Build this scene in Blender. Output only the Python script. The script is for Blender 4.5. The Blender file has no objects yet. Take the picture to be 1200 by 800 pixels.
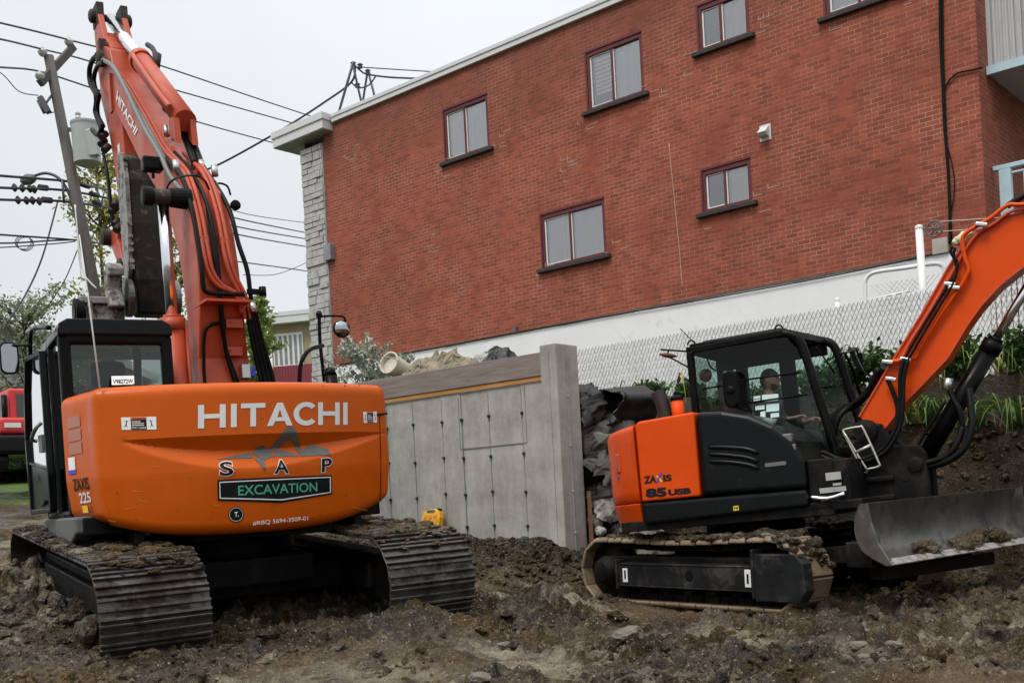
import bpy, bmesh, math, random
import numpy as np
from math import sin, cos, pi, radians, sqrt, atan2
from mathutils import Vector, Matrix

# ------------------------------------------------------------------ camera, sky, sun, exposure
SC = bpy.context.scene
COL = SC.collection
FPX, ROLL, CAMH = 1270.0, radians(3), 1.15      # focal length in photo pixels, roll, eye height
cam_d = bpy.data.cameras.new('camera')
cam_d.sensor_width = 36.0
cam_d.lens = FPX / 1200 * 36
cam_d.shift_y = 184 / 1200
cam_d.clip_start = 0.05
cam_d.clip_end = 3000
cam = bpy.data.objects.new('camera', cam_d)
COL.objects.link(cam)
cam.matrix_world = Matrix.Translation((0, 0, CAMH)) @ Matrix.Rotation(pi / 2, 4, 'X') @ Matrix.Rotation(-ROLL, 4, 'Z')
SC.camera = cam

SUN_EL, SUN_AZ = radians(58), radians(215)       # azimuth measured from +Y clockwise
W = bpy.data.worlds.new('World')
SC.world = W
W.use_nodes = True
nt = W.node_tree
nt.nodes.clear()
def wn(t, **kw):
    n = nt.nodes.new(t)
    for k, v in kw.items():
        setattr(n, k, v)
    return n
sky = wn('ShaderNodeTexSky', sky_type='NISHITA', sun_disc=False, sun_elevation=SUN_EL, sun_rotation=SUN_AZ,
         air_density=1.0, dust_density=4.0, ozone_density=1.0)
hs = wn('ShaderNodeHueSaturation')
hs.inputs['Saturation'].default_value = 0.12
tc = wn('ShaderNodeTexCoord')
sep = wn('ShaderNodeSeparateXYZ')
ramp = wn('ShaderNodeValToRGB')
er = ramp.color_ramp
er.elements[0].position = 0.0
er.elements[0].color = (6.1, 6.35, 6.55, 1)
er.elements[1].position = 1.0
er.elements[1].color = (15.0, 15.3, 15.6, 1)
e = er.elements.new(0.25); e.color = (5.9, 6.2, 6.5, 1)
e = er.elements.new(0.5); e.color = (6.6, 6.9, 7.2, 1)
cl = wn('ShaderNodeTexNoise')
cl.inputs['Scale'].default_value = 1.7
cl.inputs['Detail'].default_value = 5
clr = wn('ShaderNodeMapRange')
clr.inputs['From Min'].default_value = 0.3
clr.inputs['From Max'].default_value = 0.7
clr.inputs['To Min'].default_value = 0.83
clr.inputs['To Max'].default_value = 1.08
mul = wn('ShaderNodeMix', data_type='RGBA', blend_type='MULTIPLY')
mul.inputs['Factor'].default_value = 1
mx = wn('ShaderNodeMix', data_type='RGBA')
mx.inputs['Factor'].default_value = 0.9          # a thick cloud layer hides most of the clear sky
bg = wn('ShaderNodeBackground')
bg.inputs['Strength'].default_value = 0.1
wo = wn('ShaderNodeOutputWorld')
L = nt.links.new
L(sky.outputs[0], hs.inputs['Color'])
L(tc.outputs['Generated'], sep.inputs[0]); L(sep.outputs['Z'], ramp.inputs[0])
L(tc.outputs['Generated'], cl.inputs['Vector']); L(cl.outputs['Fac'], clr.inputs[0])
L(ramp.outputs[0], mul.inputs[6]); L(clr.outputs[0], mul.inputs[7])
L(hs.outputs[0], mx.inputs[6]); L(mul.outputs[2], mx.inputs[7])
L(mx.outputs[2], bg.inputs['Color']); L(bg.outputs[0], wo.inputs[0])

sun_d = bpy.data.lights.new('sun', 'SUN')
sun_d.energy = 1.5
sun_d.angle = radians(22)
sun_d.color = (1, 0.96, 0.9)
sun = bpy.data.objects.new('sun', sun_d)
COL.objects.link(sun)
sdir = Vector((sin(SUN_AZ) * cos(SUN_EL), cos(SUN_AZ) * cos(SUN_EL), sin(SUN_EL)))
sun.rotation_euler = sdir.to_track_quat('Z', 'Y').to_euler()
SC.view_settings.view_transform = 'Standard'
SC.view_settings.look = 'None'
SC.view_settings.exposure = 0.5
SC.view_settings.gamma = 1
SC.cycles.max_bounces = 8
SC.cycles.transparent_max_bounces = 16
SC.cycles.caustics_reflective = False
SC.cycles.caustics_refractive = False

# ------------------------------------------------------------------ helpers
random.seed(7)
RNG = np.random.default_rng(11)
EYE = Vector((0, 0, CAMH))
def ray(u, v):
    du, dv = u - 600, 584 - v
    return Vector(((du * cos(ROLL) + dv * sin(ROLL)) / FPX, 1, (-du * sin(ROLL) + dv * cos(ROLL)) / FPX))
def at(u, v, Y):
    """photo pixel at ground distance Y -> point"""
    return EYE + ray(u, v) * Y
def hit(u, v, p, n):
    r = ray(u, v)
    return EYE + r * ((Vector(p) - EYE).dot(n) / r.dot(n))

class Frame:
    """local frame of a thing: measures a photo pixel on one of its own planes"""
    def __init__(s, loc, rot):
        s.M = Matrix.Translation(loc) @ rot
        s.I = s.M.inverted()
        s.R = rot.to_3x3()
        s.loc = Vector(loc)
    def pl(s, u, v, axis, val):
        n = s.R.col[axis]
        return s.I @ hit(u, v, s.loc + n * val, n)

class MB:
    """collects shapes; build() links them as ONE mesh object"""
    def __init__(s):
        s.v = []; s.f = []; s.m = []; s.s = []
    def add(s, vs, fs, mi=0, sm=False):
        b = len(s.v)
        s.v += [tuple(p) for p in vs]
        s.f += [tuple(i + b for i in q) for q in fs]
        s.m += [mi] * len(fs)
        s.s += [sm] * len(fs)
        return s
    def box(s, x0, x1, y0, y1, z0, z1, mi=0, M=None):
        vs = [Vector(p) for p in ((x0,y0,z0),(x1,y0,z0),(x1,y1,z0),(x0,y1,z0),(x0,y0,z1),(x1,y0,z1),(x1,y1,z1),(x0,y1,z1))]
        if M is not None: vs = [M @ p for p in vs]
        return s.add(vs, ((0,3,2,1),(4,5,6,7),(0,1,5,4),(1,2,6,5),(2,3,7,6),(3,0,4,7)), mi)
    def bar(s, p, q, w, h=None, up=(0,0,1), mi=0):
        p, q = Vector(p), Vector(q); h = h or w
        d = (q - p); l = d.length; d.normalize()
        up = Vector(up)
        if abs(d.dot(up)) > .98: up = Vector((0,1,0)) if abs(d.y) < .9 else Vector((1,0,0))
        a = d.cross(up).normalized(); b = a.cross(d)
        M = Matrix((a, d, b)).transposed().to_4x4(); M.translation = p
        return s.box(-w/2, w/2, 0, l, -h/2, h/2, mi, M)
    def tube(s, pts, r, n=8, mi=0, caps=True, smooth=True):
        P = [Vector(p) for p in pts]
        k = len(P)
        rs = r if isinstance(r, (list, tuple)) else [r] * k
        vs = []; fs = []
        ref = None
        for i in range(k):
            t = (P[min(i+1,k-1)] - P[max(i-1,0)])
            if t.length < 1e-9: t = Vector((0,0,1))
            t.normalize()
            if ref is None:
                ref = Vector((0,0,1)) if abs(t.z) < .9 else Vector((1,0,0))
            a = (ref - t * ref.dot(t))
            if a.length < 1e-6: a = t.orthogonal()
            a.normalize(); ref = a
            b = t.cross(a)
            for j in range(n):
                w = 2*pi*j/n
                vs.append(P[i] + (a*cos(w) + b*sin(w)) * rs[i])
        for i in range(k-1):
            for j in range(n):
                fs.append((i*n+j, i*n+(j+1)%n, (i+1)*n+(j+1)%n, (i+1)*n+j))
        s.add(vs, fs, mi, smooth)
        if caps:
            b0 = len(s.v) - len(vs)
            s.f.append(tuple(b0 + j for j in range(n))[::-1]); s.m.append(mi); s.s.append(False)
            s.f.append(tuple(b0 + (k-1)*n + j for j in range(n))); s.m.append(mi); s.s.append(False)
        return s
    def cyl(s, p, q, r0, r1=None, n=20, mi=0):
        return s.tube([p, q], [r0, r0 if r1 is None else r1], n, mi)
    def disc_stack(s, p, ax, prof, n=24, mi=0):
        """lathe: prof = list of (distance along ax, radius)"""
        p = Vector(p); ax = Vector(ax).normalized()
        a = ax.orthogonal().normalized(); b = ax.cross(a)
        vs = []; fs = []
        for (t, r) in prof:
            for j in range(n):
                w = 2*pi*j/n
                vs.append(p + ax*t + (a*cos(w) + b*sin(w))*max(r, 1e-4))
        k = len(prof)
        for i in range(k-1):
            for j in range(n):
                fs.append((i*n+j, i*n+(j+1)%n, (i+1)*n+(j+1)%n, (i+1)*n+j))
        fs.append(tuple(range(n))[::-1]); fs.append(tuple((k-1)*n+j for j in range(n)))
        return s.add(vs, fs, mi, False)
    def prism(s, poly, fn, t0, t1, mi=0):
        n = len(poly)
        vs = [fn(p, t0) for p in poly] + [fn(p, t1) for p in poly]
        fs = [tuple(range(n))[::-1], tuple(range(n, 2*n))] + [(i, (i+1)%n, n+(i+1)%n, n+i) for i in range(n)]
        return s.add(vs, fs, mi)
    def grid(s, fn, nu, nv, mi=0, smooth=True, closeu=False):
        vs = [fn(i/(nu if closeu else nu-1), j/(nv-1)) for j in range(nv) for i in range(nu)]
        fs = []
        for j in range(nv-1):
            for i in range(nu if closeu else nu-1):
                i2 = (i+1) % nu
                fs.append((j*nu+i, j*nu+i2, (j+1)*nu+i2, (j+1)*nu+i))
        return s.add(vs, fs, mi, smooth)
    def quad(s, a, b, c, d, mi=0):
        return s.add([a,b,c,d], [(0,1,2,3)], mi)
    def lump(s, c, r, seed=0, sx=1, sy=1, sz=1, sub=2, amp=.3, mi=0, smooth=False):
        rnd = random.Random(seed)
        bm = bmesh.new(); bmesh.ops.create_icosphere(bm, subdivisions=sub, radius=1)
        ph = [(Vector((rnd.uniform(-1,1),rnd.uniform(-1,1),rnd.uniform(-1,1)))*rnd.uniform(1.5,4.5), rnd.uniform(0,6)) for _ in range(6)]
        vs = []
        for v in bm.verts:
            d = sum(sin(v.co.dot(w)+p) for w, p in ph)/6
            k = r*(1+amp*2*d+amp*.35*rnd.uniform(-1,1))
            vs.append(Vector((v.co.x*sx*k+c[0], v.co.y*sy*k+c[1], v.co.z*sz*k+c[2])))
        bm.verts.index_update()
        fs = [tuple(v.index for v in f.verts) for f in bm.faces]
        bm.free()
        return s.add(vs, fs, mi, smooth)
    def build(s, name, mats, parent=None, off=None, bevel=0, seg=2, recalc=True, M=None, angle=35):
        me = bpy.data.meshes.new(name)
        vs = s.v
        if M is not None: vs = [tuple(M @ Vector(p)) for p in vs]
        if off is not None: vs = [(p[0]-off[0], p[1]-off[1], p[2]-off[2]) for p in vs]
        me.from_pydata(vs, [], s.f)
        if not isinstance(mats, (list, tuple)): mats = [mats]
        for m in mats: me.materials.append(m)
        me.polygons.foreach_set('material_index', s.m)
        me.polygons.foreach_set('use_smooth', s.s)
        if recalc:
            bm = bmesh.new(); bm.from_mesh(me)
            bmesh.ops.recalc_face_normals(bm, faces=bm.faces)
            bm.to_mesh(me); bm.free()
        me.update()
        o = bpy.data.objects.new(name, me)
        COL.objects.link(o)
        if parent is not None: o.parent = parent
        if bevel:
            b = o.modifiers.new('bevel', 'BEVEL')
            b.width = bevel; b.segments = seg; b.limit_method = 'ANGLE'; b.angle_limit = radians(angle)
            if hasattr(b, 'harden_normals'): b.harden_normals = False
        return o

def tag(o, label=None, cat=None, group=None, kind=None):
    if label: o['label'] = label
    if cat: o['category'] = cat
    if group: o['group'] = group
    if kind: o['kind'] = kind
    return o
def thing(name, label, cat, loc=(0,0,0), rot=None, group=None):
    o = bpy.data.objects.new(name, None)
    o.empty_display_size = .3
    COL.objects.link(o)
    o.matrix_world = Matrix.Translation(loc) @ (rot if rot is not None else Matrix.Identity(4))
    return tag(o, label, cat, group)
def copy_tree(o, parent=None):
    c = o.copy(); COL.objects.link(c)
    if parent is not None:
        c.parent = parent
    for ch in list(o.children): copy_tree(ch, c)
    return c
def spline(pts, k=6):
    P = [Vector(p) for p in pts]
    out = []
    for i in range(len(P)-1):
        a, b, c, d = P[max(i-1,0)], P[i], P[i+1], P[min(i+2,len(P)-1)]
        for j in range(k):
            t = j/k
            out.append(.5*((2*b)+(c-a)*t+(2*a-5*b+4*c-d)*t*t+(3*b-a-3*c+d)*t**3))
    out.append(P[-1])
    return out

_txt = {}
def text_geo(body, bold=0.0):
    """flat letter outlines normalised to a 0..1 box"""
    key = (body, bold)
    if key in _txt: return _txt[key]
    cu = bpy.data.curves.new('lettering', 'FONT')
    cu.body = body; cu.offset = bold; cu.fill_mode = 'FRONT'; cu.resolution_u = 4
    ob = bpy.data.objects.new('lettering', cu)
    me = ob.to_mesh()
    bm = bmesh.new(); bm.from_mesh(me)
    bmesh.ops.remove_doubles(bm, verts=bm.verts, dist=1e-5)
    bmesh.ops.triangulate(bm, faces=bm.faces)
    bm.verts.index_update()
    vs = [(v.co.x, v.co.y) for v in bm.verts]; fs = [tuple(v.index for v in f.verts) for f in bm.faces]
    bm.free(); ob.to_mesh_clear()
    bpy.data.objects.remove(ob); bpy.data.curves.remove(cu)
    x0 = min(p[0] for p in vs); x1 = max(p[0] for p in vs); y0 = min(p[1] for p in vs); y1 = max(p[1] for p in vs)
    vs = [((p[0]-x0)/(x1-x0), (p[1]-y0)/(y1-y0)) for p in vs]
    _txt[key] = (vs, fs)
    return _txt[key]
def subdivide_flat(vs, fs, cuts):
    bm = bmesh.new()
    bv = [bm.verts.new((p[0], p[1], 0)) for p in vs]
    for q in fs:
        try: bm.faces.new([bv[i] for i in q])
        except ValueError: pass
    bmesh.ops.triangulate(bm, faces=bm.faces)
    for _ in range(cuts):
        bmesh.ops.subdivide_edges(bm, edges=bm.edges, cuts=1, use_grid_fill=True)
        bmesh.ops.triangulate(bm, faces=bm.faces)
    bm.verts.index_update()
    r = ([(v.co.x, v.co.y) for v in bm.verts], [tuple(v.index for v in f.verts) for f in bm.faces])
    bm.free()
    return r
def decal(name, vs, fs, fn, mat, parent, cuts=0):
    """flat shape (2D verts) laid on a surface by fn(a, b) -> point"""
    if cuts: vs, fs = subdivide_flat(vs, fs, cuts)
    m = MB(); m.add([fn(p[0], p[1]) for p in vs], fs)
    return m.build(name, mat, parent, recalc=False)
def bil(c, a, b):
    """bilinear: c = bottom-left, bottom-right, top-right, top-left"""
    bl, br, tr, tl = [Vector(p) for p in c]
    return bl*(1-a)*(1-b) + br*a*(1-b) + tr*a*b + tl*(1-a)*b
SQ = ([(0,0),(1,0),(1,1),(0,1)], [(0,1,2,3)])

# ------------------------------------------------------------------ numpy noise
_T = RNG.random((256, 256))
def vnoise(x, y):
    xi = np.floor(x).astype(int); yi = np.floor(y).astype(int)
    fx = x-xi; fy = y-yi
    fx = fx*fx*(3-2*fx); fy = fy*fy*(3-2*fy)
    a = _T[xi & 255, yi & 255]; b = _T[(xi+1) & 255, yi & 255]
    c = _T[xi & 255, (yi+1) & 255]; d = _T[(xi+1) & 255, (yi+1) & 255]
    return (a*(1-fx)+b*fx)*(1-fy)+(c*(1-fx)+d*fx)*fy
def fbm(x, y, o=4, g=.5):
    r = 0; a = 1; t = 0
    for i in range(o):
        r = r + a*vnoise(x*2**i+17.3*i, y*2**i+9.1*i); t += a; a *= g
    return r/t
def billow(x, y, o=3, g=.55):
    r = 0; a = 1; t = 0
    for i in range(o):
        r = r + a*np.abs(2*vnoise(x*2**i+31.7*i, y*2**i+5.9*i)-1); t += a; a *= g
    return r/t
def worley(x, y, sc):
    """distance to the nearest jittered point (0 at a lump's middle) and a random value per lump"""
    x = x*sc; y = y*sc
    xi = np.floor(x).astype(int); yi = np.floor(y).astype(int)
    best = np.full(np.shape(x), 9.0); val = np.zeros(np.shape(x))
    for a in (-1, 0, 1):
        for b in (-1, 0, 1):
            cx = xi+a; cy = yi+b
            px = cx+_T[cx & 255, cy & 255]; py = cy+_T[(cy+77) & 255, (cx+31) & 255]
            dd = (px-x)**2+(py-y)**2
            m = dd < best
            val = np.where(m, _T[(cx+131) & 255, (cy+53) & 255], val); best = np.minimum(best, dd)
    return np.sqrt(best), val
def sstep(a, b, x):
    t = np.clip((x-a)/(b-a), 0, 1)
    return t*t*(3-2*t)

# ------------------------------------------------------------------ materials
def new_mat(name):
    m = bpy.data.materials.new(name); m.use_nodes = True
    return m, m.node_tree, m.node_tree.nodes['Principled BSDF']
class ND:
    def __init__(s, t): s.t = t
    def n(s, typ, ins=None, **kw):
        x = s.t.nodes.new(typ)
        for k, v in kw.items(): setattr(x, k, v)
        for k, v in (ins or {}).items():
            if hasattr(v, 'is_linked') or isinstance(v, bpy.types.NodeSocket): s.t.links.new(v, x.inputs[k])
            else: x.inputs[k].default_value = v
        return x
    def noise(s, vec, scale, detail=5, rough=.55, dist=0):
        return s.n('ShaderNodeTexNoise', {'Vector': vec, 'Scale': scale, 'Detail': detail, 'Roughness': rough, 'Distortion': dist}).outputs['Fac']
    def rng(s, v, a, b, c, d, clamp=True):
        return s.n('ShaderNodeMapRange', {'Value': v, 'From Min': a, 'From Max': b, 'To Min': c, 'To Max': d}, clamp=clamp).outputs[0]
    def mix(s, f, a, b, blend='MIX'):
        x = s.n('ShaderNodeMix', data_type='RGBA', blend_type=blend)
        for k, v in ((0, f), (6, a), (7, b)):
            if isinstance(v, bpy.types.NodeSocket): s.t.links.new(v, x.inputs[k])
            elif k == 0: x.inputs[0].default_value = v
            else: x.inputs[k].default_value = (*v[:3], 1)
        return x.outputs[2]
    def math(s, op, a, b=0.0):
        return s.n('ShaderNodeMath', {0: a, 1: b}, operation=op).outputs[0]
    def bump(s, h, strength, dist=.01, normal=None):
        i = {'Height': h, 'Strength': strength, 'Distance': dist}
        if normal is not None: i['Normal'] = normal
        return s.n('ShaderNodeBump', i).outputs[0]
def mat(name, col, rough=.5, metal=0.0, var=.2, vscale=5, bump=0.0, bscale=60, bdist=.004, dirt=None, coat=0.0, rvar=.15, spec=.5, stretch=None):
    """painted / plain surface with uneven colour and gloss; dirt = (colour, scale, threshold, softness, amount)"""
    m, t, p = new_mat(name)
    d = ND(t)
    co = d.n('ShaderNodeTexCoord').outputs['Object']
    if stretch:
        co = d.n('ShaderNodeMapping', {'Vector': co, 'Scale': stretch}).outputs[0]
    n1 = d.noise(co, vscale, 6, .6)
    f = d.rng(n1, .25, .75, 1-var, 1+var)
    c = d.mix(1.0, (*col, 1), d.n('ShaderNodeCombineColor', {0: f, 1: f, 2: f}).outputs[0], 'MULTIPLY')
    r = d.rng(n1, .3, .7, max(rough-rvar, .03), min(rough+rvar, 1))
    if dirt:
        n2 = d.noise(co, dirt[1], 8, .68, .4)
        k = d.rng(n2, dirt[2], dirt[2]+dirt[3], 0, dirt[4])
        n3 = d.rng(d.noise(co, dirt[1]*4, 4), .3, .7, .6, 1.3)
        dc = d.mix(1.0, (*dirt[0], 1), d.n('ShaderNodeCombineColor', {0: n3, 1: n3, 2: n3}).outputs[0], 'MULTIPLY')
        c = d.mix(k, c, dc)
        r = d.n('ShaderNodeMix', {0: k, 2: r, 3: .85}).outputs[0]
    t.links.new(c, p.inputs['Base Color'])
    t.links.new(r, p.inputs['Roughness'])
    p.inputs['Metallic'].default_value = metal
    p.inputs['Specular IOR Level'].default_value = spec
    if coat:
        p.inputs['Coat Weight'].default_value = coat
        p.inputs['Coat Roughness'].default_value = .12
    if bump:
        t.links.new(d.bump(d.noise(co, bscale, 6, .65), bump, bdist), p.inputs['Normal'])
    return m
def glass(name, tint=(.55,.75,.7), dens=.9, rough=.02):
    m, t, p = new_mat(name)
    d = ND(t)
    t.nodes.remove(p)
    tr = d.n('ShaderNodeBsdfTransparent', {'Color': (*tint, 1)})
    co = d.n('ShaderNodeTexCoord').outputs['Object']
    sm = d.rng(d.noise(co, 3, 4), .4, .7, rough, rough+.06)
    gl = d.n('ShaderNodeBsdfGlossy', {'Color': (1,1,1,1), 'Roughness': sm})
    fr = d.n('ShaderNodeFresnel', {'IOR': 1.5})
    k = d.math('MULTIPLY', fr.outputs[0], dens)
    mxs = d.n('ShaderNodeMixShader', {0: k, 1: tr.outputs[0], 2: gl.outputs[0]})
    t.links.new(mxs.outputs[0], t.nodes['Material Output'].inputs[0])
    return m
MUD = (.062, .046, .034)
MUDL = (.15, .115, .085)
X = {}
X['orange'] = mat('counterweight_orange_paint', (.52, .088, .003), .36, var=.07, vscale=2.5, coat=.0, spec=.2, dirt=((.2,.07,.02), 3.2, .63, .2, .35), bump=.02, bscale=25)
X['boom_red'] = mat('boom_red_paint', (.42, .062, .024), .42, var=.16, vscale=2.2, spec=.35, dirt=((.33,.1,.06), 2.4, .5, .3, .6), bump=.02, bscale=20)
X['vivid'] = mat('vivid_orange_paint', (.64, .066, .003), .33, var=.08, vscale=3, spec=.18, dirt=((.22,.06,.02), 3.5, .64, .2, .3))
X['vivid_dark'] = mat('red_orange_paint', (.52, .06, .015), .4, var=.12, vscale=3, dirt=((.15,.05,.03), 4, .6, .2, .5))
X['charcoal'] = mat('charcoal_paint', (.005, .006, .0065), .22, var=.2, vscale=3, spec=.16, dirt=((.07,.06,.05), 4, .62, .25, .5))
X['black'] = mat('black_paint', (.004, .004, .0045), .36, var=.3, spec=.10, dirt=((.035,.03,.025), 5, .6, .25, .5))
X['frame_steel'] = mat('dusty_frame_steel', (.012,.013,.014), .42, var=.3, spec=.25, vscale=4, dirt=((.085,.075,.062), 3.5, .50, .2, .8), bump=.2, bscale=30)
X['black_dirty'] = mat('muddy_black_steel', (.006, .0055, .0055), .55, var=.3, spec=.12, dirt=((.035,.027,.02), 3, .5, .2, .8), bump=.3, bscale=30)
X['rubber'] = mat('hose_rubber', (.004, .004, .0045), .5, var=.3, spec=.15, dirt=((.03,.027,.025), 9, .6, .2, .4))
X['chrome'] = mat('chrome_rod', (.75, .77, .8), .14, 1.0, var=.05, rvar=.05)
X['fitting'] = mat('zinc_fitting', (.5, .5, .48), .35, .9, var=.2, vscale=30)
X['grey_pipe'] = mat('grey_pipe', (.16, .155, .15), .5, .3, var=.2)
X['steel'] = mat('worn_steel', (.16, .15, .14), .42, .75, var=.35, vscale=6, dirt=((.09,.07,.055), 4, .52, .2, .8), bump=.25, bscale=40)
X['rust'] = mat('rusty_steel', (.028, .021, .017), .7, .1, var=.5, vscale=7, dirt=((.13,.115,.10), 9, .56, .1, .8), bump=.5, bscale=35)
X['shoe'] = mat('muddy_track_steel', (.085, .077, .07), .32, .6, var=.45, vscale=8, dirt=((.045,.035,.026), 3.2, .44, .12, .97), bump=.5, bscale=26, bdist=.012)
X['pad'] = mat('tan_muddy_track_pad', (.20, .145, .09), .6, .05, var=.3, vscale=9, dirt=((.08,.062,.046), 5, .55, .15, .9), bump=.4, bscale=30, bdist=.008)
X['white_ink'] = mat('white_sticker', (.78, .78, .76), .45, var=.06)
X['silver_ink'] = mat('silver_lettering', (.66, .66, .64), .4, var=.06)
X['black_ink'] = mat('black_sticker', (.006, .007, .009), .4, var=.1, spec=.2)
X['dark_ink'] = mat('dark_lettering', (.010, .011, .016), .4, var=.1, spec=.2)
X['green_ink'] = mat('green_lettering', (.07, .36, .23), .45, var=.05)
X['grey_ink'] = mat('grey_logo_sticker', (.085, .09, .08), .4, var=.35, vscale=9)
X['orange_ink'] = mat('orange_sticker', (.6, .1, .02), .45, var=.05)
X['yellow_ink'] = mat('yellow_sticker', (.75, .5, .03), .45, var=.05)
X['blue_ink'] = mat('blue_sticker', (.03, .05, .5), .45, var=.05)
X['reflector'] = mat('amber_reflector', (.36, .1, .045), .25, var=.2, vscale=80)
X['cabglass'] = glass('tinted_cab_glass', (.55, .74, .68), .5)
X['cabglass_clear'] = glass('clear_cab_glass', (.80, .88, .86), .45)
X['cabglass_dark'] = glass('dark_cab_glass', (.50, .56, .54), 1.2)
X['mirror'] = mat('mirror_glass', (.35, .36, .38), .03, 1.0, var=.02, rvar=.01)
X['seat'] = mat('dark_seat_fabric', (.02, .02, .022), .85, var=.3)
X['plastic_grey'] = mat('grey_plastic', (.1, .1, .1), .55, var=.15)
# ------------------------------------------------------------------ ground
NRM = Vector((.6597, .7515, 0)); AXS = Vector((.7515, -.6597, 0))
FROT = Matrix.Rotation(atan2(-.6597, .7515), 4, 'Z')
def FW(lx, d, z):                       # building-aligned coordinates -> world
    return AXS*lx + NRM*d + Vector((0, 0, z))
FM = Matrix(((AXS.x, NRM.x, 0, 0), (AXS.y, NRM.y, 0, 0), (0, 0, 1, 0), (0, 0, 0, 1)))
def fpix(u, v, d):
    p = hit(u, v, NRM*d, NRM); return p.dot(AXS), p.z
def base_z(x, y):
    d = .6597*x + .7515*y; lx = .7515*x - .6597*y
    z = np.zeros_like(x) + .02
    # slight rise to the left machine, ramp up to the street behind it
    left = sstep(-.6, -3.2, x)
    z = z + .12*sstep(.6, -1.2, x)
    ramp = .3 + .115*np.clip(y-9.2, 0, 40)
    ramp = np.minimum(ramp, 2.35)
    z = z + left*sstep(9.0, 11.0, y)*np.maximum(ramp-.15, 0)
    # mound beside the left track
    z = z + .32*np.exp(-(((x+4.1)/.75)**2+((y-8.6)/1.1)**2))
    z = z + .22*np.exp(-(((x+5.0)/.8)**2+((y-10.6)/1.3)**2))
    # berm at the foot of the concrete wall
    inw = sstep(-7.3, -8.4, lx)*sstep(8.2, 10.0, d)
    z = z + inw*np.maximum(.60-z, 0)
    # low heap between the machines
    z = z + .22*np.exp(-(((x-.15)/.55)**2+((y-10.6)/.8)**2))
    z = z + .26*np.exp(-(((x+.75)/.45)**2+((y-8.5)/.5)**2))
    z = z + .12*np.exp(-(((x-1.6)/.6)**2+((y-8.35)/.45)**2))
    # hollow worn under the right machine's near track
    z = z - .10*np.exp(-(((x-1.9)/1.3)**2+((y-10.3)/1.2)**2))
    # earth under the right machine's tail, below the debris
    z = z + .5*np.exp(-(((lx+7.3)/.5)**2+((d-10.9)/.6)**2))
    # bank at the right: a cut face up to the garden level
    wob = .35*(fbm(lx*.9+3, d*.2+7, 3)-.5)
    toe = 11.75+wob; top = 12.6+wob*.6
    t = np.clip((d-toe)/(top-toe), 0, 1)
    bank = 2.25*(t**.8)
    inb = sstep(-8.6, -7.9, lx)
    z = np.where(inb > 0, z*(1-inb)+np.maximum(z, bank)*inb, z)
    # fill behind the concrete wall
    fw = sstep(-7.15, -8.5, lx+.35*(fbm(lx*1.3, d*1.3, 3)-.5))
    fs_ = np.where(lx < -8.15, (d > 10.38)*1.0, sstep(10.85, 11.35, d+.2*(fbm(lx*2.1, d*2.1, 2)-.5)))
    fw = fw*fs_*(lx > -15)
    z = np.maximum(z, z*(1-fw)+2.5*fw)
    return z
def rut(x, y):
    """0..1: where crawler tracks pressed the mud flat"""
    r = np.zeros_like(x)
    wb = .12*(fbm(x*.8, y*.8, 2)-.5)
    for (px, py, hx, hy, w, l0, l1) in ((-.35,8.0,.53,-.848,.40,-.3,4), (2.9,9.0,.6,-.8,.24,-.2,4), (1.3,8.2,.6,-.8,.24,-1.0,4), (-1.2,6.6,-.95,-.3,.38,-1,1.4)):
        t = (x-px)*hx+(y-py)*hy; s = np.abs((x-px)*hy-(y-py)*hx+wb*1.5)
        r = np.maximum(r, sstep(w, w*.7, s)*sstep(l0, l0+.5, t)*sstep(l1, l1-.5, t)*(.55+.45*sstep(.35,.55,fbm(x*1.9+9, y*1.9, 3))))
    return r
def ground_z(x, y):
    x = np.asarray(x, float); y = np.asarray(y, float)
    z = base_z(x, y)
    d = .6597*x + .7515*y
    r = np.sqrt(x*x+(y-9)**2)
    k = np.where(r > 14, np.maximum(1-(r-14)/20, 0), 1.0)
    near = sstep(13.5, 10.5, d)
    wx = x + .25*(fbm(x*1.7, y*1.7, 2)-.5); wy = y + .25*(fbm(x*1.7+40, y*1.7+13, 2)-.5)
    h = .18*(fbm(wx*.7, wy*.7, 3)-.5)
    mask = sstep(.34, .60, fbm(x*.75+8, y*.75+3, 3))
    rough = .30+.95*mask
    jx = x + .05*(fbm(x*9, y*9, 2)-.5); jy = y + .05*(fbm(x*9+31, y*9+17, 2)-.5)
    w1, v1 = worley(jx, jy, 6.5); w2, v2 = worley(jx+3.3, jy+1.7, 14.0); w3, v3 = worley(jx+.7, jy+5.1, 31.0)
    q1 = np.clip(1-w1*w1*1.9, 0, 1)*(.15+.85*v1**2); q2 = np.clip(1-w2*w2*1.9, 0, 1)*(.2+.8*v2**1.5); q3 = np.clip(1-w3*w3*1.8, 0, 1)*(.3+.7*v3)
    h = h + rough*(.09*(billow(wx*2.3, wy*2.3, 3)-.35) + .125*(q1-.25) + .06*(q2-.3)) + (.012+.012*rough)*(q3-.4) + .012*rough*(fbm(x*40, y*40, 2)-.5)
    rt = rut(x, y)
    h = h*(1-.72*rt) - .045*rt + .010*rt*np.sin((.53*x-.848*y)*2*pi/.095)
    z = z + h*k*(.3+.7*near)
    # bank face: crumbly steps
    face = sstep(11.6, 12.0, d)*sstep(13.0, 12.6, d)*(x > -2)
    z = z + face*(.22*(fbm(x*3.1, y*3.1, 4, .6)-.5)+.1*(billow(x*7, y*7, 2)-.4))
    return z
def axis(lo, hi, step, far_lo, far_hi, g=1.16):
    a = list(np.arange(lo, hi, step))
    s = step; x = a[-1]
    while x < far_hi: s *= g; x += s; a.append(x)
    s = step; x = a[0]
    while x > far_lo: s *= g; x -= s; a.insert(0, x)
    return np.array(a)
gx = axis(-5.4, 6.0, .0155, -900, 900)
gy = [6.15]
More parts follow.
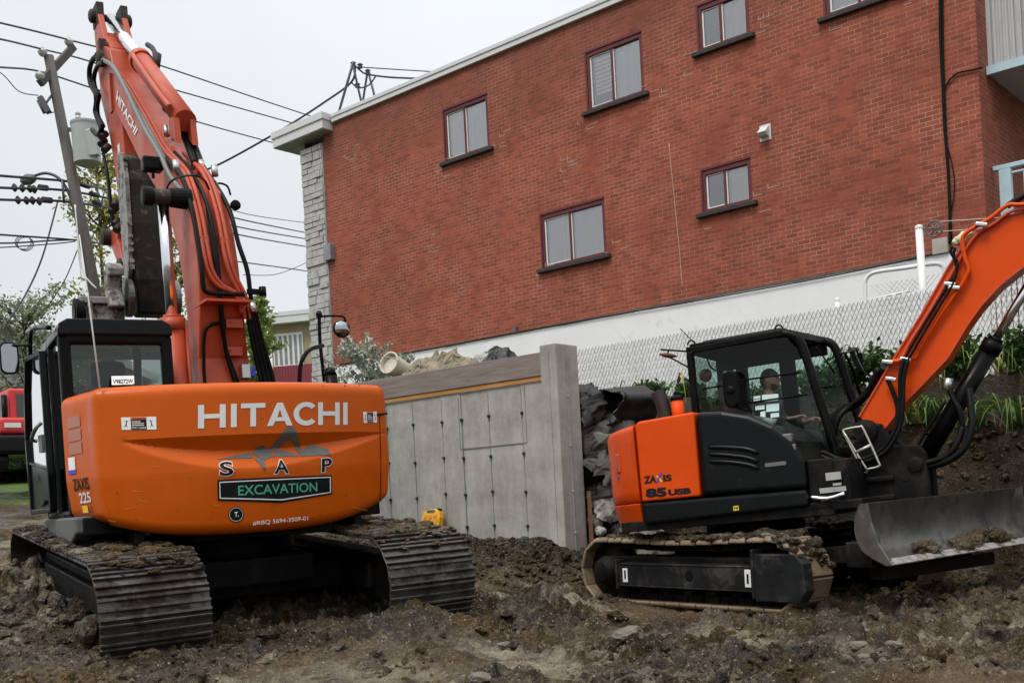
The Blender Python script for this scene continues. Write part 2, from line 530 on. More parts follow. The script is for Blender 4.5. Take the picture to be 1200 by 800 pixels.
while gy[-1] < 13.6: gy.append(gy[-1]+.0125*(gy[-1]/6.2)**.9)
_f, _b = [gy[0]], [gy[-1]]
while _f[0] > -200: _f.insert(0, _f[0]-.03*1.2**len(_f))
while _b[-1] < 1500: _b.append(_b[-1]+.03*1.16**len(_b))
gy = np.array(_f[:-1]+gy+_b[1:])
GX, GY = np.meshgrid(gx, gy)
GZ = ground_z(GX, GY)
nu, nv = len(gx), len(gy)
me = bpy.data.meshes.new('mud_ground')
co = np.stack([GX, GY, GZ], -1).reshape(-1, 3)
ii = np.arange(nu*nv).reshape(nv, nu)
quads = np.stack([ii[:-1,:-1], ii[:-1,1:], ii[1:,1:], ii[1:,:-1]], -1).reshape(-1, 4)
me.vertices.add(len(co)); me.vertices.foreach_set('co', co.ravel())
me.loops.add(quads.size); me.loops.foreach_set('vertex_index', quads.ravel().astype(np.int32))
me.polygons.add(len(quads)); me.polygons.foreach_set('loop_start', np.arange(0, quads.size, 4, dtype=np.int32))
me.polygons.foreach_set('use_smooth', np.ones(len(quads), bool))
me.update(calc_edges=True)
ra_ = me.attributes.new('pressed', 'FLOAT', 'POINT'); ra_.data.foreach_set('value', rut(GX, GY).ravel().astype(np.float32))
ts_ = me.attributes.new('topsoil', 'FLOAT', 'POINT'); ts_.data.foreach_set('value', (sstep(11.5, 11.95, .6597*GX+.7515*GY)*(GX > -2)*sstep(.35, .8, GZ)).ravel().astype(np.float32))
ground = bpy.data.objects.new('mud_ground', me); COL.objects.link(ground)
tag(ground, kind='structure')

m, t, p = new_mat('wet_mud'); d = ND(t)
co_ = d.n('ShaderNodeTexCoord').outputs['Object']
nA = d.noise(co_, .55, 5, .6, .3)
nB = d.noise(co_, 3.2, 8, .7, .5)
nC = d.noise(co_, 14, 8, .7)
nD = d.noise(co_, 55, 6, .7)
sepg = d.n('ShaderNodeSeparateXYZ', {0: co_})
c = d.mix(d.rng(nB, .35, .68, 0, 1), (.014, .0095, .006), (.066, .046, .026))
c = d.mix(d.rng(nA, .46, .64, 0, .75), c, (.17, .115, .055))
c = d.mix(d.rng(nC, .52, .64, 0, .8), c, (.22, .168, .10))
c = d.mix(d.rng(nD, .42, .60, 0, .65), c, (.016, .012, .009))
c = d.mix(d.rng(d.noise(co_, 42, 4, .6), .63, .69, 0, .85), c, (.42, .37, .28))
# pale dry silt patches
pale = d.rng(d.noise(co_, 1.1, 6, .75, .8), .56, .66, 0, .75)
c = d.mix(pale, c, (.34, .295, .215))
bf = d.n('ShaderNodeAttribute', attribute_name='topsoil').outputs['Fac']
c = d.mix(d.math('MULTIPLY', bf, d.rng(nB, .3, .62, .95, .55)), c, (.024, .018, .013))
pr = d.n('ShaderNodeAttribute', attribute_name='pressed').outputs['Fac']
prk = d.math('MULTIPLY', pr, d.rng(d.noise(co_, 4, 6, .7), .35, .62, 0, .85))
c = d.mix(prk, c, (.30, .255, .18))
# grass beyond the site
gy_ = d.rng(sepg.outputs['Y'], 19.5, 20.5, 0, 1)
grn = d.mix(d.rng(d.noise(co_, 5, 6, .7), .35, .65, 0, 1), (.05, .10, .015), (.11, .17, .03))
c = d.mix(gy_, c, grn)
t.links.new(c, p.inputs['Base Color'])
wet = d.rng(d.noise(co_, 1.7, 7, .65, .6), .40, .60, .8, .22)
wet = d.n('ShaderNodeMix', {0: d.math('MULTIPLY', pr, .6), 2: wet, 3: .2}).outputs[0]
t.links.new(wet, p.inputs['Roughness'])
t.links.new(d.rng(wet, .2, .7, .55, .08), p.inputs['Specular IOR Level'])
vo1 = d.n('ShaderNodeTexVoronoi', {'Vector': d.mix(.02, co_, d.n('ShaderNodeTexNoise', {'Vector': co_, 'Scale': 20.0}).outputs['Color']), 'Scale': 34.0}).outputs['Distance']
vo2 = d.n('ShaderNodeTexVoronoi', {'Vector': co_, 'Scale': 85.0}).outputs['Distance']
h1 = d.math('SUBTRACT', d.math('ADD', nC, d.math('MULTIPLY', nD, .6)), d.math('ADD', d.math('MULTIPLY', vo1, .45), d.math('MULTIPLY', vo2, .22)))
nrm = d.bump(h1, 1.0, .035)
t.links.new(nrm, p.inputs['Normal'])
X['mud'] = m
me.materials.append(m)

def clods(name, n, region, rmin, rmax, seed, mt, power=3.0, kind='stuff', zoff=-.25, flat=(.55,.9)):
    """many lumps of earth lying on the ground, one mesh"""
    rg = np.random.default_rng(seed)
    var = []
    for k in range(8):
        q = MB(); q.lump((0,0,0), 1, seed*20+k, sub=2, amp=.62)
        var.append((np.array(q.v), np.array(q.f)))
    V = []; Fc = []; b = 0
    pts = region(rg, n)
    pz = ground_z(pts[:,0], pts[:,1])
    for i in range(len(pts)):
        v, f_ = var[i % 8]
        r = rmin+(rmax-rmin)*rg.random()**power
        a = rg.random()*6.28
        s = np.array([rg.uniform(.8,1.25), rg.uniform(.7,1.1), rg.uniform(*flat)])*r
        w = v*s
        R = np.array([[cos(a), -sin(a), 0], [sin(a), cos(a), 0], [0, 0, 1]])
        w = w@R.T + np.array([pts[i,0], pts[i,1], pz[i]-zoff*-r*.6])
        V.append(w); Fc.append(f_+b); b += len(v)
    V = np.concatenate(V); Fc = np.concatenate(Fc)
    me = bpy.data.meshes.new(name)
    me.vertices.add(len(V)); me.vertices.foreach_set('co', V.ravel())
    me.loops.add(Fc.size); me.loops.foreach_set('vertex_index', Fc.ravel().astype(np.int32))
    me.polygons.add(len(Fc)); me.polygons.foreach_set('loop_start', np.arange(0, Fc.size, 3, dtype=np.int32))
    me.polygons.foreach_set('use_smooth', np.zeros(len(Fc), bool))
    me.update(calc_edges=True)
    me.materials.append(mt)
    o = bpy.data.objects.new(name, me); COL.objects.link(o)
    return tag(o, kind=kind)
def reg_near(rg, n):
    y = 6.0+7.0*rg.random(n*3)**1.5
    x = (rg.random(n*3)*2-1)*.52*y
    dd = .6597*x+.7515*y
    dens = fbm(x*.8+5, y*.8+2, 3)
    ok = (dd < 11.4) & (dens > .42+.16*rg.random(n*3)) & ~((np.abs(x-2.0) < 1.2) & (y > 9.4))
    return np.stack([x, y], 1)[ok][:n]
def reg_bank(rg, n):
    lx = rg.uniform(-8.2, -2.5, n); dd = rg.uniform(11.2, 12.5, n)
    return np.stack([AXS.x*lx+NRM.x*dd, AXS.y*lx+NRM.y*dd], 1)
def reg_wall(rg, n):
    lx = rg.uniform(-11.5, -6.6, n); dd = 10.1-1.3*rg.random(n)**1.6
    return np.stack([AXS.x*lx+NRM.x*dd, AXS.y*lx+NRM.y*dd], 1)
tag(clods('earth_clods', 9000, reg_near, .006, .06, 3, X['mud'], 5.0), 'crumbled brown clods of wet earth scattered over the mud', 'earth')
tag(clods('bank_crumbs', 2600, reg_bank, .01, .06, 5, X['mud'], 4.0), 'loose dark crumbs of soil on the cut bank', 'earth')
tag(clods('berm_clods', 3200, reg_wall, .008, .065, 6, X['mud'], 4.0), 'dark lumps of soil heaped along the foot of the concrete wall', 'earth')
X['stone'] = mat('pale_stone', (.13, .11, .085), .8, var=.3, vscale=12, dirt=(MUD, 6, .52, .15, .9), bump=.4, bscale=50)
for i, (u, v, r) in enumerate([(590,757,.05), (1012,770,.035), (560,796,.05), (1050,757,.05), (735,745,.09), (160,735,.04), (1005,757,.045)]):
    # intersect the ray with the ground
    pt = None
    for Y in np.arange(5.8, 12, .02):
        q = at(u, v, float(Y))
        if q.z <= float(ground_z(q.x, q.y)): pt = q; break
    if pt is None: continue
    s = MB().lump((0,0,0), r, 50+i, 1.2, .95, .62, sub=3, amp=.28)
    o = s.build('field_stone', X['stone'])
    o.location = pt + Vector((0,0,r*.18))
    tag(o, ['pale stone half sunk in mud below the middle of the picture', 'small light pebble in the brown mud at lower right',
            'flat pale stone at the bottom edge of the mud', 'broad muddy stone lying right of the small light pebble',
            'large earth-crusted stone in front of the small excavator track', 'small stone beside the left muddy track of the big excavator',
            'dark rounded stone just behind the small light pebble'][i], 'stone', 'stones in the mud')

# ------------------------------------------------------------------ red brick building
def brick_mat(name, ca, cb, mortar, bw=.20, bh=.070, ms=.010, off=.5, bump=.6, swz=None, mortar_var=True, dark=(.10,.03,.022)):
    m, t, p = new_mat(name); d = ND(t)
    g = d.n('ShaderNodeTexCoord').outputs['Object']
    s3 = d.n('ShaderNodeSeparateXYZ', {0: g})
    a = s3.outputs['Y'] if swz == 'y' else s3.outputs['X']
    v = d.n('ShaderNodeCombineXYZ', {0: a, 1: s3.outputs['Z'], 2: 0.0}).outputs[0]
    wv = d.noise(v, 3, 2)
    br = d.n('ShaderNodeTexBrick', {'Vector': v, 'Color1': (*ca,1), 'Color2': (*cb,1), 'Mortar': (*mortar,1), 'Scale': 1.0, 'Mortar Size': ms/2,
             'Mortar Smooth': .15, 'Bias': 0.0, 'Brick Width': bw, 'Row Height': bh}, offset=off)
    big = d.noise(g, .45, 5, .6, .3)
    med = d.noise(g, 5, 6, .6)
    fine = d.noise(g, 90, 5, .7)
    c = br.outputs['Color']
    if mortar_var:   # old joints: in places pale, in places dirty as the brick
        old = d.rng(d.noise(g, 1.3, 5, .65), .36, .64, 1.0, .3)
        k = d.math('MULTIPLY', br.outputs['Fac'], old)
        c = d.mix(k, c, (ca[0]*.75, ca[1]*.8, ca[2]*.8))
    f = d.rng(big, .3, .7, .82, 1.15)
    c = d.mix(1, c, d.n('ShaderNodeCombineColor', {0: f, 1: f, 2: f}).outputs[0], 'MULTIPLY')
    f2 = d.rng(med, .3, .7, .85, 1.15)
    c = d.mix(1, c, d.n('ShaderNodeCombineColor', {0: f2, 1: f2, 2: f2}).outputs[0], 'MULTIPLY')
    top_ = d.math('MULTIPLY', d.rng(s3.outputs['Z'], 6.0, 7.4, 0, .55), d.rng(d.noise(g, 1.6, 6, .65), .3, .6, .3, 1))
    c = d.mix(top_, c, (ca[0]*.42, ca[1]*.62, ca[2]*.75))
    # white efflorescence specks and streaks
    eff = d.rng(d.noise(g, 2.1, 9, .75, 1.0), .70, .80, 0, .5)
    c = d.mix(eff, c, (.5, .42, .38))
    t.links.new(c, p.inputs['Base Color'])
    p.inputs['Roughness'].default_value = .85
    p.inputs['Specular IOR Level'].default_value = .3
    hgt = d.math('SUBTRACT', d.math('MULTIPLY', fine, .35), br.outputs['Fac'])
    t.links.new(d.bump(hgt, bump, .006), p.inputs['Normal'])
    return m
BA, BB = (.305, .080, .046), (.205, .053, .031)
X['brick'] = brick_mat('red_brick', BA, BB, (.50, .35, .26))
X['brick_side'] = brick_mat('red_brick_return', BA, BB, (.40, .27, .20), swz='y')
X['stucco'] = mat('white_painted_foundation', (.74, .75, .75), .8, var=.06, vscale=1.5, dirt=((.36,.35,.33), 1.5, .60, .12, .55), bump=.25, bscale=35)
X['fascia'] = mat('pale_metal_fascia', (.58, .59, .59), .5, var=.05, vscale=2, dirt=((.35,.35,.34), 2.5, .6, .2, .35))
X['soffit'] = mat('grey_soffit', (.34, .34, .34), .6, var=.06)
X['red_frame'] = mat('dark_red_window_frame', (.105, .011, .015), .5, var=.15, vscale=12, dirt=((.05,.014,.014), 9, .58, .2, .6))
X['sill'] = mat('dark_concrete_sill', (.035, .03, .028), .85, var=.4, vscale=8, dirt=((.14,.12,.11), 8, .6, .15, .7), bump=.4)
X['curtain'] = mat('white_curtain', (.85, .86, .87), .9, var=.05, vscale=3)
X['winglass'] = glass('window_glass', (.97, .985, .985), 5.5, .01)
X['white_pvc'] = mat('white_sash', (.7, .7, .68), .4, var=.05)
X['roofing'] = mat('roof_membrane', (.08,.08,.08), .9, var=.3)
X['balcony_blue'] = mat('pale_blue_painted_metal', (.40, .55, .60), .45, var=.12, dirt=((.2,.2,.2), 6, .62, .15, .6))
X['panel_grey'] = mat('grey_corrugated_panel', (.42, .42, .42), .55, var=.15, vscale=2, stretch=(6,6,.6))
# rubble stone veneer
X['veneer'] = brick_mat('grey_stone_veneer', (.33,.32,.30), (.44,.43,.41), (.10,.10,.095), .42, .15, .02, .37, 1.2, mortar_var=False)
BOFF = (-12, 16.1, 2.2)
bld = thing('brick_apartment_building', 'two storey red brick apartment building with dark red windows and white foundation', 'building', FW(-12, 16.1, 2.2), FROT)
def bb(mb, name, mats, parent=None, **kw):
    return mb.build(name, mats, parent or bld, off=BOFF, **kw)
LX0, LX1, ZB, ZT, DEP = -19.32, -4.93, 4.40, 9.86, 9.0
D0 = 16.1
wins = [(-15.49,-14.23,8.12,9.22), (-11.80,-10.54,8.15,9.26), (-9.43,-8.45,8.50,9.31), (-13.06,-11.53,5.49,6.55), (-9.51,-8.56,5.80,6.55), (-7.17,-5.95,8.34,9.30)]
xs = sorted({LX0, LX1} | {w[0] for w in wins} | {w[1] for w in wins})
zs = sorted({ZB, ZT} | {w[2] for w in wins} | {w[3] for w in wins})
w_ = MB()
for i in range(len(xs)-1):
    for j in range(len(zs)-1):
        cx, cz = (xs[i]+xs[i+1])/2, (zs[j]+zs[j+1])/2
        if any(a < cx < b and c < cz < e_ for a, b, c, e_ in wins): continue
        w_.quad((xs[i],D0,zs[j]), (xs[i+1],D0,zs[j]), (xs[i+1],D0,zs[j+1]), (xs[i],D0,zs[j+1]))
RV = .13
for a, b, c, e_ in wins:
    w_.quad((a,D0,c),(a,D0,e_),(a,D0+RV,e_),(a,D0+RV,c)); w_.quad((b,D0,c),(b,D0+RV,c),(b,D0+RV,e_),(b,D0,e_))
    w_.quad((a,D0,e_),(b,D0,e_),(b,D0+RV,e_),(a,D0+RV,e_)); w_.quad((a,D0,c),(a,D0+RV,c),(b,D0+RV,c),(b,D0,c))
bb(w_, 'brick_wall', X['brick'], recalc=False)
r_ = MB(); r_.quad((LX1,D0,2.2),(LX1,D0+DEP,2.2),(LX1,D0+DEP,ZT),(LX1,D0,ZT))
bb(r_, 'return_wall', X['brick_side'], recalc=False)
r_ = MB()
r_.quad((LX0,D0+DEP,2.2),(LX0,D0+DEP,ZT),(LX1,D0+DEP,ZT),(LX1,D0+DEP,2.2))
r_.quad((LX0-.7,D0+.02,2.2),(LX0-.7,D0+.02,ZT),(LX0-.7,D0+DEP,ZT),(LX0-.7,D0+DEP,2.2))
r_.quad((LX0-.7,D0,ZT-.02),(LX1,D0,ZT-.02),(LX1,D0+DEP,ZT-.02),(LX0-.7,D0+DEP,ZT-.02))
r_.quad((LX0,D0+.3,ZB-1.9),(LX0,D0+.3,ZB),(LX1,D0+.3,ZB),(LX1,D0+.3,ZB-1.9))
bb(r_, 'rear_shell', X['roofing'], recalc=False)
# stone veneer pier at the street corner
v_ = MB(); v_.box(LX0-.78, LX0-.02, D0-.03, D0+1.2, 2.2, 9.52)
rr = random.Random(4)
z = 2.2
while z < 9.4:
    hgt = rr.choice([.13,.16,.2,.12]); x = LX0-.78
    while x < LX0-.06:
        wd = min(rr.uniform(.2,.5), LX0-.02-x)
        k = rr.uniform(.005,.045)
        v_.box(x+.008, x+wd-.008, D0-.032-k, D0-.02, z+.008, min(z+hgt-.008, 9.5))
        x += wd
    z += hgt
X['veneer_plain'] = mat('grey_split_stone', (.40,.395,.38), .85, var=.25, vscale=5, dirt=((.2,.195,.19), 4, .55, .2, .7), bump=.6, bscale=25, bdist=.02)
bb(v_, 'stone_pier', X['veneer_plain'], bevel=.008, seg=1)
# white foundation band
f_ = MB(); f_.box(LX0, LX1-.004, D0-.045, D0+.2, 2.1, ZB-.035)
bb(f_, 'foundation', X['stucco'])
f_ = MB()
for i in range(24):
    a = LX0+(LX1-LX0)*i/24; b = LX0+(LX1-LX0)*(i+1)/24
    f_.box(a, b-.004, D0-.055-.01*rr.random(), D0-.004, ZB-.034, ZB-.004+.006*rr.random())
bb(f_, 'drip_edge', mat('dirty_mortar_ledge', (.12,.085,.07), .9, var=.4, vscale=6))
# roof edge
f_ = MB(); f_.box(LX0+.40, LX1+.06, D0-.07, D0+DEP, ZT, ZT+.17); f_.box(LX0+.40, LX1+.06, D0-.09, D0-.072, ZT+.10, ZT+.185)
bb(f_, 'roof_fascia', X['fascia'], bevel=.008)
f_ = MB(); f_.box(-20.80, LX0+.36, D0-.30, D0+DEP, 9.70, 10.02); f_.box(-20.83, LX0+.39, D0-.33, D0+DEP, 9.90, 10.06)
bb(f_, 'cornice', X['fascia'], bevel=.008)
f_ = MB(); f_.box(-20.78, LX0+.34, D0-.28, D0+DEP, 9.685, 9.699)
for k in range(6):
    f_.box(-20.78, LX0+.34, D0-.26+k*.3, D0-.25+k*.3, 9.678, 9.684)
bb(f_, 'soffit', X['soffit'])

def window(a, b, c, e_, split, left, right, label=None):
    w = b-a; h = e_-c
    fr = MB(); t_ = .085; y0, y1 = D0+.008, D0+.085
    fr.box(a, a+t_, y0, y1, c, e_); fr.box(b-t_*.8, b, y0, y1, c, e_)
    fr.box(a+t_, b-t_*.8, y0, y1, e_-.12, e_); fr.box(a+t_, b-t_*.8, y0, y1, c, c+.06)
    # outer brickmould
    fr.box(a-.004, a+.035, D0-.012, y0-.002, c, e_+.004); fr.box(a+.035, b, D0-.012, y0-.002, e_-.045, e_+.004)
    o = bb(fr, 'window', X['red_frame'], bevel=.006, seg=1)
    if label: o['label'] = label
    s = MB(); ms = a+w*split
    y2, y3 = D0+.028, D0+.068
    s.box(ms-.022, ms+.022, y2-.01, y3, c+.062, e_-.122)
    bb(s, 'mullion', X['red_frame'], o, bevel=.004, seg=1)
    s = MB()
    ia, ib, ic, ie = a+t_+.002, b-t_*.8-.002, c+.062, e_-.122
    s.box(ia, ia+.03, y2+.01, y3+.01, ic, ie); s.box(ia+.031, ms-.02, y2+.01, y3+.01, ic, ic+.02); s.box(ia+.031, ms-.02, y2+.01, y3+.01, ie-.02, ie)
    s.box(ms+.023, ms+.045, y2+.01, y3+.01, ic, ie)
    bb(s, 'sash', X['white_pvc'], o)
    g = MB(); g.quad((ia, y3-.012, ic), (ib, y3-.012, ic), (ib, y3-.012, ie), (ia, y3-.012, ie))
    bb(g, 'pane', X['winglass'], o, recalc=False)
    for (p0, p1, kind) in ((ia, ms, left), (ms, ib, right)):
        if kind == 'dark': continue
        k = MB()
        if kind == 'blind':
            n = int((ie-ic)/.075)
            for i in range(n):
                if i < n*.2: continue
                k.box(p0+.06, p1-.03, D0+.11, D0+.125, ic+i*.075, ic+i*.075+.052)
            nm = 'blind'
        else:
            ph = random.random()*6
            def fold(q, r, p0=p0, p1=p1, ph=ph, kind=kind):
                x = p0-.05+(p1-p0+.1)*q
                amp = (.020 if kind == 'curtain' else .010)*(.5+.8*sin(ph*3+x*3)**2)
                return (x, D0+.106+amp*sin(x*42+ph+1.3*sin(x*9))+.01*sin(r*5+x*7), ic-.05+(ie-ic+.1)*r)
            k.grid(fold, 60, 6)
            nm = 'curtain'
        bb(k, nm, X['curtain'], o, recalc=False)
    sl = MB(); sl.box(a-.09, b+.10, D0-.085, D0+.006, c-.075, c-.003)
    for i in range(10):
        x = a-.09+(w+.19)*i/10+random.random()*.08
        sl.box(x, x+.05, D0-.09, D0-.03, c-.079+.006*random.random(), c-.002)
    bb(sl, 'sill', X['sill'], o, bevel=.008, seg=1)
def repairs(lx, z, n, seed):
    r_ = random.Random(seed); q = MB()
    for i in range(n):
        row = round((z+r_.uniform(-.25,.2))/.070)*.070
        x = lx+r_.uniform(-.1,.35)
        q.box(x, x+r_.uniform(.06,.24), D0-.0035, D0-.0005, row-.007, row+.007)
        if r_.random() < .5: q.box(x, x+.012, D0-.0036, D0-.0006, row, row+.070)
    for i_ in range(0, len(q.f), 6):
        qq = MB(); ids = sorted({k for f_ in q.f[i_:i_+6] for k in f_}); mp_ = {k: j_ for j_, k in enumerate(ids)}
        qq.add([q.v[k] for k in ids], [tuple(mp_[k] for k in f_) for f_ in q.f[i_:i_+6]]); bb(qq, 'mortar_repair', X['pale_mortar'])
X['pale_mortar'] = mat('pale_repair_mortar', (.36,.26,.20), .9, var=.2)
for k_, (a, b, c, e_) in enumerate(wins): repairs(b+.02, c+.02, 5, k_); repairs(a-.25, c-.12, 3, k_+20)
repairs(-18.6, 9.0, 6, 50); repairs(-16.2, 6.5, 7, 51); repairs(-12.4, 7.2, 6, 52)
window(*wins[0], .47, 'curtain', 'curtain', 'upper window nearest the street corner with drawn white curtains')
window(*wins[1], .46, 'blind', 'curtain', 'upper window with striped blinds in its left half')
window(*wins[2], .45, 'dark', 'curtain', 'small upper window with a dark left pane')
window(*wins[3], .46, 'curtain', 'sheer', 'wide lower window with white curtains')
window(*wins[4], .47, 'dark', 'curtain', 'small lower window with a dark left pane')
window(*wins[5], .46, 'curtain', 'curtain', 'upper window cut by the top edge of the picture')
# dryer vent, service boxes, conduits
v_ = MB(); lx, z = fpix(897, 155, D0)
v_.prism([(0,-.1),(-.10,-.08),(-.16,-.03),(-.02,.09),(0,.09)], lambda q, t: (lx+t, D0+q[0]-.003, z+q[1]), -.075, .075)
v_.box(lx-.1, lx+.1, D0-.012, D0-.002, z-.14, z+.12)
bb(v_, 'vent_hood', X['fascia'], bevel=.005)
v_ = MB(); lx, z = fpix(1103, 290, D0)
v_.box(lx-.1, lx+.12, D0-.09, D0-.003, z-.1, z+.12)
bb(v_, 'junction_box', mat('grey_beige_box', (.36,.34,.29), .6), bevel=.006)
v_ = MB(); lx, z = fpix(386, 298, D0)
v_.box(lx-.04, lx+.2, D0-.14, D0-.003, z-.16, z+.2)
bb(v_, 'meter_box', mat('meter_grey', (.22,.23,.24), .5), bevel=.01)
v_ = MB()
def cab_pts(pp): return [(fpix(u, v, D0-.03)[0], D0-.03, fpix(u, v, D0-.03)[1]) for u, v in pp]
v_.tube(spline(cab_pts([(1101,-60),(1102,40),(1105,105),(1107,150),(1111,200),(1113,250),(1113,285)])), .022, 6)
v_.tube(spline(cab_pts([(1104,-60),(1105,60),(1109,160),(1112,220),(1115,280)])), .014, 6)
v_.tube(spline(cab_pts([(1106,106),(1112,95),(1122,86),(1140,82),(1152,79)])), .014, 6)
v_.tube(spline(cab_pts([(1110,170),(1117,200),(1118,225),(1114,250)])), .008, 6)
bb(v_, 'cable_run', X['rubber'])
v_ = MB()
v_.tube(spline([(q[0], D0-.075, q[2]) for q in cab_pts([(400,427),(500,410),(600,391),(700,373),(800,356),(900,338),(1000,319),(1100,297)])]), .009, 6)
mw_ = MB(); mw_.tube(spline([(q[0], D0-.004, q[2]) for q in cab_pts([(783,168),(788,220),(795,290),(799,338)])]), .009, 5); bb(mw_, 'mortar_crack', mat('pale_mortar', (.42,.27,.19), .9))
bb(v_, 'conduit', X['rubber'])
v_ = MB(); lx, z = fpix(605, 387, D0)
v_.box(lx-.04, lx+.04, D0-.06, D0-.003, z-.05, z+.07)
bb(v_, 'outdoor_socket', X['plastic_grey'])
# balconies on the garden end
def balc(zf, name, panel):
    b = MB(); b.box(LX1+.01, LX1+1.7, D0+.35, D0+4, zf-.06, zf)
    o = bb(b, 'balcony', X['soffit']); 
    r = MB(); r.box(LX1+.012, LX1+1.73, D0+.31, D0+.348, zf-.09, zf+.03)
    r.box(LX1+1.702, LX1+1.73, D0+.35, D0+4, zf-.09, zf+.03)
    bb(r, 'edge_beam', X['balcony_blue'], o)
    if panel:
        q = MB()
        def cor(a, b_): 
            x = LX1+.04+1.66*a
            return (x, D0+.35+.012*(1 if int(a*40) % 2 else -1), zf+.03+1.25*b_)
        q.grid(cor, 160, 2, smooth=False)
        for k in range(5):
            q.box(LX1+.04+k*.41, LX1+.10+k*.41, D0+.315, D0+.332, zf+.032, zf+1.28)
        bb(q, 'corrugated_panel', X['panel_grey'], o, recalc=False)
    else:
        q = MB(); q.box(LX1+.10, LX1+.26, D0+.32, D0+.42, zf+.002, zf+.98)
        q.box(LX1+.02, LX1+1.72, D0+.33, D0+.40, zf+.985, zf+1.05)
        q.box(LX1+.262, LX1+1.70, D0+.35, D0+.38, zf+.90, zf+.93)
        for k in range(10):
            q.box(LX1+.42+k*.14, LX1+.445+k*.14, D0+.352, D0+.378, zf+.03, zf+.897)
        bb(q, 'railing', X['balcony_blue'], o, bevel=.006, seg=1)
zu = hit(1165, 78, NRM*(D0+.31), NRM).z; zl = hit(1165, 195, NRM*(D0+.33), NRM).z
balc(zu, 'upper', True); balc(zl-1.05, 'lower', False)

# service mast on the roof
def roofpt(u, v, d): return hit(u, v, NRM*d, NRM)
pb = roofpt(396, 136, D0+.5)
mast = thing('service_mast', 'thin steel tripod mast for service cables on the brick building roof', 'mast', pb)
mm = MB()
mm.tube([roofpt(414,73,D0+.5)-pb, roofpt(395,139,D0+.5)-pb], .03, 6)
mm.tube([roofpt(414,78,D0+.5)-pb, roofpt(425,127,D0+.9)-pb], .026, 6)
mm.tube([roofpt(431,82,D0+.8)-pb, roofpt(424,127,D0+.9)-pb], .026, 6)
mm.tube([roofpt(431,82,D0+.8)-pb, roofpt(441,121,D0+.6)-pb], .026, 6)
X['galv'] = mat('dark_galvanised_steel', (.09,.085,.1), .5, .4, var=.2)
mm.build('mast_legs', X['galv'], mast)
for (u, v) in ((422,77),(419,100),(414,75),(431,84)):
    mm = MB(); q = roofpt(u, v, D0+.6)-pb
    mm.disc_stack(q-Vector((0,0,.07)), (0,0,1), [(0,.03),(.03,.07),(.06,.04),(.09,.07),(.12,.03)], 10)
    mm.build('insulator', X['galv'], mast)

# ------------------------------------------------------------------ concrete retaining wall
m, t, p = new_mat('board_formed_concrete'); d = ND(t)
g = d.n('ShaderNodeTexCoord').outputs['Object']
st = d.n('ShaderNodeMapping', {'Vector': g, 'Scale': (7, 7, .5)}).outputs[0]
c = d.mix(d.rng(d.noise(g, 1.8, 9, .74), .34, .66, 0, 1), (.225,.22,.195), (.41,.405,.375))
c = d.mix(d.rng(d.noise(g, .9, 7, .7, .6), .60, .74, 0, .55), c, (.52,.515,.49))
c = d.mix(d.rng(d.noise(st, 1.6, 6, .65), .45, .72, 0, .22), c, (.54,.535,.51))
c = d.mix(d.rng(d.noise(st, 2.6, 5, .6), .55, .8, 0, .16), c, (.22,.215,.195))
c = d.mix(d.rng(d.noise(g, 30, 5, .7), .55, .75, 0, .3), c, (.22,.215,.19))
t.links.new(c, p.inputs['Base Color']); p.inputs['Roughness'].default_value = .82
t.links.new(d.bump(d.noise(g, 45, 6, .7), .35, .006), p.inputs['Normal'])
X['concrete'] = m
m2 = m.copy(); m2.name = 'smooth_pale_concrete'
X['concrete2'] = m2
for n_ in m2.node_tree.nodes:
    pass
X['wood'] = mat('weathered_form_plank', (.21,.175,.155), .85, var=.35, vscale=3, stretch=(.6,6,9), dirt=((.055,.04,.035), 5, .58, .12, .8), bump=.5, bscale=20)
X['strip'] = mat('new_timber_strip', (.45,.22,.06), .75, var=.3, vscale=4, stretch=(.6,6,6))
WD = 10.2
COFF = (-10, WD, .3)
cw_ = thing('concrete_wall', 'new grey concrete retaining wall with form tie studs and a plank along its top', 'wall', FW(-10, WD, .3), FROT)
def cb(mb, name, mats, **kw): return mb.build(name, mats, cw_, off=COFF, **kw)
q = MB(); XL = -14.5
panels = [-8.33,-8.95,-9.5,-10.12,-10.7,-11.31,-11.93,-12.5,-13.1,-13.7,-14.5]
joints = [fpix(u, 540, WD)[0] for u in (614, 575, 543, 520, 486, 455)]
joints = [-8.33]+[j for j in joints]+[-11.95,-12.6,-13.2,-14.5]
for i in range(len(joints)-1):
    b, a = joints[i], joints[i+1]
    q.box(a+.003, b-.003, WD+.004*((i*7) % 3), WD+.30, .2, 2.56)
q.box(XL, -8.34, WD+.02, WD+.3, .2, 2.555)
cb(q, 'wall_panel', X['concrete'])
q = MB()
for i, j in enumerate(joints[1:7]):
    q.box(j+.004, j+.010, WD-.004, WD+.001, .3, 2.5)
cb(q, 'panel_joint', mat('dark_concrete_joint', (.23,.225,.21), .9, var=.5, vscale=3))
q = MB()
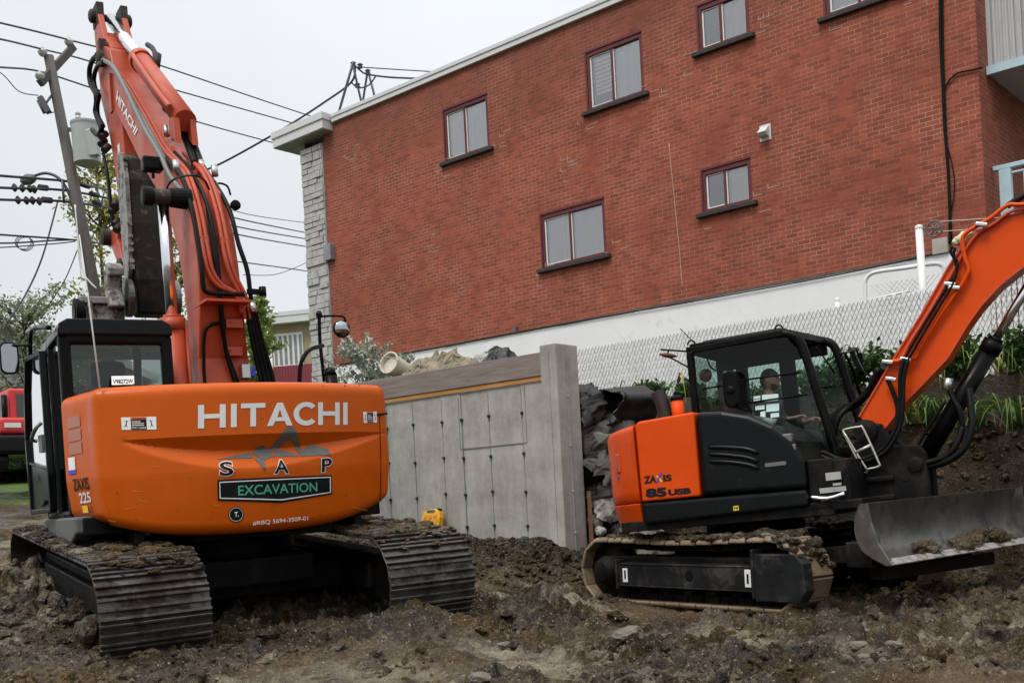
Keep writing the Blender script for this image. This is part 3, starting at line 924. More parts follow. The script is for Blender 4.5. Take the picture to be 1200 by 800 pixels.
# recessed outline left by a form panel (upper right), cast seam lines
zz = 1.83
q.box(-9.80, -8.66, WD-.005, WD+.001, zz-.006, zz+.006)
q.box(-9.806, -9.794, WD-.005, WD+.001, zz, 2.5)
q.box(-8.664, -8.652, WD-.005, WD+.001, zz, 2.54)
cb(q, 'form_seam', bpy.data.materials['dark_concrete_joint'])
q = MB()
for i, j in enumerate(joints[1:7]):
    for z in (2.22, 1.72, 1.24, .82):
        z += .02*random.uniform(-1,1)
        q.disc_stack((j+.01, WD-.03, z), (0,1,0), [(0,.010),(.012,.020),(.03,.022),(.04,.018)], 8)
        q.box(j+.004, j+.012, WD-.006, WD+.001, z-.07, z)
cb(q, 'tie_stud', X['sill'])
q = MB()
q.box(-14.5, -8.345, WD-.035, WD+.02, 2.62, 2.905)
cb(q, 'form_plank', X['wood'], bevel=.006, seg=1)
q = MB(); q.box(-14.5, -8.345, WD-.02, WD+.03, 2.565, 2.618)
cb(q, 'timber_strip', X['strip'])
q = MB(); q.box(-8.33, -8.08, WD-.07, WD+.36, .2, 2.98)
cb(q, 'end_pillar', X['concrete2'], bevel=.012)
q = MB(); q.box(-8.079, -8.070, WD+.12, WD+.132, .2, 2.97)
q.box(-8.2,-8.19, WD-.078, WD-.069, .3, 2.9)
for z in (.7,1.2,1.75,2.35): q.disc_stack((-8.082, WD+.13, z), (1,0,0), [(0,.02),(.02,.018)], 8)
cb(q, 'pillar_seam', X['concrete'])

# ------------------------------------------------------------------ chain link fence with white slats
X['slat'] = mat('white_privacy_slat', (.76,.77,.77), .5, var=.08, vscale=3)
X['wire'] = mat('galvanised_wire', (.42,.42,.41), .5, .2, var=.2)
FD = 13.5
def fence(lx0, lx1, z0, z1, label):
    fo = (lx1, FD, z0)
    fe = thing('slatted_fence', label, 'fence', FW(lx1, FD, z0), FROT, 'white slatted chain link fence')
    PT = .062
    n = int((lx1-lx0)/PT); k = MB(); sl = MB()
    for i in range(n+1):
        x = lx0+i*PT
        pts = []
        nz = int((z1-z0-.02)/PT)
        for j in range(nz+1):
            zz = z0+.03+j*PT
            pts.append((x+(PT/2 if j % 2 else 0), FD-.006+(.0035 if (j+i) % 2 else -.0035), zz))
        k.tube(pts, .0036, 4, smooth=False)
        k.tube([(x+(PT/2 if j % 2 == 0 else 0)+PT/2, FD-.006+(-.0035 if (j+i) % 2 else .0035), z0+.03+j*PT) for j in range(nz+1)], .0036, 4, smooth=False)
        a = random.uniform(-.004,.004)
        sl.box(x+.006+a, x+.056+a, FD+.002, FD+.006, z0+.02+random.uniform(0,.05), z1-.03+random.uniform(-.015,.015))
    k.build('wire_mesh', X['wire'], fe, off=fo, recalc=False)
    sl.build('slat_infill', X['slat'], fe, off=fo)
    ps = MB(); ps.cyl((lx1-.02,FD+.03,z0-.2), (lx1-.02,FD+.03,z1+.03), .028); ps.disc_stack((lx1-.02,FD+.03,z1+.03), (0,0,1), [(0,.032),(.03,.03),(.05,.01)], 12)
    ps.build('fence_post', X['slat'], fe, off=fo)
    return fe
fence(-10.4, -6.03, 2.28, 3.47, 'white slatted chain link fence section left of the post behind the small excavator cab')
fence(-6.0, -2.2, 2.30, 3.49, 'white slatted chain link fence section right of the post behind the orange boom')
# white guard rail and clothesline pole by the basement steps
X['white_pipe'] = mat('white_painted_pipe', (.72,.73,.73), .45, var=.06, dirt=((.3,.25,.2), 8, .64, .1, .6))
RD = 15.0
ro = FW(*[fpix(1060, 338, RD)[0], RD, 2.2])
gr = thing('guard_rail', 'white bent pipe guard rail with wire mesh above the slatted fence', 'railing', ro)
q = MB()
def rp(u, v): 
    lx, z = fpix(u, v, RD); return FW(lx, RD, z)-ro
q.tube(spline([rp(1014,420), rp(1014,345), rp(1014,330), rp(1019,322), rp(1030,318), rp(1060,314), rp(1094,309), rp(1103,311), rp(1107,320), rp(1108,400)], 5), .03, 8)
q.tube([rp(1014,352), rp(1066,341)], .018, 8)
q.build('bent_pipe', X['white_pipe'], gr)
q = MB()
a0, z0_ = fpix(1016, 350, RD); a1, z1_ = fpix(1106, 315, RD)
for i in range(16):
    x = a0+(a1-a0)*i/15
    for s in (1, -1):
        x2 = x+s*.45
        ze = z1_-.02
        if a0 <= x2 <= a1: q.tube([FW(x, RD, ze-.5)-ro, FW(x2, RD, ze-.03)-ro], .004, 4)
q.build('wire_infill', X['wire'], gr)
po = FW(fpix(1082, 338, RD-.3)[0], RD-.3, 2.2)
cp = thing('clothesline_pole', 'white steel clothesline pole with a grey pulley wheel beside the guard rail', 'pole', po)
def cpp(u, v): return hit(u, v, NRM*(RD-.3), NRM)-po
q = MB(); top = cpp(1077, 268)
q.tube([Vector((0,0,0)), top], .05, 12); q.disc_stack(top, (0,0,1), [(0,.055),(.03,.055),(.05,.03)], 12)
q.build('pole_shaft', X['white_pipe'], cp)
q = MB(); pc = cpp(1095, 268)
ring = [pc+(AXS*cos(w)+Vector((0,0,1))*sin(w))*.105 for w in np.linspace(0, 2*pi, 25)]
q.tube(ring, .014, 6, caps=False)
for w in (0, pi/3, 2*pi/3): q.tube([pc+(AXS*cos(w)+Vector((0,0,1))*sin(w))*.1, pc-(AXS*cos(w)+Vector((0,0,1))*sin(w))*.1], .011, 6)
q.tube([top, pc], .012, 6)
q.build('pulley_wheel', X['plastic_grey'], cp)
for k, (a, b, lab) in enumerate((((1096,260),(1215,252),'upper thin clothesline running from the pulley to the right'), ((1096,272),(1215,262),'lower thin clothesline running from the pulley to the right'))):
    q = MB(); q.tube([hit(*a, NRM*(RD-.3), NRM), hit(*b, NRM*(RD+.9), NRM)], .004, 4)
    o = q.build('clothesline', X['white_pipe']); tag(o, lab, 'clothesline', 'clotheslines')
# ------------------------------------------------------------------ big excavator (left)
def RZ(a): return Matrix.Rotation(radians(a), 4, 'Z')
def RX(a): return Matrix.Rotation(radians(a), 4, 'X')
def RY(a): return Matrix.Rotation(radians(a), 4, 'Y')
def track(root, xc, a, r, wid, pitch, kind, M, side, sag=0.0):
    """crawler track: belt of shoes round idler and sprocket, with frame and rollers"""
    per = 4*a+2*pi*r
    n = int(per/pitch)
    def path(s):
        s %= per
        if s < 2*a:                       # bottom run, front to rear
            return Vector((0, a-s, 0)), Vector((0,-1,0)), Vector((0,0,-1))
        s -= 2*a
        if s < pi*r:
            w = s/r
            return Vector((0, -a-r*sin(w), r-r*cos(w))), Vector((0,-cos(w),sin(w))), Vector((0,-sin(w),-cos(w)))
        s -= pi*r
        if s < 2*a:
            dz = -sag*sin(pi*s/(2*a))**2
            return Vector((0, -a+s, 2*r+dz)), Vector((0,1,0)), Vector((0,0,1))
        s -= 2*a
        w = s/r
        return Vector((0, a+r*sin(w), r+r*cos(w))), Vector((0,cos(w),-sin(w))), Vector((0,sin(w),cos(w)))
    b = MB(); ch = MB()
    rnd = random.Random(int(xc*100)+5)
    for i in range(n):
        c, tt, nn = path(per*i/n)
        F = Matrix((Vector((1,0,0)), tt, nn)).transposed().to_4x4(); F.translation = c+Vector((xc,0,0))
        h = pitch*.47
        if kind == 'grouser':
            b.box(-wid/2, wid/2, -h, h, -.055, -.035, 0, F)
            for y in (-h*.86, -h*.12, h*.72):
                b.box(-wid/2, wid/2, y-.010, y+.012, -.036, -.005-.006*rnd.random(), 0, F)
        else:
            e = .05
            pf = [(-wid/2,-.05),(wid/2,-.05),(wid/2,-.022),(wid/2-.03,0),(-wid/2+.03,0),(-wid/2,-.022)]
            b.prism(pf, lambda q, t_: F @ Vector((q[0], t_, q[1])), -h, h*.98)
        ch.box(-.09, -.05, -pitch*.45, pitch*.45, -.12, -.056, 0, F)
        ch.box(.05, .09, -pitch*.45, pitch*.45, -.12, -.056, 0, F)
        ch.box(-.04, .04, -pitch*.1, pitch*.1, -.115, -.06, 0, F)
    tr = MB().box(xc-.13, xc+.13, -a-.02, a-.1, r*.55, r*1.45)
    tr.box(xc-.2, xc+.2, -a*.75, a*.75, r*.75, r*1.28)
    root_t = tr.build('track_frame', X['black_dirty'], root, M=M, bevel=.02)
    b.build('track_belt', X['shoe' if kind == 'grouser' else 'pad'], root, M=M, bevel=.004 if kind == 'grouser' else .008, seg=1)
    ch.build('track_chain', X['black_dirty'], root, M=M)
    w = MB(); w.disc_stack((xc-.1, -a, r), (1,0,0), [(0,r*.45),(.01,r*.78),(.19,r*.78),(.2,r*.45)], 24)
    w.disc_stack((xc-.16, -a, r), (1,0,0), [(0,r*.2),(.02,r*.3),(.3,r*.3),(.32,r*.2)], 16)
    w.build('idler_wheel', X['black_dirty'], root, M=M)
    w = MB(); 
    for k in range(20):
        q = 2*pi*k/20
        w.box(-.03, .03, -.03, .03, r*.70, r*.84, 0, Matrix.Translation((xc, a, r)) @ Matrix.Rotation(q, 4, 'X'))
    w.disc_stack((xc-.035, a, r), (1,0,0), [(0,r*.70),(.07,r*.70)], 28)
    w.disc_stack((xc-.2, a, r), (1,0,0), [(0,r*.28),(.02,r*.42),(.12,r*.5),(.28,r*.5),(.38,r*.42),(.4,r*.28)], 24)
    w.build('drive_sprocket', X['black_dirty'], root, M=M)
    for k in range(7):
        y = -a*.82+a*1.62*k/6
        w = MB(); w.disc_stack((xc-.14, y, .2), (1,0,0), [(0,.05),(.03,.085),(.09,.085),(.1,.06),(.18,.06),(.19,.085),(.25,.085),(.28,.05)], 14)
        w.build('track_roller', X['black_dirty'], root, M=M)
    return path

L1 = (-2.84, 10.37, .15)
R1 = RZ(29) @ RY(-1)
E1 = Frame(L1, R1)
ex1 = thing('excavator', 'large orange crawler excavator with a rounded lettered counterweight facing the camera and its boom raised', 'excavator', L1, R1)
def e1(mb, name, mats, parent=None, **kw): return mb.build(name, X[mats] if isinstance(mats, str) else mats, parent or ex1, **kw)
# --- undercarriage
MT1 = Matrix.Translation((.04, -.01, 0)) @ RZ(3) @ RX(3.9) @ RY(-.4)
track(ex1, -1.17, 1.80, .44, .80, .19, 'grouser', MT1, -1)
track(ex1, 1.10, 1.80, .44, .80, .19, 'grouser', MT1, 1)
q = MB()
q.box(-.55, .55, -.95, .95, .42, .66); q.box(-1.05, 1.05, -.75, -.45, .30, .55); q.box(-1.05, 1.05, .45, .75, .30, .55)
q.disc_stack((0,0,.6), (0,0,1), [(0,.62),(.06,.68),(.22,.68),(.25,.6)], 40)
e1(q, 'undercarriage', 'black_dirty', M=MT1, bevel=.02)
q = MB()
rnd = random.Random(9)
for i in range(900):
    sx = rnd.choice((-1.17, 1.10))+rnd.uniform(-.40,.38); y = rnd.uniform(-2.1, 1.9)
    r = .010+.05*rnd.random()**3
    zz = .875
    if y < -1.80: 
        w = (-1.80-y)/.44; zz = .44+.435*sqrt(max(0, 1-w*w))
    q.lump((sx, y, zz), r, i, 1.4, 1.2, .6, sub=1 if r < .03 else 2, amp=.4)
for i in range(60):   # mud packed into the open side of the left track
    y = rnd.uniform(-1.9, 1.7); q.lump((-1.5+rnd.uniform(-.03,.12), y, rnd.uniform(.08,.35)), rnd.uniform(.05,.13), 400+i, .8, 1.2, .9, sub=2, amp=.35)
tag(e1(q, 'caked_mud', X['mud'], M=MT1), kind='stuff')
# --- deck
q = MB(); q.box(-1.30, 1.30, -1.0, 1.35, .90, 1.05); q.box(-.45, .75, -1.2, 1.6, .78, .90)
for x in (-.9, -.3, .5, 1.0): q.box(x-.04, x+.04, -1.2, 1.3, .80, .899)
e1(q, 'deck_frame', 'black_dirty', bevel=.012)
# --- counterweight
CR = 2.486
def cwy(x): return -(1.62-(CR-sqrt(max(CR*CR-x*x, 0))))
def perim(n):
    pts = []
    pts += [(-1.36+.13*t_, -.60-.52*t_) for t_ in np.linspace(0, 1, 10)]
    x1 = -1.18; y1 = cwy(x1)
    for w in np.linspace(0, 1, 9)[1:-1]:
        p0, p1, p2 = Vector((-1.23,-1.12)), Vector((-1.222, y1+.02)), Vector((x1, y1))
        pts.append(tuple(p0*(1-w)**2+p1*2*w*(1-w)+p2*w*w))
    pts += [(x, cwy(x)) for x in np.linspace(x1, 1.24, n)]
    y2 = cwy(1.24)
    for w in np.linspace(0, 1, 9)[1:-1]:
        p0, p1, p2 = Vector((1.24, y2)), Vector((1.35, y2+.03)), Vector((1.35, -1.10))
        pts.append(tuple(p0*(1-w)**2+p1*2*w*(1-w)+p2*w*w))
    return pts + [(1.35, y) for y in np.linspace(-1.10, -.62, 10)]
PP = perim(110)
def pnorm(i):
    a = Vector(PP[max(i-1,0)]); b = Vector(PP[min(i+1,len(PP)-1)]); t_ = (b-a).normalized()
    return Vector((-t_.y, t_.x))          # inward
XS0, XS1, ZTOP = -1.03, 1.335, 1.645
def scoop(x, z):
    if x <= XS0 or x >= XS1: return 0
    w = max(0, sin(pi*((x-XS0)/(XS1-XS0))**.8))
    zl = ZTOP-.275*w-.006
    if z > ZTOP or z < zl: return 0
    zm = ZTOP-.46*(ZTOP-zl)
    D = .085*w
    return D*(ZTOP-z)/(ZTOP-zm) if z > zm else D*(z-zl)/(zm-zl)
def zbot(x): return .83+.19*min(abs(x)/1.3, 1)**3
ZT1 = 2.08
def cw_surf(x, z, out=.004):
    x_ = max(-1.24, min(1.24, x))
    y = cwy(x_)+scoop(x, z)
    nx, ny = x_/CR, -sqrt(1-(x_/CR)**2)
    return Vector((x+nx*out, y+ny*out, z))
rows = []
for k in range(7):
    w = pi/2*k/6; rows.append(('b', .10*(1-sin(w)), .10*(1-cos(w))))
body = [('z', z) for z in sorted(set(list(np.linspace(1.14, 1.36, 6))+list(np.linspace(1.37, ZTOP, 26))+list(np.linspace(1.68, 1.96, 8))))]
top = [('t', .09*(1-cos(pi/2*k/6)), .09*sin(pi/2*k/6)) for k in range(7)]
allrows = rows+body+top
vs = []; fs = []
npp = len(PP)
for rw in allrows:
    for i, (x, y) in enumerate(PP):
        n_ = pnorm(i); ins = 0
        if rw[0] == 'b': ins = rw[1]; z = zbot(x)+rw[2]
        elif rw[0] == 'z':
            z = rw[1]
            ins = scoop(x, z) if y < -1.05 else 0
        else: ins = rw[1]; z = ZT1-.09+rw[2]
        ins += .055*max(0, (1.35-z))/.5 if z < 1.35 else 0
        vs.append((x+n_.x*ins, y+n_.y*ins, z))
for j in range(len(allrows)-1):
    for i in range(npp-1):
        fs.append((j*npp+i, j*npp+i+1, (j+1)*npp+i+1, (j+1)*npp+i))
q = MB(); q.add(vs, fs, 0, True)
tb = (len(allrows)-1)*npp
q.f.append(tuple(tb+i for i in range(npp))); q.m.append(0); q.s.append(False)
q.f.append(tuple(i for i in range(npp))[::-1]); q.m.append(0); q.s.append(False)
q.f.append(tuple([j*npp for j in range(len(allrows))]+[j*npp+npp-1 for j in range(len(allrows)-1, -1, -1)])); q.m.append(0); q.s.append(False)
cwt = e1(q, 'counterweight', 'orange', recalc=True)
es = cwt.modifiers.new('split', 'EDGE_SPLIT'); es.split_angle = radians(24)
def cwpix(u, v):
    y0 = -1.5
    for _ in range(10):
        p_ = E1.pl(u, v, 1, y0); y0 = cwy(max(-1.3, min(1.3, p_.x)))+scoop(p_.x, p_.z)*0
    return p_.x, p_.z
def cwquad(bl, br, tr, tl, out=.004):
    c4 = [Vector((*cwpix(*p_), 0)) for p_ in (bl, br, tr, tl)]
    def fn(a, b):
        r = bil(c4, a, b)
        return cw_surf(r.x, r.y, out + (.055*0))
    return fn
_old = cw_surf
def cw_surf(x, z, out=.004):
    p_ = _old(x, z, out)
    if z < 1.35: p_.y += .055*(1.35-z)/.5
    return p_
def bigtext(body, quad, mt, bold=.02, out=.005, cuts=1, name=None):
    v_, f_ = text_geo(body, bold)
    return decal(name or 'lettering', v_, f_, cwquad(*quad, out), X[mt], cwt, cuts)
# wide bold maker's lettering drawn as strokes
def stroke_poly(polys):
    v_ = []; f_ = []
    for pl_ in polys:
        b = len(v_); v_ += pl_; f_.append(tuple(range(b, b+len(pl_))))
    return v_, f_
def maker(t_=.20):
    out = []; x = 0
    def rect(a, b, c, d_): out.append([(a,c),(b,c),(b,d_),(a,d_)])
    s = .21
    def H(x): rect(x, x+s, 0, 1); rect(x+.75, x+.75+s, 0, 1); rect(x+s, x+.75, .41, .60)
    H(0); x = 1.14
    rect(x, x+s, 0, 1); x += .36
    rect(x, x+.90, .80, 1); rect(x+.345, x+.345+s, 0, .80); x += .96
    # A
    w = 1.0
    out.append([(x,0),(x+.23,0),(x+.315,.20),(x+.315+.10,.40),(x+.5,.72),(x+.5,1),(x+.39,1)])
    out.append([(x+w,0),(x+w-.39+.0,1),(x+.5,1),(x+.5,.72),(x+w-.415,.40),(x+w-.315,.20),(x+w-.23,0)])
    out.append([(x+.315,.20),(x+w-.315,.20),(x+w-.39,.37),(x+.39,.37)])
    x += 1.04
    # C
    cx, cy = x+.52, .5
    n = 26; a0, a1 = radians(42), radians(318)
    for i in range(n):
        p0 = a0+(a1-a0)*i/n; p1 = a0+(a1-a0)*(i+1)/n
        out.append([(cx+.52*cos(p0), cy+.52*sin(p0)), (cx+.52*cos(p1), cy+.52*sin(p1)), (cx+.30*cos(p1), cy+.31*sin(p1)), (cx+.30*cos(p0), cy+.31*sin(p0))])
    x += 1.02
    H(x); x += 1.12
    rect(x, x+s, 0, 1); x += s
    return [[(a/x, b) for a, b in pl_] for pl_ in out]
v_, f_ = stroke_poly(maker())
decal('maker_lettering', v_, f_, cwquad((232,502),(407,497.5),(407,471.5),(232,474.5)), X['silver_ink'], cwt, 1)
# company decal: digger arm and hills, letters, banner
def pixdecal(name, polys, mt, out=.005, cuts=3):
    v_ = []; f_ = []
    for pl_ in polys:
        b = len(v_); v_ += [cwpix(*p_) for p_ in pl_]; f_.append(tuple(range(b, b+len(pl_))))
    return decal(name, v_, f_, lambda a, b: cw_surf(a, b, out), X[mt], cwt, cuts)
k_ = 160/985
def Z(pl_): return [(240+a*k_, 490+b*k_) for a, b in pl_]
pixdecal('company_logo', [Z(p_) for p_ in (
    [(90,292),(345,240),(362,282)], [(360,255),(385,205),(440,192),(490,225),(500,270),(435,298)], [(365,280),(435,298),(435,385)],
    [(480,225),(590,62),(640,62),(655,85),(610,150),(520,235)], [(610,150),(655,85),(720,235),(690,255),(655,170)],
    [(500,272),(535,222),(610,235),(680,260),(680,272)], [(680,255),(720,235),(765,180),(890,215),(910,262),(700,272)])], 'grey_ink')
def letter(ch, quad):
    bigtext(ch, quad, 'white_ink', .055, .005, 2, 'letter_outline')
    def sh(f): # shrink a little for the black face
        c_ = [sum(p_[0] for p_ in quad)/4, sum(p_[1] for p_ in quad)/4]
        return [(c_[0]+(p_[0]-c_[0])*f, c_[1]+(p_[1]-c_[1])*f) for p_ in quad]
    bigtext(ch, sh(.90), 'black_ink', .02, .0075, 2, 'letter_face')
letter('S', [(256.5,558.5),(274.5,557.5),(274,539),(256.5,540)])
letter('A', [(320.5,556),(339.5,555),(338,537),(321.5,538)])
letter('P', [(376,554),(389.5,552.5),(389,535),(376,536.5)])
pixdecal('banner', [Z([(92,443),(915,407),(923,545),(560,608),(100,592)])], 'black_ink', .005)
fr = [(106,457),(908,420),(914,535),(560,590),(112,578)]
fi = [(112,464),(902,427),(907,530),(560,582),(118,571)]
pixdecal('banner_border', [Z([fr[i], fr[(i+1)%5], fi[(i+1)%5], fi[i]]) for i in range(5)], 'white_ink', .0075)
def zq(*p_): return [tuple(r) for r in Z(p_)]
bigtext('EXCAVATION', zq((245,556),(815,527),(812,460),(242,484)), 'green_ink', .012, .0075, 2)
cx, cy = 240+234*k_, 490+692*k_
def ringp(r0, r1, n=28): return [[(cx+r1*cos(a), cy+r1*sin(a)), (cx+r1*cos(b), cy+r1*sin(b)), (cx+r0*cos(b), cy+r0*sin(b)), (cx+r0*cos(a), cy+r0*sin(a))] for a, b in ((2*pi*i/n, 2*pi*(i+1)/n) for i in range(n))]
pixdecal('round_badge', [[(cx+9*cos(2*pi*i/32), cy+9*sin(2*pi*i/32)) for i in range(32)]], 'black_ink', .005, 2)
pixdecal('badge_ring', ringp(7.6, 8.1), 'silver_ink', .0075, 0)
bigtext('T.', zq((222,710),(254,706),(254,672),(222,674)), 'white_ink', .02, .0075, 1)
bigtext('#RBQ 5694-3509-01', zq((357,775),(756,738),(754,704),(356,742)), 'white_ink', .0, .005, 1)
def warning(quad):
    tag(decal('warning_sticker', *SQ, cwquad(*quad, .004), X['white_ink'], cwt, 3))
    def sub(a, b, c, d_): 
        bl, br, tr, tl = [Vector((*p_, 0)) for p_ in quad]
        f = lambda s, t_: tuple((bl*(1-s)*(1-t_)+br*s*(1-t_)+tr*s*t_+tl*(1-s)*t_).xy)
        return [f(a,c), f(b,c), f(b,d_), f(a,d_)]
    decal('warning_panel', *SQ, cwquad(*sub(.27,.72,.02,.98), .0055), X['black_ink'], cwt, 2)
    decal('warning_header', *SQ, cwquad(*sub(.27,.72,.80,.98), .0068), X['orange_ink'], cwt, 2)
    bigtext('WARNING', sub(.32,.70,.83,.96), 'black_ink', .0, .008, 0)
    bigtext('STAY CLEAR', sub(.30,.70,.08,.22), 'white_ink', .01, .0072, 0)
    for k in range(3):
        decal('warning_text_line', *SQ, cwquad(*sub(.30,.55+.1*((k*2) % 2)+.1*(k < 2), .32+.15*k, .38+.15*k), .0072), X['white_ink'], cwt, 1)
    # falling figures in the two white fields
    for s0 in (.13, .86):
        m_ = 1 if s0 < .5 else -1
        v_ = []; f_ = []
        def st(a, b, w):
            a = Vector(a); b = Vector(b); t_ = (b-a).normalized(); n_ = Vector((-t_.y, t_.x))*w
            k = len(v_); v_.extend([tuple(a-n_), tuple(b-n_), tuple(b+n_), tuple(a+n_)]); f_.append((k,k+1,k+2,k+3))
        st((s0+.03*m_,.75), (s0, .45), .012); st((s0,.45), (s0-.05*m_,.22), .009); st((s0,.45), (s0+.03*m_,.2), .009); st((s0+.02*m_,.66),(s0+.07*m_,.72),.008); st((s0+.02*m_,.66),(s0-.05*m_,.7),.008)
        fn = cwquad(*quad, .0056)
        decal('warning_figure', v_, f_, fn, X['black_ink'], cwt, 0)
warning([(143,503.5),(183.5,503),(183,488),(142,489)])
warning([(426,495.5),(441.5,494.8),(441,482),(425,482.5)])
# cast slot and joint near the right corner, chips and scratches in the paint
pixdecal('corner_slot', [[(441,487.5),(452,486),(452,483.5),(441,484.5)]], 'black_ink', .004, 1)
pixdecal('corner_joint', [[(444.2,487),(445.0,487),(447.8,586),(447.0,586)]], 'dark_ink', .004, 2)
X['scratch'] = mat('pale_paint_scratch', (.55,.22,.06), .6)
X['chip'] = mat('dark_paint_chip', (.10,.035,.012), .7)
rs_ = random.Random(77)
for i in range(9):
    u, v = rs_.uniform(120,420), rs_.uniform(540,612); l = rs_.uniform(6,22); a = rs_.uniform(-.35,.35)
    pixdecal('paint_scratch', [[(u,v),(u+l,v+a*l),(u+l,v+a*l+.45),(u,v+.5)]], 'scratch', .004, 1)
for i in range(26):
    u, v = rs_.uniform(105,448), rs_.choice((rs_.uniform(598,616), rs_.uniform(450,456), rs_.uniform(460,610))); r = rs_.uniform(.4,1.1)
    pixdecal('paint_chip', [[(u+r*rs_.uniform(.6,1.3)*cos(w), v+r*rs_.uniform(.6,1.2)*sin(w)) for w in np.linspace(0, 5.4, 7)]], 'chip', .004, 0)
# left flank: reflectors, model decal
def flank(y, z, out=.005):
    t_ = (-.60-y)/.52; ins = .055*max(0, 1.35-z)/.5
    return Vector((-1.36+.13*t_-out+ins, y, z))
fq = lambda y0, y1, z0, z1, out=.005: (lambda a, b: flank(y0+(y1-y0)*a, z0+(z1-z0)*b, out))
for z in (1.80, 1.69, 1.58): decal('side_reflector', *SQ, fq(-.72, -.98, z, z+.09), X['reflector'], cwt)
def sidetext(s_, y0, y1, z0, z1, mt, bold=.02, out=.006):
    v_, f_ = text_geo(s_, bold); decal('model_lettering', v_, f_, fq(y0, y1, z0, z1, out), X[mt], cwt)
decal('side_sticker', *SQ, fq(-.68, -.82, 1.42, 1.56), X['white_ink'], cwt)
decal('side_sticker', *SQ, fq(-.68, -.82, 1.42, 1.455, .007), X['blue_ink'], cwt)
sidetext('ZAXIS', -.74, -1.06, 1.28, 1.38, 'black_ink')
sidetext('225', -.82, -1.05, 1.17, 1.26, 'silver_ink', .03)
decal('side_sticker', *SQ, fq(-.84, -.95, 1.09, 1.15), X['yellow_ink'], cwt)
sidetext('LC', -.97, -1.05, 1.09, 1.14, 'black_ink', 0)
q = MB(); q.box(-1.34, -1.28, -.9, -.2, .92, 1.06)
q.prism([(-.95,.92),(-.95,1.06),(1.4,1.06),(1.4,.84),(-.6,.84)], lambda p_, t_: (t_, p_[0], p_[1]), -1.362, -1.2)
e1(q, 'side_skirt', 'plastic_grey', bevel=.02)
q = MB(); q.box(-1.12, 1.2, -.98, .2, 1.06, 2.03); q.box(.0, 1.1, -.9, .3, 2.03, 2.07)
e1(q, 'engine_hood', 'charcoal', bevel=.03)
q = MB(); q.box(.78, 1.32, .2, 1.3, 1.06, 1.75); e1(q, 'tool_box', 'orange', bevel=.03)
# --- cab
CY0, CY1, CX0, CX1, CZ1 = -.58, 1.18, -1.345, -.40, 2.74
cabn = MB()
t_ = .10
for (x, y) in ((CX0+.05, CY0+.05), (CX1-.05, CY0+.05)):
    cabn.box(x-.05, x+.05, y-.05, y+.06, 1.06, CZ1-.12)
cabn.prism([(CY1-.08,1.06),(CY1,1.06),(CY1+.02,1.9),(CY1-.22,CZ1-.1),(CY1-.30,CZ1-.1),(CY1-.07,1.9)], lambda p_, t: (t, p_[0], p_[1]), CX0, CX0+.07)
cabn.prism([(CY1-.08,1.06),(CY1,1.06),(CY1+.02,1.9),(CY1-.22,CZ1-.1),(CY1-.30,CZ1-.1),(CY1-.07,1.9)], lambda p_, t: (t, p_[0], p_[1]), CX1-.07, CX1)
cabn.box(CX0+.06, CX1-.06, CY0, CY0+.10, 1.06, 2.10)
cabn.box(CX0+.04, CX1-.04, CY0, CY0+.10, CZ1-.21, CZ1-.10)
cabn.box(CX0, CX0+.07, .20, .29, 1.06, CZ1-.1)
cabn.box(CX0, CX1, CY0+.02, CY1, 1.055, 1.12)
cab = e1(cabn, 'cab', 'black', bevel=.03)
q = MB()
q.prism([(CX0-.005, CZ1-.13),(CX0+.01, CZ1-.03),(CX0+.08,CZ1+.01),(CX1-.08,CZ1+.01),(CX1-.01,CZ1-.03),(CX1+.005,CZ1-.13)], lambda p_, t: (p_[0], t, p_[1]), CY0-.03, CY1-.2)
q.box(CX0+.1, CX1-.1, CY0+.2, CY1-.5, CZ1+.01, CZ1+.04)
e1(q, 'cab_roof', 'charcoal', cab, bevel=.03, seg=3)
# rear glass with rounded corners
def rrect(x0, x1, z0, z1, r, n=5):
    P_ = []
    for (cx_, cz_, a0) in ((x1-r,z0+r,-pi/2),(x1-r,z1-r,0),(x0+r,z1-r,pi/2),(x0+r,z0+r,pi)):
        for k in range(n+1):
            w = a0+pi/2*k/n; P_.append((cx_+r*cos(w), cz_+r*sin(w)))
    return P_
q = MB(); pr = rrect(CX0+.09, CX1-.09, 2.11, CZ1-.20, .05)
q.add([(a, CY0+.03, b) for a, b in pr], [tuple(range(len(pr)))])
e1(q, 'rear_window', 'cabglass_dark', cab, recalc=False)
q = MB()
for (y0, y1) in ((CY0+.12, .19), (.30, CY1-.1)):
    q.quad((CX0+.03, y0, 1.5), (CX0+.03, y1, 1.5), (CX0+.03, y1-.05*(y1 > .5)*3, CZ1-.13), (CX0+.03, y0, CZ1-.13))
q.quad((CX0+.08, CY1-.02, 1.3), (CX1-.08, CY1-.02, 1.3), (CX1-.08, CY1-.22, CZ1-.12), (CX0+.08, CY1-.22, CZ1-.12))
q.quad((CX1-.03, CY0+.12, 1.5), (CX1-.03, CY1-.1, 1.5), (CX1-.03, CY1-.25, CZ1-.13), (CX1-.03, CY0+.12, CZ1-.13))
e1(q, 'side_window', 'cabglass_dark', cab, recalc=False)
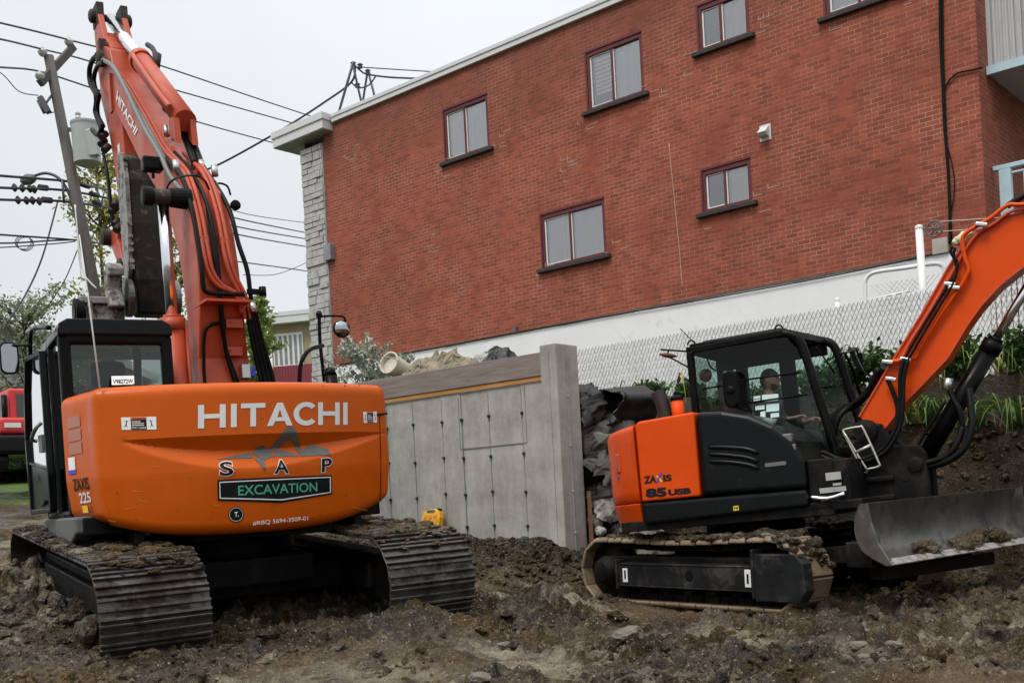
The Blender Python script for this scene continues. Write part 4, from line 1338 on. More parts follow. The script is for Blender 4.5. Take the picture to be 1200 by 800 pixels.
# door, slightly ajar, with handle
DM = Matrix.Translation((CX0-.03, .26, 0)) @ RZ(6) @ Matrix.Translation((0, -.26+.0, 0))
q = MB()
def dp(y, z): return Vector((0, y, z))
ol = [(.30,1.14),(.30,2.58),(.92,2.6),(1.06,2.3),(1.16,1.85),(1.14,1.14)]
for i in range(len(ol)):
    q.bar(dp(*ol[i]), dp(*ol[(i+1) % len(ol)]), .045, .07, (1,0,0))
q.bar(dp(.32,1.52), dp(1.14,1.62), .03, .05, (1,0,0))
q.prism([(.32,1.16),(1.12,1.16),(1.12,1.6),(.32,1.5)], lambda p_, t: (t, p_[0], p_[1]), -.012, .012)
dr = e1(q, 'cab_door', 'charcoal', cab, M=DM, bevel=.008)
q = MB(); q.add([dp(*p_) for p_ in ((.32,1.52),(1.12,1.62),(1.14,1.85),(1.04,2.3),(.90,2.57),(.32,2.56))], [(0,1,2,3,4,5)])
e1(q, 'door_window', 'cabglass_dark', dr, M=DM, recalc=False)
q = MB(); q.tube(spline([(-.03,.42,1.95),(-.08,.42,1.9),(-.08,.62,1.82),(-.03,.64,1.8)]), .018, 8); q.box(-.05,-.01,.36,.5,1.68,1.84)
e1(q, 'door_handle', 'grey_pipe', dr, M=DM)
def L1p(u, v): return E1.pl(u, v, 0, -1.42)
q = MB(); q.tube(spline([L1p(58,384), L1p(42,384), L1p(36,392), L1p(36,430), L1p(38,500), L1p(41,560), L1p(44,586), L1p(50,592), L1p(54,588)], 5), .02, 8)
e1(q, 'grab_rail', 'black', cab)
def mir(u, v): return E1.pl(u, v, 1, 1.0)
q = MB(); c0 = mir(11, 419)
q.tube([E1.pl(36,404,0,-1.42), c0+Vector((0,.04,.12))], .012, 8)
q.prism(rrect(c0.x-.085, c0.x+.085, c0.z-.155, c0.z+.15, .06), lambda p_, t: (p_[0], t, p_[1]), c0.y, c0.y+.07)
mo = e1(q, 'side_mirror', 'black', cab, bevel=.012)
q = MB(); pr = rrect(c0.x-.07, c0.x+.07, c0.z-.14, c0.z+.135, .05)
q.add([(a, c0.y-.003, b) for a, b in pr], [tuple(range(len(pr)))])
e1(q, 'mirror_glass', 'mirror', mo, recalc=False)
q = MB(); q.box(-1.1, -.65, .0, .5, 1.35, 1.5); q.box(-1.1, -.65, -.1, .05, 1.5, 2.2); q.box(-1.02, -.73, -.12, .02, 2.22, 2.45)
q.box(-1.25, -1.12, .2, .7, 1.12, 1.7); q.box(-.63, -.5, .2, .7, 1.12, 1.7)
e1(q, 'operator_seat', 'seat', cab, bevel=.04)
# licence plate in the rear window
q = MB(); c4 = [E1.pl(u, v, 1, CY0-.06+.05*k_) for k_, u, v in ((0,131,451),(0,157.5,450),(1,157,440),(1,130.5,440.5))]
q.add(c4, [(0,1,2,3)]); plt = e1(q, 'licence_plate', 'white_ink', cab, recalc=False)
v_, f_ = text_geo('V98272W', .015)
decal('plate_lettering', v_, f_, lambda a, b: bil(c4, .06+.88*a, .12+.5*b)+Vector((0,-.003,0)), X['black_ink'], plt)
q = MB(); q.tube([E1.pl(117,456,1,-1.35), E1.pl(107,375,1,-1.35), E1.pl(101,330,1,-1.36), E1.pl(93,275,1,-1.38)], [.008,.006,.005,.004], 6)
e1(q, 'whip_antenna', 'white_ink')
# --- boom (plane of its own, slightly turned)
B1 = Frame(L1, RZ(31.5) @ RY(-1))
BM = R1.inverted() @ (RZ(31.5) @ RY(-1))
XL_, XR_ = .02, .62
def bp(u, v, x=XL_): r = B1.pl(u, v, 0, x); return (r.y, r.z)
up = [(133,83),(150,115),(170,150),(187,183),(197,200),(207,207),(215,222),(226,270),(231,304),(233,330),(234,360),(233,420)]
lo = [(112,76),(119,100),(130,123),(147,153),(165.6,192),(182,220),(197.6,253),(208,291),(214,328),(219,369),(221,420)]
prof = [bp(*p_) for p_ in up]+[(.12,1.6),(.5,1.6)]+[bp(*p_) for p_ in lo[::-1]]+[(3.55,6.62),(3.35,6.75),(3.05,6.6)]
q = MB(); q.prism(prof, lambda p_, t: (t, p_[0], p_[1]), XL_, XR_)
def xr(z): return .42+.12*max(0, min(1, (3.2-z)/.9))     # the boom narrows above its foot
q.v = [(xr(p_[2]) if p_[0] > .3 else p_[0], p_[1], p_[2]) for p_ in q.v]
def xs(x, z): return x if x <= .02 else .02+(x-.02)*(xr(z)-.02)/.60
boom = e1(q, 'boom', 'boom_red', M=BM, bevel=.012)
q = MB()
for z in (3.02,): 
    q.box(XL_-.004, xr(z)+.004, -.19, .24, z-.012, z+.012)
# flanges along the lower edge
e1(q, 'weld_seam', 'boom_red', boom, M=BM)
c4 = [Vector((XL_-.006, *bp(*p_))) for p_ in ((157,160),(160.5,158),(140,105),(136.5,112))]
c4 = [Vector((XL_-.006, *bp(*p_))) for p_ in ((136.5,118),(158.5,159),(162.5,151.5),(138,106))]
v_, f_ = text_geo('HITACHI', .03)
decal('boom_lettering', v_, f_, lambda a, b, c4=c4: BM @ bil(c4, a, b), X['white_ink'], boom)
bk = []
def hose(name, pix, r, mt, parent, x=None, pts=None, n=8, k=5):
    """pix: list of (u, v) or (u, v, x) on planes of constant x in the boom frame"""
    P_ = []
    for p_ in pix:
        xx = p_[2] if len(p_) > 2 else x
        P_.append(B1.pl(p_[0], p_[1], 0, xx))
    q = MB(); q.tube(spline(P_, k), r, n)
    return e1(q, name, mt, parent, M=BM)
# pipes that run along the boom's back: each is held just off the back surface
def back(zq_, x, off):
    """point on the boom's back (upper outline) at height z"""
    o = [bp(*p_) for p_ in up]
    for i in range(len(o)-1):
        if o[i][1] >= zq_ >= o[i+1][1]:
            f = (o[i][1]-zq_)/(o[i][1]-o[i+1][1]+1e-9)
            y = o[i][0]+(o[i+1][0]-o[i][0])*f
            ty, tz = o[i+1][0]-o[i][0], o[i+1][1]-o[i][1]
            l = sqrt(ty*ty+tz*tz)
            return Vector((x, y+off*tz/l, zq_-off*ty/l))
    return Vector((x, o[-1][0]-off, zq_))
def line(name, zx, r, mt, off=.05):
    q = MB(); q.tube(spline([back(a[0], xs(a[1], a[0]), a[2] if len(a) > 2 else off) for a in zx], 5), r, 8)
    return e1(q, name, mt, boom, M=BM)
for x in (.10, .17):
    line('hydraulic_pipe', [(6.0,x-.05),(5.4,x-.03),(4.8,x-.02),(4.35,x),(3.9,x),(3.5,x),(3.32,x+.04),(3.2,x+.16),(3.12,.46+x*.4),(2.95,.52+x*.4)], .022, 'boom_red', .06)
for x in (.40, .47):
    line('hydraulic_pipe', [(4.75,x-.02),(4.35,x),(3.9,x),(3.5,x),(3.3,x+.06),(3.1,.58+(x-.4)),(2.9,.60+(x-.4))], .022, 'boom_red', .06)
for x0, zs_ in (((.07,.20), (4.45, 3.62)), ((.37,.50), (4.45, 3.62))):
    for z in zs_:
        q = MB(); a = back(z, x0[0], .045); b = back(z, x0[1], .045); a.x = xs(a.x, z); b.x = xs(b.x, z); q.bar(a, b, .06, .07, (0,0,1))
        e1(q, 'pipe_clamp', 'boom_red', boom, M=BM, bevel=.006)
line('hydraulic_hose', [(6.1,.05,.03),(5.8,.02),(5.2,.02),(4.6,.02)], .026, 'grey_pipe', .05)
line('hydraulic_hose', [(4.6,.02),(4.3,.03),(3.9,.035),(3.4,.04),(3.2,.05),(3.13,.1),(3.12,.3),(3.12,.62)], .024, 'rubber', .07)
line('hydraulic_hose', [(4.9,.55),(4.5,.57),(4.0,.60),(3.6,.64),(3.35,.72),(3.1,.73),(2.6,.74)], .024, 'rubber', .05)
line('hydraulic_hose', [(4.75,.24),(4.5,.28),(4.1,.27),(3.6,.29),(3.0,.29),(2.6,.33),(2.25,.40)], .022, 'rubber', .06)
line('hydraulic_hose', [(3.95,.28),(3.5,.26),(3.1,.28),(2.7,.31),(2.25,.44)], .018, 'rubber', .05)
line('hydraulic_hose', [(2.86,.30),(2.82,.12),(2.7,.07),(2.4,.06),(2.2,.06)], .016, 'rubber', .03)
for k in range(4):
    line('hydraulic_hose', [(3.0,.64+.04*k),(2.7,.66+.045*k,.08),(2.4,.68+.05*k,.09),(2.1,.70+.055*k,.10)], .022, 'rubber', .05)
for (z0, x0) in ((5.15,.26),(5.1,.36)):
    line('hydraulic_hose', [(z0,x0,.28),(4.95,x0+.06,.30),(4.7,x0+.12,.2),(4.5,x0+.14,.1)], .036, 'rubber')
for (z, x) in ((4.52,.40),(4.49,.50),(5.05,.27),(5.0,.36),(4.40,.03),(4.38,.59),(3.0,.72)):
    q = MB(); c_ = back(z, xs(x, z), .09); q.cyl(c_-Vector((0,.0,.05)), c_+Vector((0,.02,.06)), .034, n=10)
    e1(q, 'hose_fitting', 'fitting', boom, M=BM)
for z in (2.84, 2.58):
    q = MB(); a = back(z, .27, .03); q.box(a.x-.01, a.x+.16, a.y-.04, a.y+.05, z-.045, z+.045); q.cyl(a+Vector((.04,-.05,.02)), a+Vector((.04,-.03,.02)), .012); 
    e1(q, 'hose_bracket', 'boom_red', boom, M=BM, bevel=.006)
q = MB(); a = back(2.36, .44, .05); q.box(a.x-.03, a.x+.05, a.y-.05, a.y+.02, 2.32, 2.45); e1(q, 'valve_block', 'fitting', boom, M=BM)
q = MB(); q.box(a.x+.055, a.x+.11, a.y-.04, a.y+.01, 2.33, 2.43); e1(q, 'valve_cap', 'blue_ink', boom, M=BM, bevel=.01)
q = MB(); a = back(3.15, .47, .08); q.bar(a, a+Vector((.16,.02,0)), .05); q.cyl(a+Vector((.15,0,-.04)), a+Vector((.15,0,.05)), .035); e1(q, 'hose_bracket', 'black', boom, M=BM)
# work lamps
def lamp(c_, w, h, mt='black'):
    q = MB(); q.box(c_.x-w/2, c_.x+w/2, c_.y-.06, c_.y+.09, c_.z-h/2, c_.z+h/2); o = e1(q, 'work_lamp', mt, boom, M=BM, bevel=.02)
    q = MB(); q.box(c_.x-.015, c_.x+.015, c_.y-.01, c_.y+.02, c_.z-h/2-.07, c_.z-h/2+.002); e1(q, 'lamp_bracket', mt, o, M=BM)
lamp(B1.pl(178.5, 192.5, 0, -.12), .20, .14)
q = MB(); c_ = back(4.0, .47, .06); q.disc_stack(c_, (0,-1,0), [(0,.03),(.02,.05),(.05,.05),(.06,.02)], 14); e1(q, 'work_lamp', 'black', boom, M=BM)
# boom cylinders with black pins
def ram(name, p0, p1, pm, rb, rr_, mt, parent, M, end=True):
    p0, p1 = Vector(p0), Vector(p1); d_ = (p1-p0); m_ = p0+d_*pm
    q = MB(); q.cyl(p0, m_, rb, n=20); q.cyl(m_-d_.normalized()*.10, m_+d_.normalized()*.02, rb*1.15, n=20)
    q.cyl(m_+d_.normalized()*.02, m_+d_.normalized()*.05, rb*.8, n=20)
    b_ = q.build(name, X[mt], parent, M=M)
    q = MB(); q.cyl(m_, p1, rr_, n=16); q.build('piston_rod', X['chrome'], b_, M=M)
    return b_
pin1 = B1.pl(191, 231, 0, -.2)
for s in (-1, 1):
    xx = .46 if s > 0 else .32+s*.50
    top_ = Vector((xx, .95, 4.08)) if s > 0 else Vector((-.2, pin1.y+.02, pin1.z))
    bot = Vector((xx if s > 0 else -.17, .95 if s > 0 else .30, 1.45))
    mid = .53
    cyb = ram('boom_cylinder', bot, top_, .55 if s < 0 else .55, .105, .055, 'boom_red', ex1, BM)
    if s < 0:
        q = MB(); q.tube([bot+Vector((.11,-.06,.1)), bot+(top_-bot)*.53+Vector((.11,-.06,0))], .02, 8); e1(q, 'cylinder_pipe', 'boom_red', cyb, M=BM)
q = MB(); q.disc_stack(pin1+Vector((-.20,0,0)), (1,0,0), [(0,.06),(.01,.09),(.10,.09),(.11,.07)], 18); q.disc_stack(pin1+Vector((.06,0,0)), (1,0,0), [(0,.09),(.13,.10),(.20,.1)], 18)
e1(q, 'boom_pin', 'black_dirty', boom, M=BM)
q = MB(); q.disc_stack(pin1+Vector((-.1,0,0)), (1,0,0), [(0,.075),(.17,.075)], 18); e1(q, 'rod_eye', 'rust', boom, M=BM)
# --- arm
AL, AR = .08, .40
armprof = [(3.42,6.86),(3.66,7.06),(3.97,7.06),(4.02,6.80),(3.95,6.30),(3.62,5.73),(3.48,5.27),(3.34,4.72),(3.12,4.05),(3.02,3.62),(2.82,3.60),(2.78,3.9),(2.88,4.74),(2.92,5.34),(2.96,5.9),(3.1,6.3),(3.25,6.72)]
q = MB(); q.prism(armprof, lambda p_, t: (t, p_[0], p_[1]), AL, AR)
arm = e1(q, 'arm', 'boom_red', M=BM, bevel=.012)
q = MB()
for x in (AL-.02, AR-.05):
    q.prism([(3.40,6.75),(3.96,6.85),(4.00,7.34),(3.92,7.44),(3.80,7.43),(3.66,7.2)], lambda p_, t: (t, p_[0], p_[1]), x, x+.07)
e1(q, 'arm_clevis', 'boom_red', arm, M=BM, bevel=.01)
q = MB()
for x in (AL-.03, AR-.06): q.box(x, x+.09, 3.72, 4.0, 7.2, 7.46)
q.disc_stack((AL-.10, 3.86, 7.32), (1,0,0), [(0,.05),(.02,.085),(.08,.085)], 16); q.disc_stack((AR+.02, 3.86, 7.32), (1,0,0), [(0,.085),(.06,.085),(.08,.05)], 16)
q.cyl((AL-.05,3.86,7.32), (AR+.05,3.86,7.32), .045)
e1(q, 'clevis_pin', 'rust', arm, M=BM, bevel=.01)
q = MB(); q.disc_stack((AL-.14, 3.42, 6.62), (1,0,0), [(0,.05),(.02,.10),(.12,.10)], 18); q.disc_stack((.43, 3.42, 6.62), (1,0,0), [(0,.10),(.1,.10),(.12,.05)], 18)
q.box(AL-.10, AL-.02, 3.37, 3.47, 6.56, 6.85)
e1(q, 'arm_pin', 'rust', arm, M=BM)
ram('arm_cylinder', (.24, .86, 5.06), (.24, 3.86, 7.32), .55, .115, .07, 'boom_red', ex1, BM)
q = MB()
for x in (.13, .30): q.prism([(.80,4.80),(1.05,4.98),(1.0,5.12),(.84,5.08)], lambda p_, t: (t, p_[0], p_[1]), x-.02, x+.04)
e1(q, 'cylinder_lug', 'boom_red', boom, M=BM)
q = MB(); P_ = [(.10,.9,5.20),(.09,1.3,5.5),(.09,2.0,6.04),(.12,2.35,6.28)]; q.tube(spline(P_), .028, 8); e1(q, 'cylinder_pipe', 'boom_red', boom, M=BM)
q = MB(); q.tube(spline([(.34,2.25,6.22),(.37,2.35,6.34),(.38,2.5,6.46),(.36,2.62,6.54)]), .03, 8); q.cyl((.33,2.2,6.12),(.37,2.24,6.28),.045)
e1(q, 'hose_fitting', 'rust', boom, M=BM)
def armhose(pix, r, x, mt='rubber', nm='hydraulic_hose'):
    q = MB(); q.tube(spline([B1.pl(u, v, 0, x) for u, v in pix], 5), r, 8); return e1(q, nm, mt, arm, M=BM)
armhose([(117,64),(109,70),(105,82),(106,98),(112,110),(113,120),(112,132),(117,146),(119,152),(114,158),(108,152)], .032, -.02)
armhose([(122,72),(114,78),(110,92),(112,104),(116,112),(114,124),(115,136),(121,148)], .028, -.04)
armhose([(121,180),(126,205),(131,250),(132,262)], .022, .02)
for (u, v) in ((117,64),(122,72),(121,160),(120,168),(124,175),(136,262),(138,268),(133,247),(135,240)):
    q = MB(); c_ = B1.pl(u, v, 0, 0); q.cyl(c_-Vector((.03,.03,.03)), c_+Vector((.04,.03,.05)), .045, n=8); e1(q, 'hose_fitting', 'rust', arm, M=BM)
hose('hydraulic_hose', [(121,71,-.03),(133,79,-.03),(150,110,-.03),(168,148,-.03),(187,180,-.03),(196,200,-.03),(205,214,-.02),(214,225,-.02)], .028, 'grey_pipe', boom)
hose('hydraulic_hose', [(194,226,-.08),(199,214,-.1),(212,207,-.1),(230,206,-.06),(240,212,.1),(245,222,.2)], .011, 'rubber', boom)
hose('hydraulic_hose', [(242,236,.3),(246,222,.36),(255,215,.45),(266,218,.55),(270,228,.66)], .011, 'rubber', boom)
q = MB(); q.box(XL_-.03, XL_-.002, 3.02, 3.12, 5.85, 6.3); e1(q, 'boom_rib', 'boom_red', boom, M=BM)
q = MB(); q.box(AL-.012, AL-.002, 3.1, 3.2, 4.9, 5.5); e1(q, 'arm_sticker', 'white_ink', arm, M=BM)
# bucket linkage, quick coupler and bucket
q = MB(); q.prism([(3.30,4.55),(3.62,4.50),(3.66,4.42),(3.5,4.30),(3.2,4.02),(3.05,3.95),(3.0,4.05)], lambda p_, t: (t, p_[0], p_[1]), AL-.09, AL-.03)
lk = e1(q, 'bucket_link', 'boom_red', arm, M=BM, bevel=.01)
for c_ in ((AL-.2, 3.60, 4.48), (AL-.14, 3.10, 4.02)):
    q = MB(); q.disc_stack(c_, (1,0,0), [(0,.05),(.02,.10),(.17,.10),(.19,.06)], 16)
    e1(q, 'link_pin', 'rust', lk, M=BM)
BX0, BX1 = .01, .42
q = MB(); bpf = [(2.72,3.70),(2.60,3.9),(2.50,4.4),(2.48,4.9),(2.55,5.16),(2.68,5.25),(2.80,5.2),(2.86,4.9),(2.86,4.3),(2.86,3.8)]
q.prism(bpf, lambda p_, t: (t, p_[0], p_[1]), BX0, BX1)
bkt = e1(q, 'bucket', 'rust', M=BM, bevel=.02)
q = MB(); pf = [(p_[0]-.02, p_[1]) for p_ in bpf]
q.prism(pf, lambda p_, t: (t, p_[0], p_[1]), BX0-.05, BX0-.003)
for k in range(14):
    z = 3.85+k*.098
    z += random.uniform(-.02,.02); q.box(BX0-.045, BX0+.002, 2.478+random.uniform(-.012,.008)+.06*abs(z-4.6)**1.5, 2.52, z, z+random.uniform(.03,.06))
X['edge'] = mat('worn_bright_edge', (.30,.285,.27), .6, .4, var=.4, vscale=14, dirt=((.06,.05,.04), 9, .5, .1, .9), bump=.4)
e1(q, 'side_cutter', 'edge', bkt, M=BM, bevel=.008)
q = MB(); q.prism([(2.5,3.35),(2.8,3.35),(2.9,3.6),(2.8,3.95),(2.55,4.0),(2.48,3.75)], lambda p_, t: (t, p_[0], p_[1]), .02, .40)
cpl = e1(q, 'quick_coupler', 'black_dirty', bkt, M=BM, bevel=.03)
for x in (-.10, .43):
    q = MB(); q.disc_stack((x, 2.62, 3.55), (1,0,0), [(0,.10),(.01,.22),(.07,.22),(.08,.10)], 28)
    e1(q, 'hinge_disc', 'steel', cpl, M=BM)
q = MB(); q.prism([(2.45,3.42),(2.62,3.42),(2.72,3.62),(2.68,3.86),(2.52,3.93),(2.38,3.85),(2.4,3.76),(2.52,3.78),(2.56,3.64),(2.48,3.55)], lambda p_, t: (t, p_[0], p_[1]), -.30, -.13)
e1(q, 'coupler_hook', 'edge', cpl, M=BM, bevel=.02)
q = MB(); q.box(-.60, -.11, 2.58, 2.80, 3.47, 3.55); q.box(-.58, -.11, 2.62, 2.78, 3.20, 3.46); q.box(-.52, -.47, 2.56, 2.61, 3.20, 3.47)
e1(q, 'crossbeam', 'edge', cpl, M=BM, bevel=.012)
q = MB()
for i in range(24):
    w = 2*pi*i/24
    q.box(-.05, .05, -.03, .03, .08, .15, 0, Matrix.Translation((-.60, 2.68, 3.38)) @ Matrix.Rotation(w, 4, 'X'))
q.disc_stack((-.66, 2.68, 3.38), (1,0,0), [(0,.09),(.12,.09)], 20)
e1(q, 'drum_brush', 'rubber', cpl, M=BM)
# right-hand mirror, rail and exhaust stub behind the counterweight
def rr1(u, v, y=.6): return E1.pl(u, v, 1, y)
q = MB(); q.tube(spline([rr1(380,447), rr1(375,400), rr1(374,368)], 3), .02, 8); q.disc_stack(rr1(374,372), (0,0,1), [(0,.03),(.04,.035),(.07,.02)], 10)
q.tube(spline([rr1(374,371), rr1(388,370), rr1(402,371), rr1(405,377)], 4), .012, 8)
mp = e1(q, 'mirror_arm', 'black')
c_ = rr1(401, 385)
q = MB(); q.disc_stack(c_, (0,1,0), [(0,.092),(.02,.098),(.05,.08),(.07,.03)], 28); e1(q, 'convex_mirror', 'black', mp)
q = MB()
def dome(a, b):
    r = .084*b; w = 2*pi*a
    return (c_.x+r*cos(w), c_.y-.004-.035*(1-b*b), c_.z+r*sin(w))
q.grid(dome, 28, 8, closeu=True); e1(q, 'mirror_glass', 'mirror', mp, recalc=False)
q = MB(); q.tube(spline([rr1(351,450,.0), rr1(352,430,.0), rr1(356,418,.0), rr1(364,409,.1), rr1(378,405,.4)], 5), .022, 8); e1(q, 'hand_rail', 'black')
q = MB(); a = rr1(388,450,-.9); q.cyl(a-Vector((0,0,.3)), a+Vector((0,-.02,.08)), .055, n=16); q.tube([a+Vector((0,-.02,.07)), a+Vector((.0,.02,.13))], [.055,.05], 16)
e1(q, 'exhaust_pipe', 'black')

# ------------------------------------------------------------------ small excavator (right)
L2 = (2.5, 11.2, 0)
R2 = RZ(-120) @ RX(2.7)
E2 = Frame(L2, R2)
ex2 = thing('excavator', 'small orange and charcoal excavator in side view with a man in its cab', 'excavator', L2, R2)
def e2(mb, name, mats, parent=None, **kw): return mb.build(name, X[mats] if isinstance(mats, str) else mats, parent or ex2, **kw)
MT2 = R2.inverted() @ RZ(-143)
track(ex2, .93, 1.12, .345, .45, .205, 'pad', MT2, 1, .03)
track(ex2, -.93, 1.12, .345, .45, .205, 'pad', MT2, -1, .03)
q = MB(); q.box(1.06, 1.17, -.85, .95, .21, .42); q.prism([(.96,.12),(1.45,.12),(1.52,.22),(1.50,.46),(1.42,.54),(.96,.54)], lambda p_, t: (t, p_[0], p_[1]), 1.06, 1.185)
q.box(1.06,1.195,-.87,-.84,.16,.47); q.box(1.06,1.20,.935,.965,.14,.58); q.box(1.06,1.178,-.83,.93,.415,.43); q.box(1.06,1.178,-.83,.93,.195,.212)
tf = e2(q, 'track_frame', 'frame_steel', M=MT2, bevel=.012)
q = MB(); q.disc_stack((1.172, .15, .32), (1,0,0), [(0,.05),(.001,.05)], 20); q.box(1.186,1.188,1.2,1.28,.38,.40); e2(q, 'frame_hole', 'black_ink', tf, M=MT2)
q = MB(); q.box(1.171,1.173,-.78,-.71,.24,.38); q.box(1.171,1.173,.84,.91,.24,.40); s_ = e2(q, 'track_sticker', 'white_ink', tf, M=MT2)
for y in (-.745, .875):
    q = MB(); q.box(1.1735,1.175,y-.012,y+.012,.27,.36); e2(q, 'sticker_print', 'black_ink', s_, M=MT2)
q = MB(); q.disc_stack((1.0,-1.12,.335), (1,0,0), [(0,.16),(.10,.16),(.14,.14),(.17,.10),(.18,.04)], 24); e2(q, 'idler_hub', 'black_dirty', tf, M=MT2)
q = MB(); q.box(-.5, .5, -.7, .7, .30, .58); q.box(-.8, .8, -.5, .5, .28, .46); q.disc_stack((0,0,.55), (0,0,1), [(0,.46),(.05,.5),(.24,.5)], 32)
e2(q, 'undercarriage', 'black_dirty', M=MT2, bevel=.02)
q = MB()
rnd = random.Random(21)
for i in range(420):
    w = rnd.random()
    x = .93+rnd.uniform(-.22,.20)
    y = rnd.uniform(.3, 1.45) if w < .6 else rnd.uniform(-1.2, .4)
    zz = .67 if y < 1.12 else .335+sqrt(max(0, .335**2-(y-1.12)**2))
    q.lump((x, y, zz+.01), (.010+.045*rnd.random()**2.2)*(1.4 if y > .7 else 1), 900+i, 1.3, 1.2, .75, sub=2, amp=.4)
for i in range(30):
    q.lump((-.93+rnd.uniform(-.2,.2), rnd.uniform(-1.2,1.3), .69), rnd.uniform(.02,.05), 1200+i, 1.3, 1.2, .7, sub=2, amp=.35)
tag(e2(q, 'caked_mud', X['mud'], M=MT2), kind='stuff')
# deck
q = MB(); q.box(-1.05, 1.05, -1.0, 1.1, .80, .90); q.box(.2, 1.0, .9, 1.25, .84, 1.3)
e2(q, 'deck_frame', 'black_dirty', bevel=.01)
# tail
def tail(z0f, z1f, name, mt, bulge=0, r=1.3, a_lim=None, topround=.07):
    ang0 = atan2(-.745, 1.08)
    rad = sqrt(1.08**2+.745**2)
    P_ = [(1.1, -.755)]
    for w in np.linspace(ang0-.035, -pi-ang0+.035, 48): P_.append((rad*cos(w), rad*sin(w)))
    P_.append((-1.1, -.755))
    P_ = [(x, y if y > -.76 else -.755+(y+.755)*1.22) for x, y in P_]
    rowsT = [(.03,0),(.008,.012),(0,.03)]+[(-bulge*sin(pi*k/10), None) for k in range(0)]
    n_ = len(P_); vs = []; fs = []; R_ = []
    prof_ = [(.02,0.0,0),(.0,.03,0)]
    prof_ += [(0,k/6,1) for k in range(1, 6)]
    prof_ += [(topround*(1-cos(pi/2*k/5)), -topround+topround*sin(pi/2*k/5), 2) for k in range(6)]
    for ins, zz, md in prof_:
        for i, (x, y) in enumerate(P_):
            a, b = z0f(x, y), z1f(x, y)
            z = a+zz if md == 0 else (a+(b-topround-a)*zz if md == 1 else b+zz)
            l = sqrt(x*x+y*y)
            ii_ = ins+bulge*max(0, (b-z)/(b-a))
            vs.append((x*(1-ii_/l), y*(1-ii_/l) if i not in (0, n_-1) else y, z))
    m_ = len(prof_)
    for j in range(m_-1):
        for i in range(n_-1): fs.append((j*n_+i, j*n_+i+1, (j+1)*n_+i+1, (j+1)*n_+i))
    q = MB(); q.add(vs, fs, 0, True)
    for fc in (tuple((m_-1)*n_+i for i in range(n_)), tuple(range(n_))[::-1], tuple([j*n_ for j in range(m_)]+[j*n_+n_-1 for j in range(m_-1, -1, -1)])):
        q.f.append(fc); q.m.append(0); q.s.append(False)
    return e2(q, name, mt)
ctw = tail(lambda x, y: 1.085, lambda x, y: 1.86+.05*(y+.75), 'counterweight', 'vivid')
tail(lambda x, y: .84, lambda x, y: 1.075, 'counterweight_foot', 'vivid', .06, topround=.01)
# side cover, hood, skirt
q = MB(); q.prism([(-.735,1.085),(-.13,1.085),(-.115,1.895),(-.70,1.875),(-.735,1.84)], lambda p_, t: (t, p_[0], p_[1]), -1.1, 1.1)
sc_ = e2(q, 'side_cover', 'vivid', bevel=.03, seg=3)
hood_p = [(-.105,1.085),(.885,1.06),(.885,1.31),(.81,1.51),(.63,1.67),(.42,1.79),(.16,1.865),(-.10,1.89)]
q = MB(); q.prism(hood_p, lambda p_, t: (t, p_[0], p_[1]), -.02, 1.1)
hood = e2(q, 'engine_hood', 'charcoal', bevel=.05, seg=4)
q = MB(); q.prism([(-.735,.86),(-.735,1.075),(.885,1.05),(.885,.90)], lambda p_, t: (t, p_[0], p_[1]), .2, 1.108)
skirt = e2(q, 'side_skirt', 'charcoal', bevel=.03, seg=3)
q = MB(); q.box(-1.0, 1.0, -.72, .85, .86, 1.07); e2(q, 'deck_core', 'black_dirty')
def s2(u, v, x=1.1): return E2.pl(u, v, 0, x)
for pts in ([(830,524),(850,524),(875,526),(889,531)], [(831,532),(850,533),(875,536),(889,541)], [(832,541),(850,541),(875,544),(890,549)]):
    q = MB(); P_ = [s2(*p_, 1.098) for p_ in pts]
    for i in range(len(P_)-1): pass
    q.tube(spline(P_, 4), [.012]+[.024]*(len(spline(P_, 4))-2)+[.010], 8); e2(q, 'vent_louvre', 'charcoal', hood)
q = MB(); a = s2(921,516,1.06); q.box(1.0,1.09,a.y-.05,a.y+.06,a.z-.02,a.z+.06); q.box(1.0,1.095,a.y+.0,a.y+.09,a.z-.12,a.z-.04); e2(q, 'hood_hinge', 'grey_pipe', hood, bevel=.01)
q = MB(); a = s2(909,543.5,1.102); q.prism(rrect(a.y-.10, a.y+.10, a.z-.018, a.z+.018, .016), lambda p_, t: (t, p_[0], p_[1]), 1.09, 1.112); e2(q, 'latch', 'grey_pipe', hood)
def sq2(bl, br, tr, tl, x): 
    c_ = [s2(*p_, x) for p_ in (bl, br, tr, tl)]
    return lambda a, b: bil(c_, a, b)
kk = 220/1200
def Y2(a, b): return (740+a*kk, 540+b*kk)
for s_, a, bq, mt in (('ZA', (80,147), ((80,146),(160,136),(158,86),(78,98)), 'dark_ink'), ('IS', 0, ((203,132),(258,125),(256,82),(200,88)), 'dark_ink')):
    v_, f_ = text_geo(s_, .045); decal('model_lettering', v_, f_, sq2(*[Y2(*p_) for p_ in bq], 1.1035), X[mt], sc_)
def poly2(name, pts, mt, par, x=1.1035): decal(name, pts, [tuple(range(len(pts)))], lambda a, b: s2(*Y2(a, b), x), X[mt], par)
poly2('model_emblem', [(155,94),(166,92),(184,108),(200,132),(188,135),(176,118)], 'yellow_ink', sc_)
poly2('model_emblem', [(157,140),(184,74),(196,72),(168,138)], 'blue_ink', sc_, 1.1045)
v_, f_ = text_geo('85', .06); decal('model_lettering', v_, f_, sq2(*[Y2(*p_) for p_ in ((92,234),(226,226),(224,166),(88,176))], 1.1035), X['dark_ink'], sc_)
v_, f_ = text_geo('USB', .06); decal('model_lettering', v_, f_, sq2(*[Y2(*p_) for p_ in ((235,222),(381,207),(379,168),(234,180))], 1.1035), X['dark_ink'], sc_)
